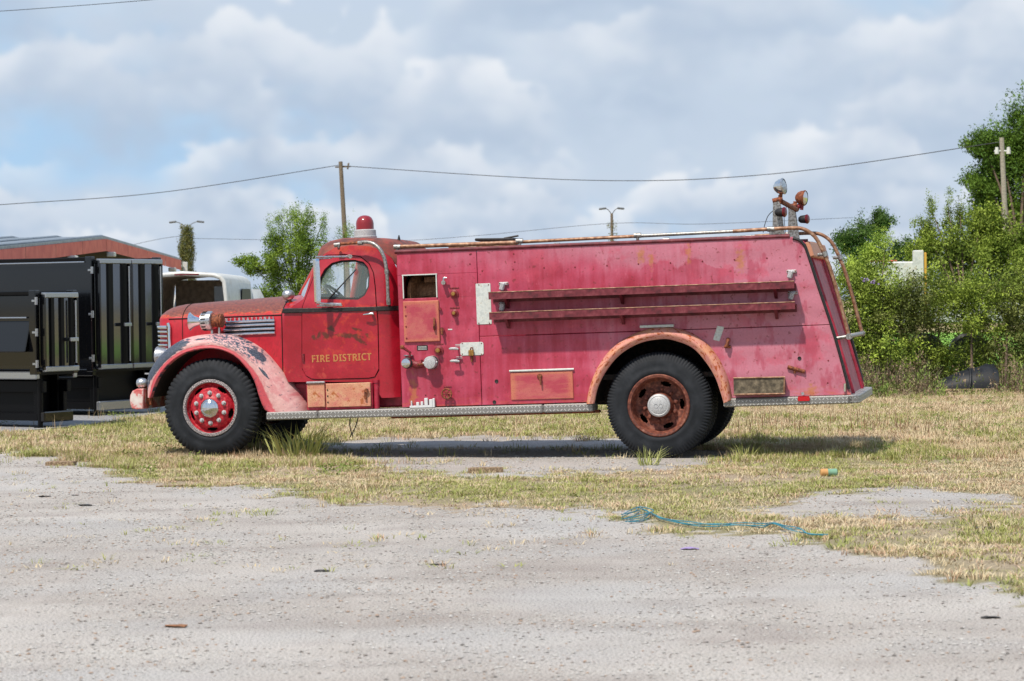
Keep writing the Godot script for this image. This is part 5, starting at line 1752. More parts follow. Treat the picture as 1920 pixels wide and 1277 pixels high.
# ---------------------------------------------------------------- yard
func background_materials() -> void:
	var g := mat("gravel", Color.WHITE, 0.95)
	g.metallic_specular = 0.25
	g.albedo_texture = noise_tex(5, 0.09, [[0.14, grey(0.55)], [0.30, grey(0.80)], [0.44, grey(0.91)], [0.58, grey(0.97)], [0.75, grey(1.0)]], 1024, 4)
	g.uv1_triplanar = true
	g.uv1_world_triplanar = true
	g.uv1_scale = Vector3.ONE * 0.55
	g.vertex_color_use_as_albedo = true
	g.heightmap_enabled = true
	g.heightmap_texture = noise_tex(6, 0.12, [[0.0, grey(0)], [1.0, grey(1)]], 1024, 4)
	g.heightmap_scale = 0.8
	var e := mottled("far_ground", [[0.2, col(150, 132, 92)], [0.5, col(172, 152, 108)], [0.8, col(140, 140, 84)]], 0.02, 0.2, 0.95)
	e.uv1_world_triplanar = true
	mottled("lawn", [[0.2, col(96, 140, 40)], [0.6, col(128, 176, 52)], [0.9, col(150, 186, 74)]], 0.03, 0.3, 0.9)
	mottled("asphalt", [[0.2, col(112, 112, 114)], [0.5, col(140, 140, 142)], [0.9, col(160, 158, 156)]], 0.05, 0.6, 0.9)
	for n in [["grass_blade", 0.35], ["leaf", 0.5], ["leaf_dry", 0.3]]:
		var m := mat(n[0], Color.WHITE, 0.6)
		m.vertex_color_use_as_albedo = true
		m.metallic_specular = 0.3
		m.backlight_enabled = true
		m.backlight = Color(1, 1, 1) * n[1]
		m.backlight.a = 1.0
	var p := mat("pebble", Color.WHITE, 0.9)
	p.vertex_color_use_as_albedo = true
	mottled("bark", [[0.2, col(66, 52, 42)], [0.6, col(98, 82, 68)], [0.9, col(124, 110, 96)]], 0.03, 1.0, 0.9, 0.0, 0.6)
	mottled("old_pole", [[0.2, col(86, 76, 66)], [0.6, col(118, 106, 92)], [0.9, col(142, 130, 116)]], 0.03, 0.6, 0.9)
	mottled("pale_pole", [[0.2, col(128, 122, 112)], [0.6, col(156, 150, 140)], [0.9, col(172, 166, 156)]], 0.03, 0.6, 0.9)
	mat("lamp_grey", col(104, 108, 114), 0.5, 0.3)
	mat("wire_black", col(58, 60, 66), 0.7)
	var bl := mat("black_gloss", col(9, 10, 13), 0.10)
	bl.metallic_specular = 0.5
	bl.clearcoat_enabled = true
	bl.clearcoat = 0.35
	bl.clearcoat_roughness = 0.04
	mat("polished_panel", col(112, 114, 118), 0.06, 0.9)
	mat("black_satin", col(9, 9, 11), 0.35)
	M.black_satin.metallic_specular = 0.3
	mat("bright_edge", col(170, 174, 180), 0.2, 0.8)
	mottled("white_shell", [[0.2, col(186, 187, 184)], [0.6, col(202, 203, 200)], [0.9, col(178, 174, 166)]], 0.01, 0.5, 0.35)
	mottled("beige_lining", [[0.2, col(150, 134, 116)], [0.6, col(178, 160, 140)], [0.9, col(186, 170, 150)]], 0.02, 0.6, 0.9)
	mottled("fascia_red", [[0.2, col(196, 84, 74)], [0.6, col(210, 100, 86)], [0.9, col(214, 114, 98)]], 0.01, 0.3, 0.6)
	mottled("roof_metal", [[0.2, col(108, 118, 128)], [0.6, col(138, 148, 156)], [0.9, col(150, 158, 164)]], 0.02, 0.4, 0.4, 0.5)
	mottled("old_white", [[0.2, col(184, 186, 186)], [0.6, col(208, 210, 208)], [0.9, col(180, 168, 150)]], 0.02, 0.5, 0.5)
	mat("yellow_post", col(206, 160, 62), 0.6)
	mottled("black_plastic", [[0.2, col(10, 11, 14)], [0.6, col(16, 18, 22)], [0.9, col(30, 32, 36)]], 0.02, 1.0, 0.55)
	mottled("wood_old", [[0.2, col(96, 78, 60)], [0.6, col(142, 120, 94)], [0.9, col(168, 150, 124)]], 0.03, 2.0, 0.85)
	mat("rope_blue", col(54, 134, 156), 0.7)
	mat("can_green", col(120, 160, 134), 0.35)
	mat("can_orange", col(196, 148, 92), 0.35)
	mat("paper_white", col(206, 208, 210), 0.7)
	mat("scrap_dark", col(58, 56, 54), 0.8)
	mat("leaf_brown", col(136, 94, 62), 0.8)
	mat("lilac", col(150, 132, 176), 0.7)

# outlines of bare gravel on the ground, as x and z
var YARD := [Vector2(-7.7435, -28.8093), Vector2(-5.6942, -27.7859), Vector2(-4.876, -26.8595), Vector2(-4.0571, -24.976), Vector2(-3.6038, -23.2423), Vector2(-3.1958, -22.6272), Vector2(-2.6566, -22.1465), Vector2(-2.2148, -21.5142), Vector2(-1.8125, -21.0933), Vector2(-1.3446, -20.127), Vector2(-0.6875, -19.7146), Vector2(0.1536, -19.8502), Vector2(0.5653, -19.4791), Vector2(0.7877, -18.8564), Vector2(0.8881, -17.6797), Vector2(1.1148, -17.1212), Vector2(1.3597, -17.451), Vector2(1.6871, -17.0078), Vector2(1.9548, -16.5179), Vector2(2.1461, -15.8557), Vector2(2.447, -15.0126), Vector2(2.5584, -14.3835), Vector2(2.7843, -13.689), Vector2(3.0357, -12.5611), Vector2(9, -1), Vector2(-9, -1), Vector2(-14, -20)]
var TRACK := [Vector2(-2.2236, -28.5082), Vector2(-1.6591, -29.7214), Vector2(-0.3958, -29.9108), Vector2(1.1681, -29.2126), Vector2(2.0157, -28.0348), Vector2(2.3438, -26.3653), Vector2(2.3278, -25.2838), Vector2(1.9177, -24.5224), Vector2(1.0832, -23.4353), Vector2(0.1811, -23.0157), Vector2(-0.4088, -23.1177), Vector2(-1.1419, -24.0572), Vector2(-1.7554, -25.5471), Vector2(-2.0742, -26.871)]
var PATCH := [Vector2(1.6242, -18.5496), Vector2(2.0873, -19.3565), Vector2(2.6431, -20.8009), Vector2(3.3032, -21.053), Vector2(4.1214, -20.3353), Vector2(3.9272, -19.4415), Vector2(3.2402, -18.414), Vector2(2.6875, -18.1274), Vector2(2.0692, -18.1239)]
var LOT := [Vector2(-12.3814, -31.2293), Vector2(-6.4828, -31.6503), Vector2(-5.7185, -33.4966), Vector2(-5.3856, -35.5445), Vector2(-5.0693, -38.6257), Vector2(-4.9015, -41.0171), Vector2(-5.8679, -50.9656), Vector2(-8.3857, -59.6362), Vector2(-29.2803, -73.9527)]

func bare(x: float, z: float) -> bool:
	var p := Vector2(x + nz.get_noise_2d(x * 1.3, z * 0.8) * 0.35 + fine.get_noise_2d(x * 5.0, z * 4.0) * 0.25, z + nz.get_noise_2d(x * 0.9 + 40.0, z * 0.9) * 0.9 + fine.get_noise_2d(x * 4.0 + 9.0, z * 4.0) * 0.9)
	if p.y > -34.0:
		for poly in [YARD, TRACK, PATCH]:
			if Geometry2D.is_point_in_polygon(p, PackedVector2Array(poly)):
				return true
	return false

func ground_y(x: float, z: float) -> float:
	return nz2.get_noise_2d(x * 0.35, z * 0.35) * 0.012 - 0.004

func build_ground() -> void:
	var far := MeshInstance3D.new()
	far.name = numbered("ground")
	var pm := PlaneMesh.new()
	pm.size = Vector2(1600, 1600)
	pm.material = M.far_ground
	far.mesh = pm
	far.position = Vector3(0, -0.06, -500)
	far.set_meta("kind", "structure")
	add_child(far)
	# the yard itself, uneven, bare gravel or thin soil
	var xs := PackedFloat32Array()
	var zs := PackedFloat32Array()
	var v := -16.0
	while v <= 16.0:
		xs.append(v)
		v += 0.1 if absf(v) < 7.0 else 0.25
	v = -6.0
	while v >= -52.0:
		zs.append(v)
		v -= 0.1 if v > -30.0 else 0.3
	var pos := PackedVector3Array()
	var nor := PackedVector3Array()
	var cols := PackedColorArray()
	for z in zs:
		for x in xs:
			var y := ground_y(x, z)
			pos.append(Vector3(x, y, z))
			nor.append(Vector3(y - ground_y(x + 0.1, z), 0.1, y - ground_y(x, z + 0.1)).normalized())
			var a: float = nz.get_noise_2d(x * 0.35, z * 0.28)
			var b: float = fine.get_noise_2d(x * 0.30 + z * 0.08, z * 1.1) * 0.75 + fine.get_noise_2d(x * 1.6, z * 0.9) * 0.45
			var c: Color
			if bare(x, z):
				c = Color(0.448, 0.408, 0.372).lerp(Color(0.545, 0.510, 0.474), clampf(0.5 + a * 1.2, 0, 1))
				c = c.lerp(Color(0.365, 0.325, 0.298), clampf(b * 1.9 + 0.12, 0, 1) * 0.8)
				c = c.lerp(Color(0.475, 0.465, 0.455), clampf(nz2.get_noise_2d(x * 0.5 + 70.0, z * 0.5) * 1.6, 0, 1) * 0.6)
			else:
				c = Color(0.40, 0.325, 0.235).lerp(Color(0.30, 0.265, 0.15), clampf(0.5 + a * 2.0, 0, 1))
			cols.append(c)
	var idx := PackedInt32Array()
	var w := xs.size()
	for j in zs.size() - 1:
		for i in w - 1:
			var k := j * w + i
			idx.append_array(PackedInt32Array([k, k + w + 1, k + 1, k, k + w, k + w + 1]))
	var arr := []
	arr.resize(Mesh.ARRAY_MAX)
	arr[Mesh.ARRAY_VERTEX] = pos
	arr[Mesh.ARRAY_NORMAL] = nor
	arr[Mesh.ARRAY_COLOR] = cols
	arr[Mesh.ARRAY_INDEX] = idx
	var am := ArrayMesh.new()
	am.add_surface_from_arrays(Mesh.PRIMITIVE_TRIANGLES, arr)
	am.surface_set_material(0, M.gravel)
	var yard := MeshInstance3D.new()
	yard.name = numbered("gravel_yard")
	yard.mesh = am
	yard.set_meta("kind", "structure")
	add_child(yard)
	# paved lot behind on which the trailers stand, and a bright lawn beyond the hedge
	flat_sheet("paved_lot", LOT, 0.022, M.asphalt)
	flat_sheet("lawn", [Vector2(2, -49), Vector2(60, -49), Vector2(90, -110), Vector2(2, -110)], 0.03, M.lawn)
	pebbles()
	grass()

func flat_sheet(called: String, outline: Array, y: float, m: Material) -> void:
	var st := new_st()
	flat(st)
	var t := Geometry2D.triangulate_polygon(PackedVector2Array(outline))
	for k in range(0, t.size(), 3):
		var ps := [outline[t[k]], outline[t[k + 1]], outline[t[k + 2]]]
		if (ps[1] - ps[0]).cross(ps[2] - ps[0]) < 0.0:
			ps.reverse()
		for p in ps:
			vtx(st, Vector3(p.x, y, p.y))
	obj(called, st, m).set_meta("kind", "structure")

func multi(called: String, mesh: Mesh, xfs: Array, tints: Array, parent: Node = self) -> MultiMeshInstance3D:
	var mm := MultiMesh.new()
	mm.transform_format = MultiMesh.TRANSFORM_3D
	mm.use_colors = true
	mm.mesh = mesh
	mm.instance_count = xfs.size()
	for k in xfs.size():
		mm.set_instance_transform(k, xfs[k])
		mm.set_instance_color(k, tints[k])
	var o := MultiMeshInstance3D.new()
	o.name = numbered(called) if parent == self else called
	o.multimesh = mm
	parent.add_child(o, true)
	return o

func spot(near: float, far: float) -> Vector3:        # a random place on the ground that the yard shows, evenly spread
	var d := sqrt(rng.randf_range(near * near, far * far))
	return Vector3(rng.randf_range(-0.225, 0.225) * d, 0, -d)

func pebbles() -> void:
	for kind in 2:
		var st := new_st()
		var n := 7
		flat(st)
		var ring := []
		for k in n:
			var a := TAU * k / n
			ring.append(Vector3(cos(a) * rng.randf_range(0.75, 1.0), rng.randf_range(-0.15, 0.2), sin(a) * rng.randf_range(0.75, 1.0)))
		for k in n:
			var q: Vector3 = ring[(k + 1) % n]
			for p in [ring[k], Vector3(0.1, 0.62, -0.05), q, ring[k], q, Vector3(0, -0.5, 0)]:
				st.add_vertex(p)
		var m := mesh_of(st, M.pebble)
		var xfs := []
		var tints := []
		while xfs.size() < 42000:
			var p := spot(10.0, 27.0)
			var s := 0.0022 + pow(rng.randf(), 10.0) * 0.013
			if s < 0.004 and p.z < -19.0:
				continue
			if not bare(p.x, p.z):
				continue
			var clump: float = nz.get_noise_2d(p.x * 0.8 + 9.0, p.z * 0.6)
			if rng.randf() > 0.55 + clump * 1.1:
				continue
			p.y = ground_y(p.x, p.z) + s * 0.2
			xfs.append(Transform3D(Basis(Vector3.UP, rng.randf() * TAU).scaled(Vector3(s, s * rng.randf_range(0.5, 0.9), s * rng.randf_range(0.7, 1.1))), p))
			var t := rng.randf()
			var c := Color(0.34, 0.325, 0.305).lerp(Color(0.47, 0.455, 0.435), rng.randf())
			if t < 0.16:
				c = Color(0.25, 0.225, 0.205)
			elif t < 0.28:
				c = Color(0.34, 0.25, 0.19)
			elif t < 0.30:
				c = Color(0.14, 0.13, 0.12)
			tints.append(c)
		multi("gravel_stones", m, xfs, tints).set_meta("kind", "stuff")

func tuft_mesh(blades: int, spread: float, lean: float, wide: float, m: Material) -> Mesh:
	# blades a unit tall
	var st := new_st()
	st.set_smooth_group(1)
	for k in blades:
		var a := rng.randf() * TAU
		var root := Vector3(cos(a), 0, sin(a)) * spread * sqrt(rng.randf())
		var b := a + rng.randf_range(-0.9, 0.9)
		var out := Vector3(cos(b), 0, sin(b))
		var h := rng.randf_range(0.55, 1.0)
		var l := lean * rng.randf_range(0.2, 1.3)
		var side := Vector3(-out.z, 0, out.x) * wide * rng.randf_range(0.7, 1.2)
		var p1 := root + Vector3.UP * h * 0.55 + out * l * 0.35
		var p2 := root + Vector3.UP * h * (1.0 - l * 0.25) + out * l
		quad(st, root - side, p1 - side * 0.75, p1 + side * 0.75, root + side)
		vtx(st, p1 - side * 0.75)
		vtx(st, p2)
		vtx(st, p1 + side * 0.75)
	return mesh_of(st, m)

func grass_tint(x: float, z: float) -> Color:
	var a: float = nz.get_noise_2d(x * 0.45 + 3.0, z * 0.30) * 1.5 + nz2.get_noise_2d(x * 1.7, z * 1.2) * 0.6
	# greener behind the truck on the left and along the near verge, straw yellow over the open right side
	var green := clampf(0.60 + a * 0.9 - smoothstep(2.0, 5.5, x) * 0.36 + smoothstep(-3.0, -5.5, x) * 0.12, 0, 1)
	var straw := Color(0.53, 0.42, 0.25).lerp(Color(0.64, 0.54, 0.36), rng.randf())
	if rng.randf() < 0.2:
		straw = Color(0.54, 0.36, 0.24)
	var leaf := Color(0.25, 0.285, 0.075).lerp(Color(0.40, 0.40, 0.13), rng.randf())
	return leaf if rng.randf() < green * 0.75 else straw

func grass() -> void:
	var kinds := [tuft_mesh(9, 0.7, 0.8, 0.035, M.grass_blade), tuft_mesh(12, 1.0, 1.2, 0.04, M.grass_blade), tuft_mesh(8, 0.5, 0.55, 0.03, M.grass_blade)]
	var xfs := [[], [], []]
	var tints := [[], [], []]
	for band in [[13.0, 27.5, 46000], [27.0, 50.0, 60000]]:
		for k in band[2]:
			var p := spot(band[0], band[1])
			if bare(p.x, p.z):
				if rng.randf() > 0.012 + 0.10 * smoothstep(0.16, 0.4, nz.get_noise_2d(p.x * 0.9 + 80.0, p.z * 0.6)) or p.z > -15.0:
					continue
			if p.z < -30.0 and p.x < -3.0 and Geometry2D.is_point_in_polygon(Vector2(p.x, p.z), PackedVector2Array(LOT)):
				continue
			# trodden thin towards the yard
			var cover: float = 0.62 + nz.get_noise_2d(p.x * 0.8 + 17.0, p.z * 0.5) * 1.0
			if p.z > -25.0 and rng.randf() > cover:
				continue
			var h := rng.randf_range(0.022, 0.05) if p.z > -24.5 else rng.randf_range(0.04, 0.10)
			h *= 1.0 + maxf(0.0, nz2.get_noise_2d(p.x * 1.1 + 5.0, p.z * 0.7)) * 1.3
			var kind := rng.randi() % 3
			var wide := rng.randf_range(0.06, 0.10) if p.z > -27.0 else rng.randf_range(0.07, 0.13)
			p.y = ground_y(p.x, p.z) - 0.004
			xfs[kind].append(Transform3D(Basis(Vector3.UP, rng.randf() * TAU).scaled(Vector3(wide, h, wide)), p))
			tints[kind].append(grass_tint(p.x, p.z))
	for k in 3:
		multi("grass", kinds[k], xfs[k], tints[k]).set_meta("kind", "stuff")
	# tall thin stalks left over here and there
	var stalk := tuft_mesh(3, 0.25, 0.35, 0.012, M.grass_blade)
	var sx := []
	var stt := []
	for k in 700:
		var p := spot(22.0, 44.0)
		if bare(p.x, p.z) or nz.get_noise_2d(p.x * 0.7 + 60.0, p.z * 0.7) < 0.02:
			continue
		p.y = ground_y(p.x, p.z)
		var h := rng.randf_range(0.12, 0.3)
		sx.append(Transform3D(Basis(Vector3.UP, rng.randf() * TAU).scaled(Vector3(0.25, h, 0.25)), p))
		stt.append(Color(0.52, 0.42, 0.24).lerp(Color(0.34, 0.24, 0.14), rng.randf()))
	for k in 46:
		var q := Vector3(3.6243 + rng.randfn() * 0.75, 0, -30.5 + rng.randfn() * 0.9)
		sx.append(Transform3D(Basis(Vector3.UP, rng.randf() * TAU).scaled(Vector3(0.5, rng.randf_range(0.2, 0.4), 0.5)), q))
		stt.append(Color(0.20, 0.12, 0.07).lerp(Color(0.34, 0.22, 0.13), rng.randf()))
	multi("dry_stalks", stalk, sx, stt).set_meta("kind", "stuff")
	# tufts one can point at
	for t in [[Vector3(-2.266, 0.0, -26.1712), 0.46, 80, "large green grass tuft growing behind the front tyre"], [Vector3(-2.7868, 0.0, -27.0126), 0.36, 30, "thin grass tuft against the front tyre tread"], [Vector3(-5.3645, 0.0, -37.4109), 0.16, 60, "bright green grass tuft under the front bumper"], [Vector3(1.3058, 0.0, -24.3143), 0.22, 46, "pale grass tuft in front of the rear tyre"], [Vector3(2.3542, 0.0, -25.2787), 0.2, 44, "green grass tuft just behind the rear tyre"], [Vector3(1.6011, 0.0, -37.8893), 0.18, 50, "green grass tuft showing between running board and rear tyre"], [Vector3(-2.0066, 0.0, -28.3567), 0.15, 40, "low green tuft beneath the hanging wire"]]:
		var h: float = t[1]
		var st := tuft_mesh(t[2], 0.42, 0.75, 0.016, M.grass_blade)
		var o := MeshInstance3D.new()
		var tinted := SurfaceTool.new()
		tinted.create_from(st, 0)
		var am: ArrayMesh = st
		var ar := am.surface_get_arrays(0)
		var cs := PackedColorArray()
		for k in ar[Mesh.ARRAY_VERTEX].size():
			cs.append(Color(0.30, 0.34, 0.10).lerp(Color(0.44, 0.44, 0.18), 0.5 + 0.5 * sin(k / 9 * 2.4)))
		ar[Mesh.ARRAY_COLOR] = cs
		var nm := ArrayMesh.new()
		nm.add_surface_from_arrays(Mesh.PRIMITIVE_TRIANGLES, ar)
		nm.surface_set_material(0, M.grass_blade)
		o.mesh = nm
		o.name = numbered("grass_tuft")
		add_child(o)
		o.position = t[0]
		o.scale = Vector3(h * 1.3, h, h * 1.3)
		tag(o, t[3], "grass tuft", "tall grass tufts round the truck")

# ---------------------------------------------------------------- what stands behind
# gathers many small leaf sprays into one crown
class Leaves:
	var pos := PackedVector3Array()
	var nor := PackedVector3Array()
	var tint := PackedColorArray()
	func add(spray: Mesh, xf: Transform3D, c: Color) -> void:
		var a := spray.surface_get_arrays(0)
		var p: PackedVector3Array = a[Mesh.ARRAY_VERTEX]
		pos.append_array(xf * p)
		var q: PackedVector3Array = a[Mesh.ARRAY_NORMAL]
		nor.append_array(Transform3D(xf.basis.orthonormalized(), Vector3.ZERO) * q)
		var t := PackedColorArray()
		t.resize(p.size())
		t.fill(c)
		tint.append_array(t)
	func done(called: String, m: Material, parent: Node) -> void:
		var a := []
		a.resize(Mesh.ARRAY_MAX)
		a[Mesh.ARRAY_VERTEX] = pos
		a[Mesh.ARRAY_NORMAL] = nor
		a[Mesh.ARRAY_COLOR] = tint
		var am := ArrayMesh.new()
		am.add_surface_from_arrays(Mesh.PRIMITIVE_TRIANGLES, a)
		am.surface_set_material(0, m)
		var o := MeshInstance3D.new()
		o.name = called
		o.mesh = am
		parent.add_child(o, true)

func spray_mesh(leaves: int, size: float, m: Material) -> Mesh:
	var st := new_st()
	flat(st)
	for k in leaves:
		var c := Vector3(rng.randfn(), rng.randfn(), rng.randfn()) * 0.27
		var b := Basis.from_euler(Vector3(rng.randf_range(-1.0, 1.0), rng.randf() * TAU, rng.randf_range(-0.6, 0.6)))
		var l := size * rng.randf_range(0.7, 1.25)
		var w := l * 0.42
		var root := c
		var a := c + b * Vector3(-w * 0.5, 0.05 * l, l * 0.45)
		var d := c + b * Vector3(w * 0.5, 0.05 * l, l * 0.45)
		var e := c + b * Vector3(0, -0.06 * l, l)
		for p in [root, a, e, root, e, d]:
			st.add_vertex(p)
	return mesh_of(st, m)

var SPRAYS := []
# blobs: centre, half sizes, number of sprays. The limbs run from the trunk into each blob.
func tree(called: String, label: String, category: String, base: Vector3, blobs: Array, spray: float, dark: Color, light: Color, trunk_r: float, group := "", kind := "leaf", thick := 1.0) -> Node3D:
	var n := thing(called, label, category, base, 0.0, group)
	if SPRAYS.is_empty():
		SPRAYS = [spray_mesh(9, 0.40, M.leaf), spray_mesh(12, 0.30, M.leaf), spray_mesh(9, 0.36, M.leaf_dry)]
	var top: Vector3 = blobs[0][0]
	var tr := new_st()
	var fork := Vector3(top.x * 0.4, top.y * 0.45, top.z * 0.4)
	tube(tr, curve([Vector3(0, -0.15, 0), Vector3(fork.x * 0.4, fork.y * 0.5, fork.z * 0.4), fork, top], 3), [trunk_r, trunk_r * 0.92, trunk_r * 0.86, trunk_r * 0.8, trunk_r * 0.74, trunk_r * 0.68, trunk_r * 0.6, trunk_r * 0.5, trunk_r * 0.36, trunk_r * 0.2], 7)
	for k in range(1, blobs.size()):
		var e: Vector3 = blobs[k][0]
		var f := fork * clampf(e.y / maxf(top.y, 0.1), 0.3, 1.0)
		tube(tr, curve([f, f.lerp(e, 0.5) + Vector3(0, e.y * 0.05, 0), e], 3), [trunk_r * 0.34, trunk_r * 0.3, trunk_r * 0.26, trunk_r * 0.22, trunk_r * 0.16, trunk_r * 0.1, trunk_r * 0.06], 5)
	obj("trunk", tr, M.bark, n)
	var leaves := Leaves.new()
	for b in blobs:
		var hs: Vector3 = b[1]
		# clumps inside the blob, sprays inside each clump
		var clumps := []
		var tones := []
		var fine_s: float = 0.55 if hs.x < 0.25 else 1.0
		for k in maxi(6, int(b[2] / 11.0)):
			var d := Vector3(rng.randfn(), rng.randfn(), rng.randfn()).normalized() * pow(rng.randf(), 0.42)
			clumps.append(d)
			tones.append(rng.randf())
		for k in int(b[2] * thick * 1.8):
			var ci := rng.randi() % clumps.size()
			var d: Vector3 = clumps[ci] + Vector3(rng.randfn(), rng.randfn(), rng.randfn()) * (0.15 if fine_s == 1.0 else 0.3)
			var p: Vector3 = b[0] + Vector3(d.x * hs.x, d.y * hs.y, d.z * hs.z)
			if p.y < 0.05:
				p.y = rng.randf_range(0.05, 0.3)
			var s := spray * 0.74 * fine_s * rng.randf_range(0.6, 1.3)
			leaves.add(SPRAYS[rng.randi() % 2], Transform3D(Basis.from_euler(Vector3(rng.randfn() * 0.45, rng.randf() * TAU, rng.randfn() * 0.45)).scaled(Vector3.ONE * s), p), dark.lerp(light, clampf(tones[ci] * 0.75 + rng.randf() * 0.4 - 0.08, 0, 1)))
	leaves.done("crown", M[kind], n)
	return n

func build_background() -> void:
	trailers()
	pickup()
	shed()
	poles()
	trees()
	beyond_hedge()

func trailer(called: String, label: String, at: Vector3, turn: float, long: float, wide: float, floor_y: float, top: float, leaves: int) -> Node3D:
	# x runs to its tail (with the doors), z out of its near side
	var n := thing(called, label, "trailer", at, turn, "black trailers parked on the paved lot")
	var h := top - floor_y
	for z in [0.0, -wide + 0.04]:
		var s := new_st()
		box(s, Vector3(-long * 0.5 - 0.06, floor_y + h * 0.5, z - 0.02), Vector3(long, h - 0.06, 0.035), 0.006)
		obj("side_panel", s, M.black_gloss, n)
		var r := new_st()
		box(r, Vector3(-long * 0.5, top, z - 0.02), Vector3(long, 0.06, 0.07), 0.012)
		obj("top_rail", r, M.black_satin, n)
		var lo := new_st()
		box(lo, Vector3(-long * 0.5, floor_y - 0.05, z - 0.02), Vector3(long, 0.10, 0.08), 0.012)
		obj("floor_rail", lo, M.bright_edge if leaves == 1 else M.black_gloss, n)
		var p := new_st()
		box(p, Vector3(-0.05, floor_y + h * 0.5, z - 0.02), Vector3(0.12, h + 0.08, 0.10), 0.012)
		obj("corner_post", p, M.black_gloss, n)
		for k in 3:
			var g := new_st()
			var hy: float = floor_y + h * [0.1, 0.5, 0.9][k]
			tube(g, [Vector3(0.03, hy - 0.05, z + 0.03), Vector3(0.03, hy + 0.05, z + 0.03)], 0.022, 8)
			box(g, Vector3(0.0, hy, z + 0.035), Vector3(0.08, 0.03, 0.02), 0.004)
			obj("hinge", g, M.bright_edge, n)
	var fl := new_st()
	box(fl, Vector3(-long * 0.5, floor_y - 0.02, -wide * 0.5), Vector3(long, 0.05, wide - 0.1))
	obj("bed_floor", fl, M.black_satin, n)
	var fb := new_st()
	box(fb, Vector3(-long, floor_y + h * 0.5, -wide * 0.5), Vector3(0.05, h, wide - 0.1))
	obj("front_panel", fb, M.black_gloss, n)
	# tail doors: each leaf a frame with folded ribs
	var lw := (wide - 0.1) / leaves
	for d in leaves:
		var dn := holder("tail_door", n, Vector3(0.04, floor_y, -0.05 - lw * d))
		var sh := new_st()
		flat(sh)
		var prof := []
		var ribs := 2 if leaves == 2 else 3
		for k in ribs:
			var a := 0.05 + (lw - 0.1) * k / ribs
			var w := (lw - 0.1) / ribs
			for q in [[0.0, 0.0], [0.56, 0.0], [0.62, 0.025], [0.94, 0.025], [1.0, 0.0]]:
				prof.append(Vector2(a + w * q[0], q[1]))
		for k in prof.size() - 1:
			var rib := new_st()
			flat(rib)
			var one: bool = k % 5 == 0
			quad(sh if one else rib, Vector3(prof[k].y, 0.05, -prof[k].x), Vector3(prof[k].y, h - 0.05, -prof[k].x), Vector3(prof[k + 1].y, h - 0.05, -prof[k + 1].x), Vector3(prof[k + 1].y, 0.05, -prof[k + 1].x))
			if not one:
				obj("rib_face", rib, M.black_satin, dn)
		obj("door_sheet", sh, M.polished_panel, dn)
		for y in [0.03, h - 0.03]:
			var e := new_st()
			box(e, Vector3(0.03, y, -lw * 0.5), Vector3(0.08, 0.07, lw - 0.02), 0.01)
			obj("door_rail", e, M.bright_edge, dn)
		for z in [-0.02, -lw + 0.02]:
			var e := new_st()
			box(e, Vector3(0.03, h * 0.5, z), Vector3(0.06, h - 0.04, 0.035), 0.006)
			obj("door_stile", e, M.black_gloss, dn)
		var lk := new_st()
		tube(lk, [Vector3(0.08, 0.1, -lw + 0.09), Vector3(0.08, h - 0.1, -lw + 0.09)], 0.014, 7)
		box(lk, Vector3(0.09, h * 0.4, -lw + 0.14), Vector3(0.03, 0.05, 0.16), 0.006)
		obj("lock_bar", lk, M.bright_edge, dn)
	# chassis, jack, wheels
	for z in [-0.15, -wide + 0.15]:
		var c := new_st()
		box(c, Vector3(-long * 0.45, floor_y - 0.2, z), Vector3(long * 0.9, 0.16, 0.08), 0.01)
		box(c, Vector3(-long * 0.45 - 0.1, 0.16, z), Vector3(long * 0.9, 0.10, 0.08), 0.01)
		for x in [-0.12, -long * 0.5, -long * 0.85]:
			box(c, Vector3(x, (floor_y - 0.2 + 0.16) * 0.5, z), Vector3(0.1, floor_y - 0.3, 0.07), 0.01)
		obj("chassis_rail", c, M.black_satin, n)
	for z in [-0.22, -wide + 0.22]:
		var sk := new_st()
		box(sk, Vector3(-long * 0.5, floor_y * 0.5 + 0.06, z), Vector3(long * 0.94, floor_y - 0.16, 0.03))
		obj("skirt", sk, M.black_satin, n)
	var bx := new_st()
	box(bx, Vector3(-0.28, floor_y * 0.5 + 0.06, -wide * 0.5), Vector3(0.03, floor_y - 0.16, wide - 0.5))
	obj("tail_skirt", bx, M.black_satin, n)
	var tail := new_st()
	box(tail, Vector3(-0.02, 0.16, -wide * 0.5), Vector3(0.1, 0.14, wide - 0.2), 0.015)
	obj("tail_beam", tail, M.bright_edge if leaves == 2 else M.black_gloss, n)
	var jk := new_st()
	tube(jk, [Vector3(-0.06, 0.0, -0.12), Vector3(-0.06, floor_y - 0.1, -0.12)], 0.035, 10)
	tube(jk, [Vector3(-0.06, 0.0, -0.12), Vector3(-0.06, 0.03, -0.12)], 0.09, 12)
	obj("stand", jk, M.black_satin, n)
	for x in [-long * 0.62, -long * 0.62 - 0.85]:
		for z in [-0.02, -wide + 0.02]:
			var wn := holder("wheel", n, Vector3(x, 0.33, z))
			var t := new_st()
			lathe(t, [Vector2(0.2, -0.02), Vector2(0.22, 0.02), Vector2(0.3, 0.02), Vector2(0.335, -0.02), Vector2(0.335, -0.18), Vector2(0.3, -0.22), Vector2(0.2, -0.2)], Transform3D(), 28)
			obj("tyre", t, M.worn_rubber, wn)
			var ri := new_st()
			lathe(ri, [Vector2(0.21, 0.0), Vector2(0.18, -0.04), Vector2(0.08, -0.02), Vector2(0.0, 0.01)], Transform3D(), 20)
			obj("rim", ri, M.black_satin, wn)
	return n

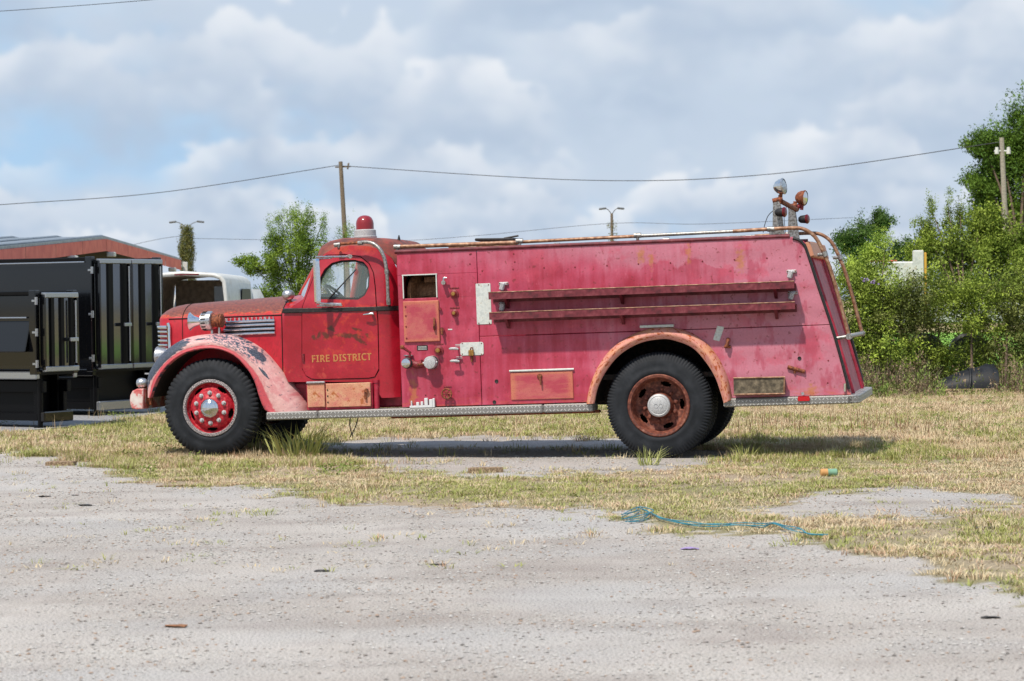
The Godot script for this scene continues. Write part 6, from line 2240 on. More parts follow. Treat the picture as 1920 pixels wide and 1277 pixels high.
func trailers() -> void:
	var a := trailer("dump_trailer", "tall black dump trailer with two ribbed rear doors", Vector3(-6.0566, 0.0, -36.2106), -0.5411, 5.0, 1.55, 0.70, 2.29, 2)
	var b := trailer("dump_trailer", "lower black dump trailer with one narrow rear gate", Vector3(-6.217, 0.0, -32.7757), -0.5411, 4.4, 0.78, 0.76, 1.79, 1)
	# an inner side board leaning above the low trailer's floor
	var st := new_st()
	box(st, Vector3(-2.2, 1.22, 0.05), Vector3(4.2, 0.42, 0.03), 0.01, Basis(Vector3.RIGHT, -0.28))
	obj("side_board", st, M.black_gloss, b)
	var rl := new_st()
	tube(rl, [Vector3(-4.3, 1.47, 0.05), Vector3(-0.12, 1.47, 0.05)], 0.012, 6)
	obj("tarp_rail", rl, M.bright_edge, b)
	var ar := new_st()
	tube(ar, [Vector3(-3.6, 2.25, 0.04), Vector3(-0.1, 2.25, 0.04)], 0.012, 6)
	obj("tarp_rail", ar, M.bright_edge, a)

func pickup() -> void:
	# white pickup seen from behind with an open cap over its bed; x across, z towards us, its front away
	var n := thing("pickup_truck", "white pickup truck with open white bed cap behind the hood", "pickup truck", Vector3(-6.5014, 0.0, -49.5868), -0.12)
	var w := 0.92
	var cap := new_st()
	var rows := []
	for z in [0.0, -0.08, -1.3, -2.4]:
		var r := []
		var k: float = 1.0 - 0.05 * (-z / 2.4)
		var t: float = 2.26 - 0.04 * (-z / 2.4) - (0.02 if z == 0.0 else 0.0)
		for q in [[-1.0, 1.36], [-0.985, 1.75], [-0.94, t - 0.14], [-0.86, t - 0.06], [-0.72, t - 0.015], [0.0, t + 0.03], [0.72, t - 0.015], [0.86, t - 0.06], [0.94, t - 0.14], [0.985, 1.75], [1.0, 1.36]]:
			r.append(Vector3(q[0] * w * k, q[1], z))
		rows.append(r)
	loft(cap, rows)
	obj("bed_cap", cap, M.white_shell, n)
	var lin := new_st()
	var inner := []
	for r in rows:
		var q := []
		for p in r:
			q.append(Vector3(p.x * 0.94, p.y - 0.06 if p.y > 1.6 else p.y, p.z - 0.02))
		inner.append(q)
	loft(lin, inner)
	obj("cap_lining", lin, M.beige_lining, n)
	var rim := new_st()
	var rp := []
	for k in rows[0].size():
		rp.append(rows[0][k].lerp(inner[0][k], 0.5) + Vector3(0, 0, 0.02))
	tube(rim, rp, 0.045, 8)
	obj("cap_rim", rim, M.white_shell, n)
	var st := new_st()
	box(st, Vector3(0.1, 2.215, 0.05), Vector3(0.5, 0.03, 0.03), 0.008)
	obj("brake_lamp", st, M.lamp_red, n)
	for s in [1.0, -1.0]:
		var f := new_st()
		prism(f, [Vector2(-0.42, -0.19), Vector2(0.42, -0.19), Vector2(0.46, 0.0), Vector2(0.4, 0.19), Vector2(-0.4, 0.19), Vector2(-0.46, 0.0)], -0.01, 0.01, 0.003)
		var o := obj("cap_window", f, M.black_satin, n, Vector3(s * w * 0.965, 1.74, -1.7))
		o.rotation.y = s * (PI / 2 + 0.02)
		o.rotation.z = 0.0
	var fr := new_st()
	box(fr, Vector3(0.0, 1.75, -2.36), Vector3(1.5, 0.75, 0.03))
	obj("cap_front", fr, M.beige_lining, n)
	var wi := new_st()
	box(wi, Vector3(0.3, 1.78, -2.33), Vector3(0.46, 0.44, 0.02), 0.005)
	obj("cap_front_pane", wi, M.lamp_glass, n)
	var bed := new_st()
	box(bed, Vector3(0, 0.98, -1.2), Vector3(1.9, 0.75, 2.42), 0.06)
	obj("truck_bed", bed, M.white_shell, n)
	var ca := new_st()
	var cr := []
	for e in [[-2.45, 1.35, 0.95], [-2.5, 1.8, 0.84], [-2.75, 1.93, 0.78], [-3.5, 1.93, 0.78], [-4.1, 1.35, 0.92], [-5.2, 1.22, 0.92], [-5.35, 0.6, 0.92]]:
		cr.append([Vector3(-e[2], 0.6, e[0]), Vector3(-e[2], e[1], e[0]), Vector3(e[2], e[1], e[0]), Vector3(e[2], 0.6, e[0])])
	loft(ca, cr)
	obj("truck_cab", ca, M.white_shell, n)
	var bu := new_st()
	box(bu, Vector3(0, 0.62, 0.08), Vector3(1.85, 0.2, 0.14), 0.04)
	obj("rear_bumper", bu, M.dull_chrome, n)
	for s in [1.0, -1.0]:
		var l := new_st()
		box(l, Vector3(s * 0.88, 1.08, 0.02), Vector3(0.13, 0.4, 0.06), 0.02)
		obj("tail_lamp", l, M.lamp_red, n)
		for z in [-1.3, -4.5]:
			var t := new_st()
			lathe(t, [Vector2(0.0, 0.0), Vector2(0.2, 0.0), Vector2(0.22, 0.02), Vector2(0.34, 0.02), Vector2(0.37, -0.02), Vector2(0.37, -0.2), Vector2(0.0, -0.2)], Transform3D(Basis(Vector3.UP, s * PI / 2), Vector3(s * 0.93, 0.37, z)), 24)
			obj("wheel", t, M.worn_rubber, n)

func shed() -> void:
	# open-sided shed: its gable end is seen almost edge on, the ridge runs off to one side
	var L := Vector3(-9.9824, 2.6998, -48.0)
	var P := Vector3(-10.0288, 3.2761, -62.0)
	var R := Vector3(-10.0239, 2.9811, -76.0)
	var n := thing("open_shed", "open shed with grey metal roof and red fascia behind trailers", "shed", Vector3(P.x, 0, P.z))
	L -= n.position
	P -= n.position
	R -= n.position
	var run := Vector3(-22, 0, 0)
	for pair in [[L, P], [P, R]]:
		var r := new_st()
		flat(r)
		var a: Vector3 = pair[0]
		var b: Vector3 = pair[1]
		var up := Vector3(0, 0.06, 0)
		quad(r, a + up, b + up, b + run + up, a + run + up)
		quad(r, a, b, b + up, a + up)
		quad(r, a, a + up, a + run + up, a + run)
		obj("roof_slope", r, M.roof_metal, n)
		var so := new_st()
		flat(so)
		var dn := Vector3(0, -0.03, 0)
		quad(so, a + dn, a + run + dn, b + run + dn, b + dn)
		obj("soffit", so, M.black_gap, n)
		for k in 20:
			var s := new_st()
			var o := run * (k / 20.0) + Vector3(-0.1, 0.075, 0)
			tube(s, [a + o, b + o], 0.03, 4)
			obj("roof_rib", s, M.roof_metal, n)
		var f := new_st()
		flat(f)
		var parts := 4
		for k in parts:
			var p := a.lerp(b, (k + 0.004) / parts)
			var q := a.lerp(b, (k + 0.996) / parts)
			var dp := Vector3(0, -0.30, 0)
			quad(f, p + Vector3(0.03, 0.0, 0), q + Vector3(0.03, 0, 0), q + Vector3(0.03, 0, 0) + dp, p + Vector3(0.03, 0, 0) + dp)
		obj("fascia", f, M.fascia_red, n)
	var ge := new_st()
	flat(ge)
	quad(ge, Vector3(L.x - 5.0, 0, L.z - 0.2), Vector3(L.x - 5.0, L.y - 0.05, L.z - 0.2), Vector3(R.x - 5.0, R.y - 0.05, R.z + 0.2), Vector3(R.x - 5.0, 0, R.z + 0.2))
	obj("end_wall", ge, M.black_gap, n)
	var fe := new_st()
	box(fe, Vector3(L.x - 11.0, L.y - 0.13, L.z + 0.03), Vector3(22, 0.26, 0.05))
	obj("front_fascia", fe, M.fascia_red, n)
	for k in 5:
		var t := 0.12 + 0.2 * k
		var q := L.lerp(P, t * 2.0) if t < 0.5 else P.lerp(R, t * 2.0 - 1.0)
		var s := new_st()
		box(s, q + Vector3(0.06, -0.36, 0), Vector3(0.2, 0.12, 0.3), 0.02)
		obj("flood_lamp", s, M.old_white, n)
	for z in [L.z + 0.3, R.z - 0.2]:
		var s := new_st()
		var top := (L.y if z > 0 else R.y) - 0.05
		box(s, Vector3(R.x + 0.12, top * 0.5, z), Vector3(0.14, top, 0.14), 0.01)
		obj("post", s, M.old_white, n)

func poles() -> void:
	# two utility poles with a line between them and on to both sides
	var a := Vector3(-10.8103, 5.6766, -160.0)
	var at := Vector3(-10.7961, 10.6736, -160.0)
	var p := thing("utility_pole", "brown wooden utility pole rising behind the truck's cab", "utility pole", Vector3(at.x + 0.4, 0, at.z))
	var st := new_st()
	tube(st, [Vector3(0.1, -0.2, 0), Vector3(-0.4, at.y, 0)], [0.19, 0.13], 10)
	obj("pole_shaft", st, M.old_pole, p)
	var hw := new_st()
	tube(hw, [Vector3(-0.75, at.y - 0.35, 0), Vector3(0.25, at.y - 0.32, 0)], 0.05, 6)
	tube(hw, [Vector3(0.05, at.y - 0.5, 0.1), Vector3(0.12, at.y - 0.1, 0.1)], 0.06, 6)
	tube(hw, [Vector3(-0.3, at.y - 0.9, 0.16), Vector3(-0.3, at.y - 0.6, 0.16)], 0.05, 6)
	obj("insulator_arm", hw, M.old_pole, p)
	var b := Vector3(25.4881, 9.8038, -130.0)
	var q := thing("utility_pole", "pale grey utility pole standing before the tall tree", "utility pole", Vector3(b.x + 0.35, 0, b.z))
	st = new_st()
	tube(st, [Vector3(0.0, -0.2, 0), Vector3(-0.35, b.y, 0)], [0.17, 0.12], 10)
	obj("pole_shaft", st, M.pale_pole, q)
	hw = new_st()
	for x in [-0.3, 0.3]:
		tube(hw, [Vector3(-0.32 + x, b.y - 0.85, 0.1), Vector3(-0.32 + x, b.y - 0.5, 0.1)], [0.12, 0.08], 8)
	tube(hw, [Vector3(-0.75, b.y - 0.7, 0.05), Vector3(0.1, b.y - 0.7, 0.05)], 0.05, 6)
	obj("insulator", hw, M.old_white, q)
	wire("overhead_wire", "overhead wire sagging between the two utility poles", [Vector3(-10.7146, 10.4008, -160.0), Vector3(4.5178, 8.719, -148.0), Vector3(14.7983, 8.6159, -141.0), Vector3(25.4861, 9.583, -130.0)], 0.022)
	wire("overhead_wire", "overhead wire running from the brown pole past trailers", [Vector3(-36.9021, 7.2731, -150.0), Vector3(-30.9225, 7.8525, -152.0), Vector3(-21.7765, 8.6598, -156.0), Vector3(-10.7478, 10.4691, -160.0)], 0.022)
	wire("overhead_wire", "thin overhead wire crossing the sky's upper corner", [Vector3(-20.1162, 12.1996, -90.0), Vector3(-18.4066, 12.3521, -91.0), Vector3(-13.4189, 13.058, -94.0), Vector3(-10.8463, 13.593, -96.0)], 0.012)
	wire("overhead_wire", "faint far wire strung low behind the fire truck", [Vector3(-25.6314, 6.9687, -200.0), Vector3(-10.9623, 6.5802, -200.0), Vector3(-3.3024, 6.8709, -200.0), Vector3(7.9791, 7.7558, -200.0), Vector3(15.4206, 7.624, -200.0), Vector3(27.333, 7.9912, -200.0)], 0.016)
	wire("overhead_wire", "faint far wire between shed and vine-covered lamp", [Vector3(-29.0134, 5.6231, -180.0), Vector3(-26.5724, 6.6865, -190.0), Vector3(-25.6278, 7.2237, -200.0)], 0.016)
	lamp_pole("street_lamp", "double street lamp on a vine-covered pole near shed", Vector3(-25.8309, 7.9063, -200.0), 0.9, true)
	lamp_pole("street_lamp", "double street lamp above the truck's long side", Vector3(8.0734, 8.5622, -200.0), 0.5, false)

func wire(called: String, label: String, pts: Array, r: float) -> void:
	var st := new_st()
	var o: Vector3 = pts[0]
	var rel := []
	for p in pts:
		rel.append(p - o)
	tube(st, curve(rel, 10), r, 5)
	var w := obj(called, st, M.wire_black, self, o)
	tag(w, label, "wire", "overhead wires")

func lamp_pole(called: String, label: String, top: Vector3, side: float, vine: bool) -> void:
	var n := thing(called, label, "street lamp", Vector3(top.x, 0, top.z), 0.0, "double street lamps")
	var st := new_st()
	tube(st, [Vector3(0, -0.2, 0), Vector3(0, top.y, 0)], [0.14, 0.1], 8)
	obj("lamp_shaft", st, M.old_pole, n)
	for s in [-1.0, 1.0]:
		var a := new_st()
		tube(a, curve([Vector3(0, top.y - 0.1, 0), Vector3(s * 0.5 * side, top.y + 0.25, 0), Vector3(s * 0.95 * side, top.y + 0.4, 0)], 4), 0.035, 6)
		obj("lamp_arm", a, M.lamp_grey, n)
		var h := new_st()
		box(h, Vector3(s * (0.95 * side + 0.25), top.y + 0.38, 0.0), Vector3(0.6, 0.16, 0.3), 0.06, Basis(Vector3(0, 0, 1), s * -0.12))
		obj("lamp_head", h, M.lamp_grey, n)
	var leaves := Leaves.new()
	if SPRAYS.is_empty():
		SPRAYS = [spray_mesh(9, 0.40, M.leaf), spray_mesh(12, 0.30, M.leaf), spray_mesh(9, 0.36, M.leaf_dry)]
	for k in (2600 if vine else 160):
		var y := rng.randf_range(0.5 if vine else 2.0, top.y if vine else top.y - 0.6)
		var r := (sqrt(rng.randf()) * 0.5 + 0.08 * sin(y * 2.3) + 0.05) if vine else rng.randf_range(0.1, 0.4)
		var t := rng.randf() * TAU
		leaves.add(SPRAYS[0], Transform3D(Basis.from_euler(Vector3(rng.randf() * TAU, rng.randf() * TAU, 0)).scaled(Vector3.ONE * rng.randf_range(0.2, 0.4)), Vector3(cos(t) * r, y, sin(t) * r)), Color(0.10, 0.13, 0.035).lerp(Color(0.24, 0.22, 0.08), rng.randf()))
	leaves.done("vine", M.leaf, n)

func blob(base: Vector3, at: Vector3, half: Vector3, count: int) -> Array:
	return [at - base, half, count]

func trees() -> void:
	var dk := Color(0.050, 0.110, 0.020)
	var md := Color(0.150, 0.250, 0.036)
	var lt := Color(0.370, 0.470, 0.075)
	var b := Vector3(-5.2894, 0.0, -62.0382)
	tree("young_tree", "young leafy tree showing above the truck's hood", "tree", b, [
		blob(b, Vector3(-5.0728, 3.2685, -60.0), Vector3(0.62, 0.72, 0.6), 330), blob(b, Vector3(-5.7081, 3.4674, -60.0), Vector3(0.16, 0.30, 0.3), 50), blob(b, Vector3(-5.4887, 3.656, -60.0), Vector3(0.13, 0.24, 0.3), 46), blob(b, Vector3(-5.1689, 3.7159, -60.0), Vector3(0.14, 0.24, 0.3), 46), blob(b, Vector3(-4.8505, 3.6739, -60.0), Vector3(0.15, 0.24, 0.3), 46), blob(b, Vector3(-4.4813, 3.6184, -60.0), Vector3(0.15, 0.25, 0.3), 44),
		blob(b, Vector3(-6.2939, 2.6199, -60.0), Vector3(0.34, 0.18, 0.5), 110), blob(b, Vector3(-5.8869, 2.5129, -60.0), Vector3(0.40, 0.26, 0.5), 130), blob(b, Vector3(-5.5883, 2.892, -60.0), Vector3(0.4, 0.4, 0.5), 170), blob(b, Vector3(-5.0864, 2.2481, -60.0), Vector3(0.80, 0.55, 0.6), 430), blob(b, Vector3(-5.7288, 1.9368, -60.0), Vector3(0.45, 0.4, 0.5), 200), blob(b, Vector3(-4.5692, 2.7523, -60.0), Vector3(0.35, 0.55, 0.5), 190)], 0.21, Color(0.10, 0.18, 0.025), Color(0.28, 0.39, 0.06), 0.07, "", "leaf", 1.25)
	b = Vector3(-4.1597, 0.0, -62.5253)
	tree("young_tree", "small leafy sapling peeping up beside the beacon", "tree", b, [
		blob(b, Vector3(-3.9879, 3.2937, -60.0), Vector3(0.22, 0.30, 0.3), 90), blob(b, Vector3(-3.9313, 2.7446, -60.0), Vector3(0.4, 0.4, 0.4), 90)], 0.2, Color(0.09, 0.16, 0.022), Color(0.24, 0.34, 0.05), 0.04)
	b = Vector3(28.78, 0.0, -143.8449)
	tree("tall_tree", "tall dense green tree at the photo's right edge", "tree", b, [
		blob(b, Vector3(31.0468, 8.7528, -150.0), Vector3(2.6, 4.4, 2.6), 1500), blob(b, Vector3(30.9099, 11.3026, -150.0), Vector3(1.5, 1.7, 2.0), 420), blob(b, Vector3(28.2588, 10.7612, -150.0), Vector3(0.85, 0.8, 1.2), 240), blob(b, Vector3(28.3655, 8.4663, -150.0), Vector3(1.15, 1.2, 1.5), 330), blob(b, Vector3(29.4611, 9.7275, -150.0), Vector3(1.3, 1.5, 1.5), 360), blob(b, Vector3(29.1078, 5.9076, -150.0), Vector3(2.2, 2.4, 2.0), 600), blob(b, Vector3(32.6136, 5.5468, -150.0), Vector3(3.0, 3.5, 2.5), 600)], 0.78, dk, md, 0.35)
	b = Vector3(12.8909, 0.0, -91.7944)
	tree("dark_tree", "dark green tree behind the truck's rear rails", "tree", b, [
		blob(b, Vector3(12.7695, 3.5713, -90.0), Vector3(0.95, 0.95, 1.0), 560), blob(b, Vector3(13.2927, 4.2346, -90.0), Vector3(0.42, 0.48, 0.6), 170), blob(b, Vector3(12.0039, 3.5805, -90.0), Vector3(0.42, 0.5, 0.6), 150), blob(b, Vector3(13.0463, 2.5156, -90.0), Vector3(1.2, 0.8, 1.0), 400), blob(b, Vector3(14.0093, 3.1164, -90.0), Vector3(0.6, 0.5, 0.6), 170), blob(b, Vector3(14.4893, 3.2637, -90.0), Vector3(0.5, 0.55, 0.6), 150)], 0.36, Color(0.040, 0.085, 0.022), Color(0.11, 0.18, 0.04), 0.15)
	b = Vector3(9.6089, 0.0, -52.8505)
	tree("broad_tree", "broad mid green tree in front of the pale pole", "tree", b, [
		blob(b, Vector3(9.8488, 2.6048, -55.0), Vector3(0.95, 0.72, 1.0), 620), blob(b, Vector3(10.7856, 2.7105, -55.0), Vector3(0.75, 0.6, 0.9), 400), blob(b, Vector3(10.3225, 3.2421, -55.0), Vector3(0.45, 0.42, 0.6), 190), blob(b, Vector3(9.2371, 3.4889, -55.0), Vector3(0.10, 0.36, 0.2), 50), blob(b, Vector3(9.5885, 3.5431, -55.0), Vector3(0.12, 0.38, 0.2), 60), blob(b, Vector3(9.8572, 3.5165, -55.0), Vector3(0.1, 0.36, 0.2), 46), blob(b, Vector3(8.9771, 3.1998, -55.0), Vector3(0.24, 0.16, 0.3), 50), blob(b, Vector3(9.2049, 2.554, -55.0), Vector3(0.5, 0.5, 0.6), 230), blob(b, Vector3(11.3684, 2.4696, -55.0), Vector3(0.8, 0.9, 0.9), 320), blob(b, Vector3(10.3092, 1.7805, -55.0), Vector3(1.4, 0.5, 1.0), 420)], 0.30, md * 0.35, lt * 0.9, 0.10)
	# the hedge: one shrub beside the other
	var row := [[1600, 560, 0.62, 0.95, 0], [1650, 535, 0.55, 0.75, 1], [1640, 600, 0.6, 0.7, 2], [1700, 565, 0.62, 0.6, 2], [1760, 560, 0.66, 0.62, 0], [1822, 570, 0.66, 0.60, 1], [1885, 575, 0.7, 0.66, 2], [1940, 560, 0.7, 0.8, 0]]
	var bases := [Vector3(5.9203, 0.0, -43.5362), Vector3(6.2887, 0.0, -42.89), Vector3(6.4223, 0.0, -44.4426), Vector3(6.7607, 0.0, -42.9882), Vector3(7.2797, 0.0, -42.8118), Vector3(7.7674, 0.0, -42.3906), Vector3(8.3005, 0.0, -42.2105), Vector3(8.7549, 0.0, -41.8065)]
	var mids := [Vector3(5.8629, 1.5846, -43.0), Vector3(6.3216, 1.7163, -43.0), Vector3(6.2234, 1.0313, -43.0), Vector3(6.7763, 1.4364, -43.0), Vector3(7.326, 1.5213, -43.0), Vector3(7.8923, 1.423, -43.0), Vector3(8.5136, 1.3241, -43.0), Vector3(9.0184, 1.501, -43.0)]
	var lows := [Vector3(5.8373, 0.8529, -43.0), Vector3(6.2832, 0.6745, -42.5), Vector3(6.1274, 0.5748, -43.0), Vector3(6.6763, 0.5499, -43.0), Vector3(7.2695, 0.378, -43.0), Vector3(7.9559, 0.3698, -43.0), Vector3(8.4609, 0.5468, -43.0), Vector3(8.9646, 0.5866, -43.0)]
	var names := ["leafy hedge shrub right behind the truck's tail", "yellow-green hedge shrub with lilac flowers", "olive shrub beside the fence post", "hedge shrub in front of the white trailer", "rounded hedge shrub over the black plastic sheet", "yellow-green hedge shrub right of the black sheet", "twiggy olive hedge shrub with brown stems", "hedge shrub cut off by the photo's edge"]
	for k in row.size():
		var r: Array = row[k]
		var tones: Array = [[md * 0.35, lt * 0.95], [md * 0.5, lt * 1.2], [Color(0.06, 0.08, 0.02), Color(0.28, 0.31, 0.09)]][r[4]]
		tree("hedge_shrub", names[k], "shrub", bases[k], [blob(bases[k], mids[k], Vector3(r[2], r[3], 0.6), 560), blob(bases[k], lows[k], Vector3(r[2] * 1.1, 0.42, 0.5), 300)], 0.20, tones[0], tones[1], 0.035, "shrubs of the hedge along the yard", "leaf", 0.8)
	b = Vector3(6.4606, 0.0, -44.707)
	tree("lime_sapling", "slanting lime green sapling rising from the hedge", "tree", b, [
		blob(b, Vector3(7.0183, 2.6253, -47.0), Vector3(0.20, 0.26, 0.3), 80), blob(b, Vector3(6.8158, 2.3579, -47.0), Vector3(0.26, 0.26, 0.3), 110), blob(b, Vector3(6.5936, 2.1307, -47.0), Vector3(0.3, 0.26, 0.3), 120), blob(b, Vector3(6.4122, 1.983, -47.0), Vector3(0.35, 0.3, 0.3), 120)], 0.22, md, lt * 1.25, 0.03)
	# weeds and dead stems at the hedge's foot
	var weeds := Leaves.new()
	for k in 3600:
		var d := rng.randf_range(39.6, 43.5)
		var x := rng.randf_range(0.112, 0.235) * d
		var tall := clampf(inverse_lerp(39.4, 42.6, d), 0.0, 1.0) * (0.35 + 0.5 * absf(nz.get_noise_2d(x * 1.5, 7.0)) * 2.0)
		var brown: bool = nz.get_noise_2d(x * 1.8 + 30.0, d * 1.2) + rng.randfn() * 0.18 > 0.02
		if x > 6.9 and x < 8.2 and d < 43.0 and rng.randf() < 0.85:
			continue
		var c := Color(0.09, 0.14, 0.03).lerp(Color(0.27, 0.33, 0.08), rng.randf())
		if brown:
			c = Color(0.13, 0.095, 0.06).lerp(Color(0.36, 0.27, 0.17), rng.randf())
		weeds.add(SPRAYS[rng.randi() % 2], Transform3D(Basis.from_euler(Vector3(rng.randf() * TAU, rng.randf() * TAU, 0)).scaled(Vector3(0.10, 0.16, 0.10) * rng.randf_range(0.6, 1.5)), Vector3(x, rng.randf() * tall + 0.02, -d)), c)
	# low broad-leaved weeds among the grass
	for k in 420:
		var c := spot(23.0, 41.0)
		if bare(c.x, c.z) or nz.get_noise_2d(c.x * 0.6 + 12.0, c.z * 0.5) < 0.08:
			continue
		for j in 5:
			weeds.add(SPRAYS[rng.randi() % 2], Transform3D(Basis.from_euler(Vector3(rng.randfn() * 0.3, rng.randf() * TAU, rng.randfn() * 0.3)).scaled(Vector3(0.11, 0.07, 0.11) * rng.randf_range(0.6, 1.4)), c + Vector3(rng.randfn() * 0.09, 0.03 + rng.randf() * 0.03, rng.randfn() * 0.12)), Color(0.13, 0.19, 0.04).lerp(Color(0.28, 0.34, 0.09), rng.randf()))
	weeds.done("weeds", M.leaf, self)
	get_node("weeds").set_meta("kind", "stuff")
	var tw := []
	var tt := []
	var twig := tuft_mesh(5, 0.5, 1.0, 0.010, M.leaf_dry)
	for k in 300:
		var d := rng.randf_range(41.0, 42.6)
		var p := Vector3(rng.randf_range(0.135, 0.21) * d, 0, -d)
		if p.x > 6.9 and p.x < 8.2:
			continue
		tw.append(Transform3D(Basis(Vector3.UP, rng.randf() * TAU).scaled(Vector3(0.5, rng.randf_range(0.15, 0.95), 0.8)), p))
		tt.append(Color(0.17, 0.13, 0.095).lerp(Color(0.28, 0.22, 0.16), rng.randf()))
	multi("undergrowth", twig, tw, tt).set_meta("kind", "stuff")

func beyond_hedge() -> void:
	# fence post and top rail in the hedge
	var p := thing("fence_post", "dark steel fence post standing in the hedge", "fence post", Vector3(6.4538, 0.0, -43.8861))
	var st := new_st()
	tube(st, [Vector3(0, -0.1, 0), Vector3(0, 1.35, 0)], 0.04, 10)
	obj("post_tube", st, M.black_satin, p)
	st = new_st()
	lathe(st, [Vector2(0.046, -0.03), Vector2(0.046, 0.01), Vector2(0.03, 0.03), Vector2(0.0, 0.036)], Transform3D(Basis(Vector3.RIGHT, -PI / 2), Vector3(0, 1.35, 0)), 10)
	obj("post_cap", st, M.black_satin, p)
	# white box trailer parked across the lawn
	var n := thing("flat_trailer", "white trailer half hidden behind the hedge", "trailer", Vector3(8.1739, 0.0, -52.6654), -0.05)
	st = new_st()
	box(st, Vector3(1.15, 1.25, -1.1), Vector3(3.6, 0.42, 2.0), 0.03)
	obj("trailer_bed", st, M.old_white, n)
	st = new_st()
	box(st, Vector3(-0.1, 1.9, -0.6), Vector3(1.0, 0.9, 1.0), 0.03)
	obj("tool_box", st, M.old_white, n)
	st = new_st()
	box(st, Vector3(0.38, 1.88, -0.05), Vector3(0.22, 1.4, 0.2), 0.02)
	obj("bulkhead", st, M.old_white, n)
	st = new_st()
	box(st, Vector3(0.525, 1.85, -0.05), Vector3(0.05, 1.36, 0.16), 0.01)
	obj("yellow_edge", st, M.yellow_post, n)
	st = new_st()
	box(st, Vector3(-0.3, 2.37, -0.6), Vector3(0.5, 0.03, 0.9), 0.01)
	obj("red_trim", st, M.fascia_red, n)
	for x in [0.5, 1.42]:
		st = new_st()
		lathe(st, [Vector2(0.0, 0.0), Vector2(0.2, 0.0), Vector2(0.24, 0.03), Vector2(0.36, 0.03), Vector2(0.42, -0.02), Vector2(0.42, -0.24), Vector2(0.0, -0.24)], Transform3D(Basis(), Vector3(x, 0.42, 0.0)), 28)
		obj("wheel", st, M.black_satin, n)
	# black plastic half pipe thrown against the hedge
	var h := thing("plastic_half_pipe", "curved black plastic sheet lying against the hedge", "plastic sheet", Vector3(7.4123, 0.0, -41.5155) + Vector3(0, 0.1, 0), 0.12)
	st = new_st()
	var rows := []
	for layer in [0.0, 0.03]:
		for i in 9:
			var r := []
			for k in 13:
				var a := PI * k / 12.0
				var t := i / 8.0
				var rad: float = 0.40 * (0.18 + 0.82 * pow(t, 0.8)) - layer
				r.append(Vector3(-0.5 + t * 0.9 + 0.05 * sin(a), sin(a) * rad * (1.0 - 0.12 * sin(t * 7.0) + 0.35 * nz.get_noise_2d(t * 3.0, a * 1.5)) - 0.02, -cos(a) * 0.34 * (0.5 + t * 0.5)))
			rows.append(r)
		loft(st, rows, false, 1 if layer == 0.0 else 2)
		rows = []
	obj("shell", st, M.black_plastic, h)
	st = new_st()
	for t in [0.62]:
		var ring := []
		for k in 13:
			var a := PI * k / 12.0
			var rad: float = 0.40 * (0.18 + 0.82 * pow(t, 0.8)) + 0.008
			ring.append(Vector3(-0.5 + t * 0.9 + 0.05 * sin(a), sin(a) * rad * (1.0 - 0.12 * sin(t * 7.0) + 0.35 * nz.get_noise_2d(t * 3.0, a * 1.5)) - 0.02, -cos(a) * 0.345 * (0.5 + t * 0.5)))
		tube(st, ring, 0.018, 6)
	obj("rib", st, M.black_plastic, h)
	h.scale = Vector3(1.35, 0.95, 1.0)
	# lilac flower heads on the hedge
	for c in [[Vector3(6.0887, 1.8591, -42.2), "lilac flower head on the hedge, the larger one"], [Vector3(5.9632, 1.8875, -42.2), "lilac flower head on the hedge, the smaller one"]]:
		st = new_st()
		flat(st)
		for k in 14:
			var o := Vector3(rng.randfn() * 0.03, rng.randfn() * 0.02, rng.randfn() * 0.03)
			var bs := Basis.from_euler(Vector3(rng.randf() * 6.0, rng.randf() * 6.0, 0))
			quad(st, o + bs * Vector3(-0.015, 0, -0.015), o + bs * Vector3(0.015, 0, -0.015), o + bs * Vector3(0.015, 0.004, 0.015), o + bs * Vector3(-0.015, 0.004, 0.015))
		tag(obj("flower_head", st, M.lilac, self, c[0]), c[1], "flower", "lilac flowers on the hedge")

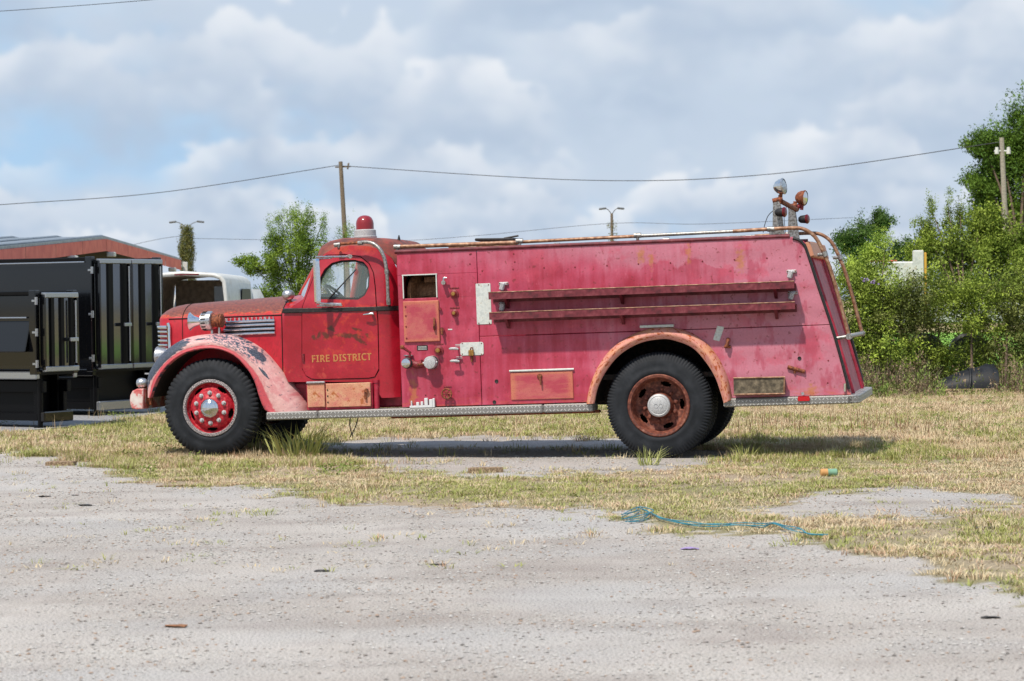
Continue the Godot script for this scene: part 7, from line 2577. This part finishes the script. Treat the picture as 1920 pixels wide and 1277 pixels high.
func build_small_things() -> void:
	timber("timber_offcut", "weathered brown timber block lying in front of the truck", Vector3(-0.2604, 0.0, -23.5255), 0.33, 0.05, 0.10, 0.06)
	timber("timber_offcut", "broken brown timber piece at the left gravel edge", Vector3(-4.6065, 0.0, -25.4875), 0.30, 0.045, 0.10, -0.15)
	timber("timber_offcut", "thin grey stick lying on the dry verge", Vector3(-3.0515, 0.0, -22.2753), 0.26, 0.014, 0.03, 0.2)
	timber("timber_offcut", "pale board lying in the grass behind the rear tyre", Vector3(1.2495, 0.0, -35.2879), 0.55, 0.07, 0.12, 0.05)
	timber("timber_offcut", "pale flat stick beside the left timber piece", Vector3(-4.5699, 0.0, -26.3453), 0.3, 0.012, 0.03, 0.25)
	# can
	var n := thing("drink_can", "crushed green and orange drink can lying in grass", "drink can", Vector3(2.8301, 0.0, -22.4883) + Vector3(0, 0.035, 0), 0.1)
	for k in 2:
		var st := new_st()
		var a := -0.075 if k == 0 else -0.012
		var b := -0.012 if k == 0 else 0.075
		var prof := [Vector2(0.0, a), Vector2(0.027, a), Vector2(0.034, a + 0.008), Vector2(0.034, b)] if k == 0 else [Vector2(0.034, a), Vector2(0.031, a + 0.03), Vector2(0.034, b - 0.008), Vector2(0.027, b), Vector2(0.0, b)]
		lathe(st, prof, Transform3D(Basis(Vector3.UP, PI / 2), Vector3.ZERO), 18)
		obj("can_half", st, M.can_orange if k == 0 else M.can_green, n)
	# blue rope: a loose coil, then a frayed length along the verge
	var rope := thing("blue_rope", "frayed blue rope trailing along the gravel edge", "rope", Vector3(0.9236, 0.0, -18.3725))
	var o: Vector3 = rope.position
	var st2 := new_st()
	for s in 4:
		var pts := []
		for q in [Vector3(0.7931, 0.0, -18.2555), Vector3(0.874, 0.0, -18.5625), Vector3(0.9472, 0.0, -18.8337), Vector3(0.9907, 0.0, -18.4542), Vector3(0.9055, 0.0, -18.0194), Vector3(0.806, 0.0, -17.8602)]:
			pts.append(q - o + Vector3(rng.randfn() * 0.015, 0.012 + 0.012 * s, rng.randfn() * 0.04))
		tube(st2, curve(pts, 5), 0.0035, 5)
	obj("coil", st2, M.rope_blue, rope)
	st2 = new_st()
	for s in 3:
		var pts := []
		for q in [Vector3(0.9907, 0.0, -18.4542), Vector3(1.0604, 0.0, -18.042), Vector3(1.1304, 0.0, -17.8164), Vector3(1.2366, 0.0, -17.5498), Vector3(1.3932, 0.0, -17.4057), Vector3(1.5618, 0.0, -17.4243), Vector3(1.7186, 0.0, -17.322), Vector3(1.804, 0.0, -17.4332), Vector3(1.865, 0.0, -17.1423), Vector3(1.9255, 0.0, -16.9381), Vector3(1.9679, 0.0, -16.6278), Vector3(2.0656, 0.0, -16.6154)]:
			pts.append(q - o + Vector3(rng.randfn() * 0.012, 0.02 + 0.008 * s + absf(rng.randfn()) * 0.008, rng.randfn() * 0.035))
		tube(st2, curve(pts, 5), 0.0035, 5)
	obj("strand", st2, M.rope_blue, rope)
	# scraps on the gravel
	for s in [[Vector3(-3.959, 0.0, -21.1356), 0.06, "scrap_dark", "dark scrap on the gravel below the left timber"], [Vector3(-3.4535, 0.0, -20.1747), 0.07, "scrap_dark", "longest dark scrap on the left gravel"], [Vector3(-3.7266, 0.0, -21.2744), 0.04, "scrap_dark", "small dark chip on the left gravel"], [Vector3(-1.1598, 0.0, -15.0284), 0.055, "scrap_dark", "black strip lying on mid gravel, below the front wheel"], [Vector3(-0.4677, 0.0, -15.3474), 0.06, "scrap_dark", "dark strip lying on gravel below the timber block"], [Vector3(-1.7043, 0.0, -12.5247), 0.07, "leaf_brown", "grey and brown crumpled leaf on the near gravel"], [Vector3(3.2612, 0.0, -17.3214), 0.09, "scrap_dark", "black crumpled scrap in the right verge"], [Vector3(1.1308, 0.0, -16.1172), 0.07, "lilac", "pale purple strip on gravel below the rope"], [Vector3(2.3713, 0.0, -12.4754), 0.06, "scrap_dark", "dark curl on gravel near the right edge"], [Vector3(-4.5391, 0.0, -29.4353), 0.15, "paper_white", "white plastic sheet lying in grass by the front wheel"], [Vector3(7.6584, 0.0, -40.2565), 0.14, "paper_white", "white litter at the foot of the hedge"], [Vector3(3.4222, 0.0, -23.3885), 0.0, "", ""]]:
		if s[1] == 0.0:
			continue
		scrap(s[0], s[1], M[s[2]], s[3])
	# white fittings left on the running board
	var f := thing("plastic_fittings", "row of white plastic fittings left on running board", "fitting")
	f.transform = truck.transform * Transform3D(Basis(), Vector3(2.2826, 0.466, 0.022))
	var base := new_st()
	box(base, Vector3(0, 0.012, 0), Vector3(0.24, 0.024, 0.032), 0.004)
	obj("base_strip", base, M.paper_white, f)
	for q in [[-0.12, 0.075, 0.012], [-0.055, 0.06, 0.03], [-0.01, 0.065, 0.025], [0.035, 0.10, 0.036], [0.085, 0.085, 0.035], [0.115, 0.095, 0.022]]:
		var st := new_st()
		box(st, Vector3(q[0] + 0.02, q[1] * 0.5, 0.002), Vector3(q[2], q[1], 0.03), 0.004)
		obj("peg", st, M.paper_white, f)

func timber(called: String, label: String, at: Vector3, long: float, high: float, deep: float, turn: float) -> void:
	var st := new_st()
	flat(st)
	var rows := []
	for k in 7:
		var x := (k / 6.0 - 0.5) * long
		var j := rng.randf_range(-0.004, 0.004)
		var e := 0.9 if k == 0 or k == 6 else 1.0
		rows.append([Vector3(x, 0.0, -deep * 0.5), Vector3(x + j, high * e * 0.85, -deep * 0.5), Vector3(x + j, high * e, -deep * 0.4), Vector3(x - j, high * e + j, deep * 0.4), Vector3(x - j, high * e * 0.85, deep * 0.5 * e), Vector3(x, 0.0, deep * 0.5 * e)])
	loft(st, rows, true, 0xFFFFFFFF)
	for r in [rows[0], rows[6]]:
		for k in range(1, 5):
			for p in [r[0], r[k], r[k + 1]]:
				st.add_vertex(p)
	var o := obj(called, st, M.wood_old, self, at + Vector3(0, ground_y(at.x, at.z), 0))
	o.rotation.y = turn
	tag(o, label, "timber", "timber and sticks on the ground")

func scrap(at: Vector3, size: float, m: Material, label: String) -> void:
	var st := new_st()
	var rows := []
	for i in 5:
		var r := []
		for k in 4:
			r.append(Vector3((i / 4.0 - 0.5) * size * 1.6 + rng.randfn() * size * 0.06, 0.004 + absf(rng.randfn()) * size * 0.05 + 0.05 * size * sin(i * 0.8), (k / 3.0 - 0.5) * size * 0.9 + rng.randfn() * size * 0.08))
		rows.append(r)
	loft(st, rows, false, 0xFFFFFFFF)
	var low := []
	for r in rows:
		var q := []
		for p in r:
			q.append(p - Vector3(0, 0.003, 0))
		low.append(q)
	loft(st, low, false, 0xFFFFFFFF)
	var o := obj("scrap", st, m, self, at + Vector3(0, ground_y(at.x, at.z), 0))
	o.rotation.y = rng.randf_range(-0.4, 0.4)
	tag(o, label, "scrap", "scraps on the ground")
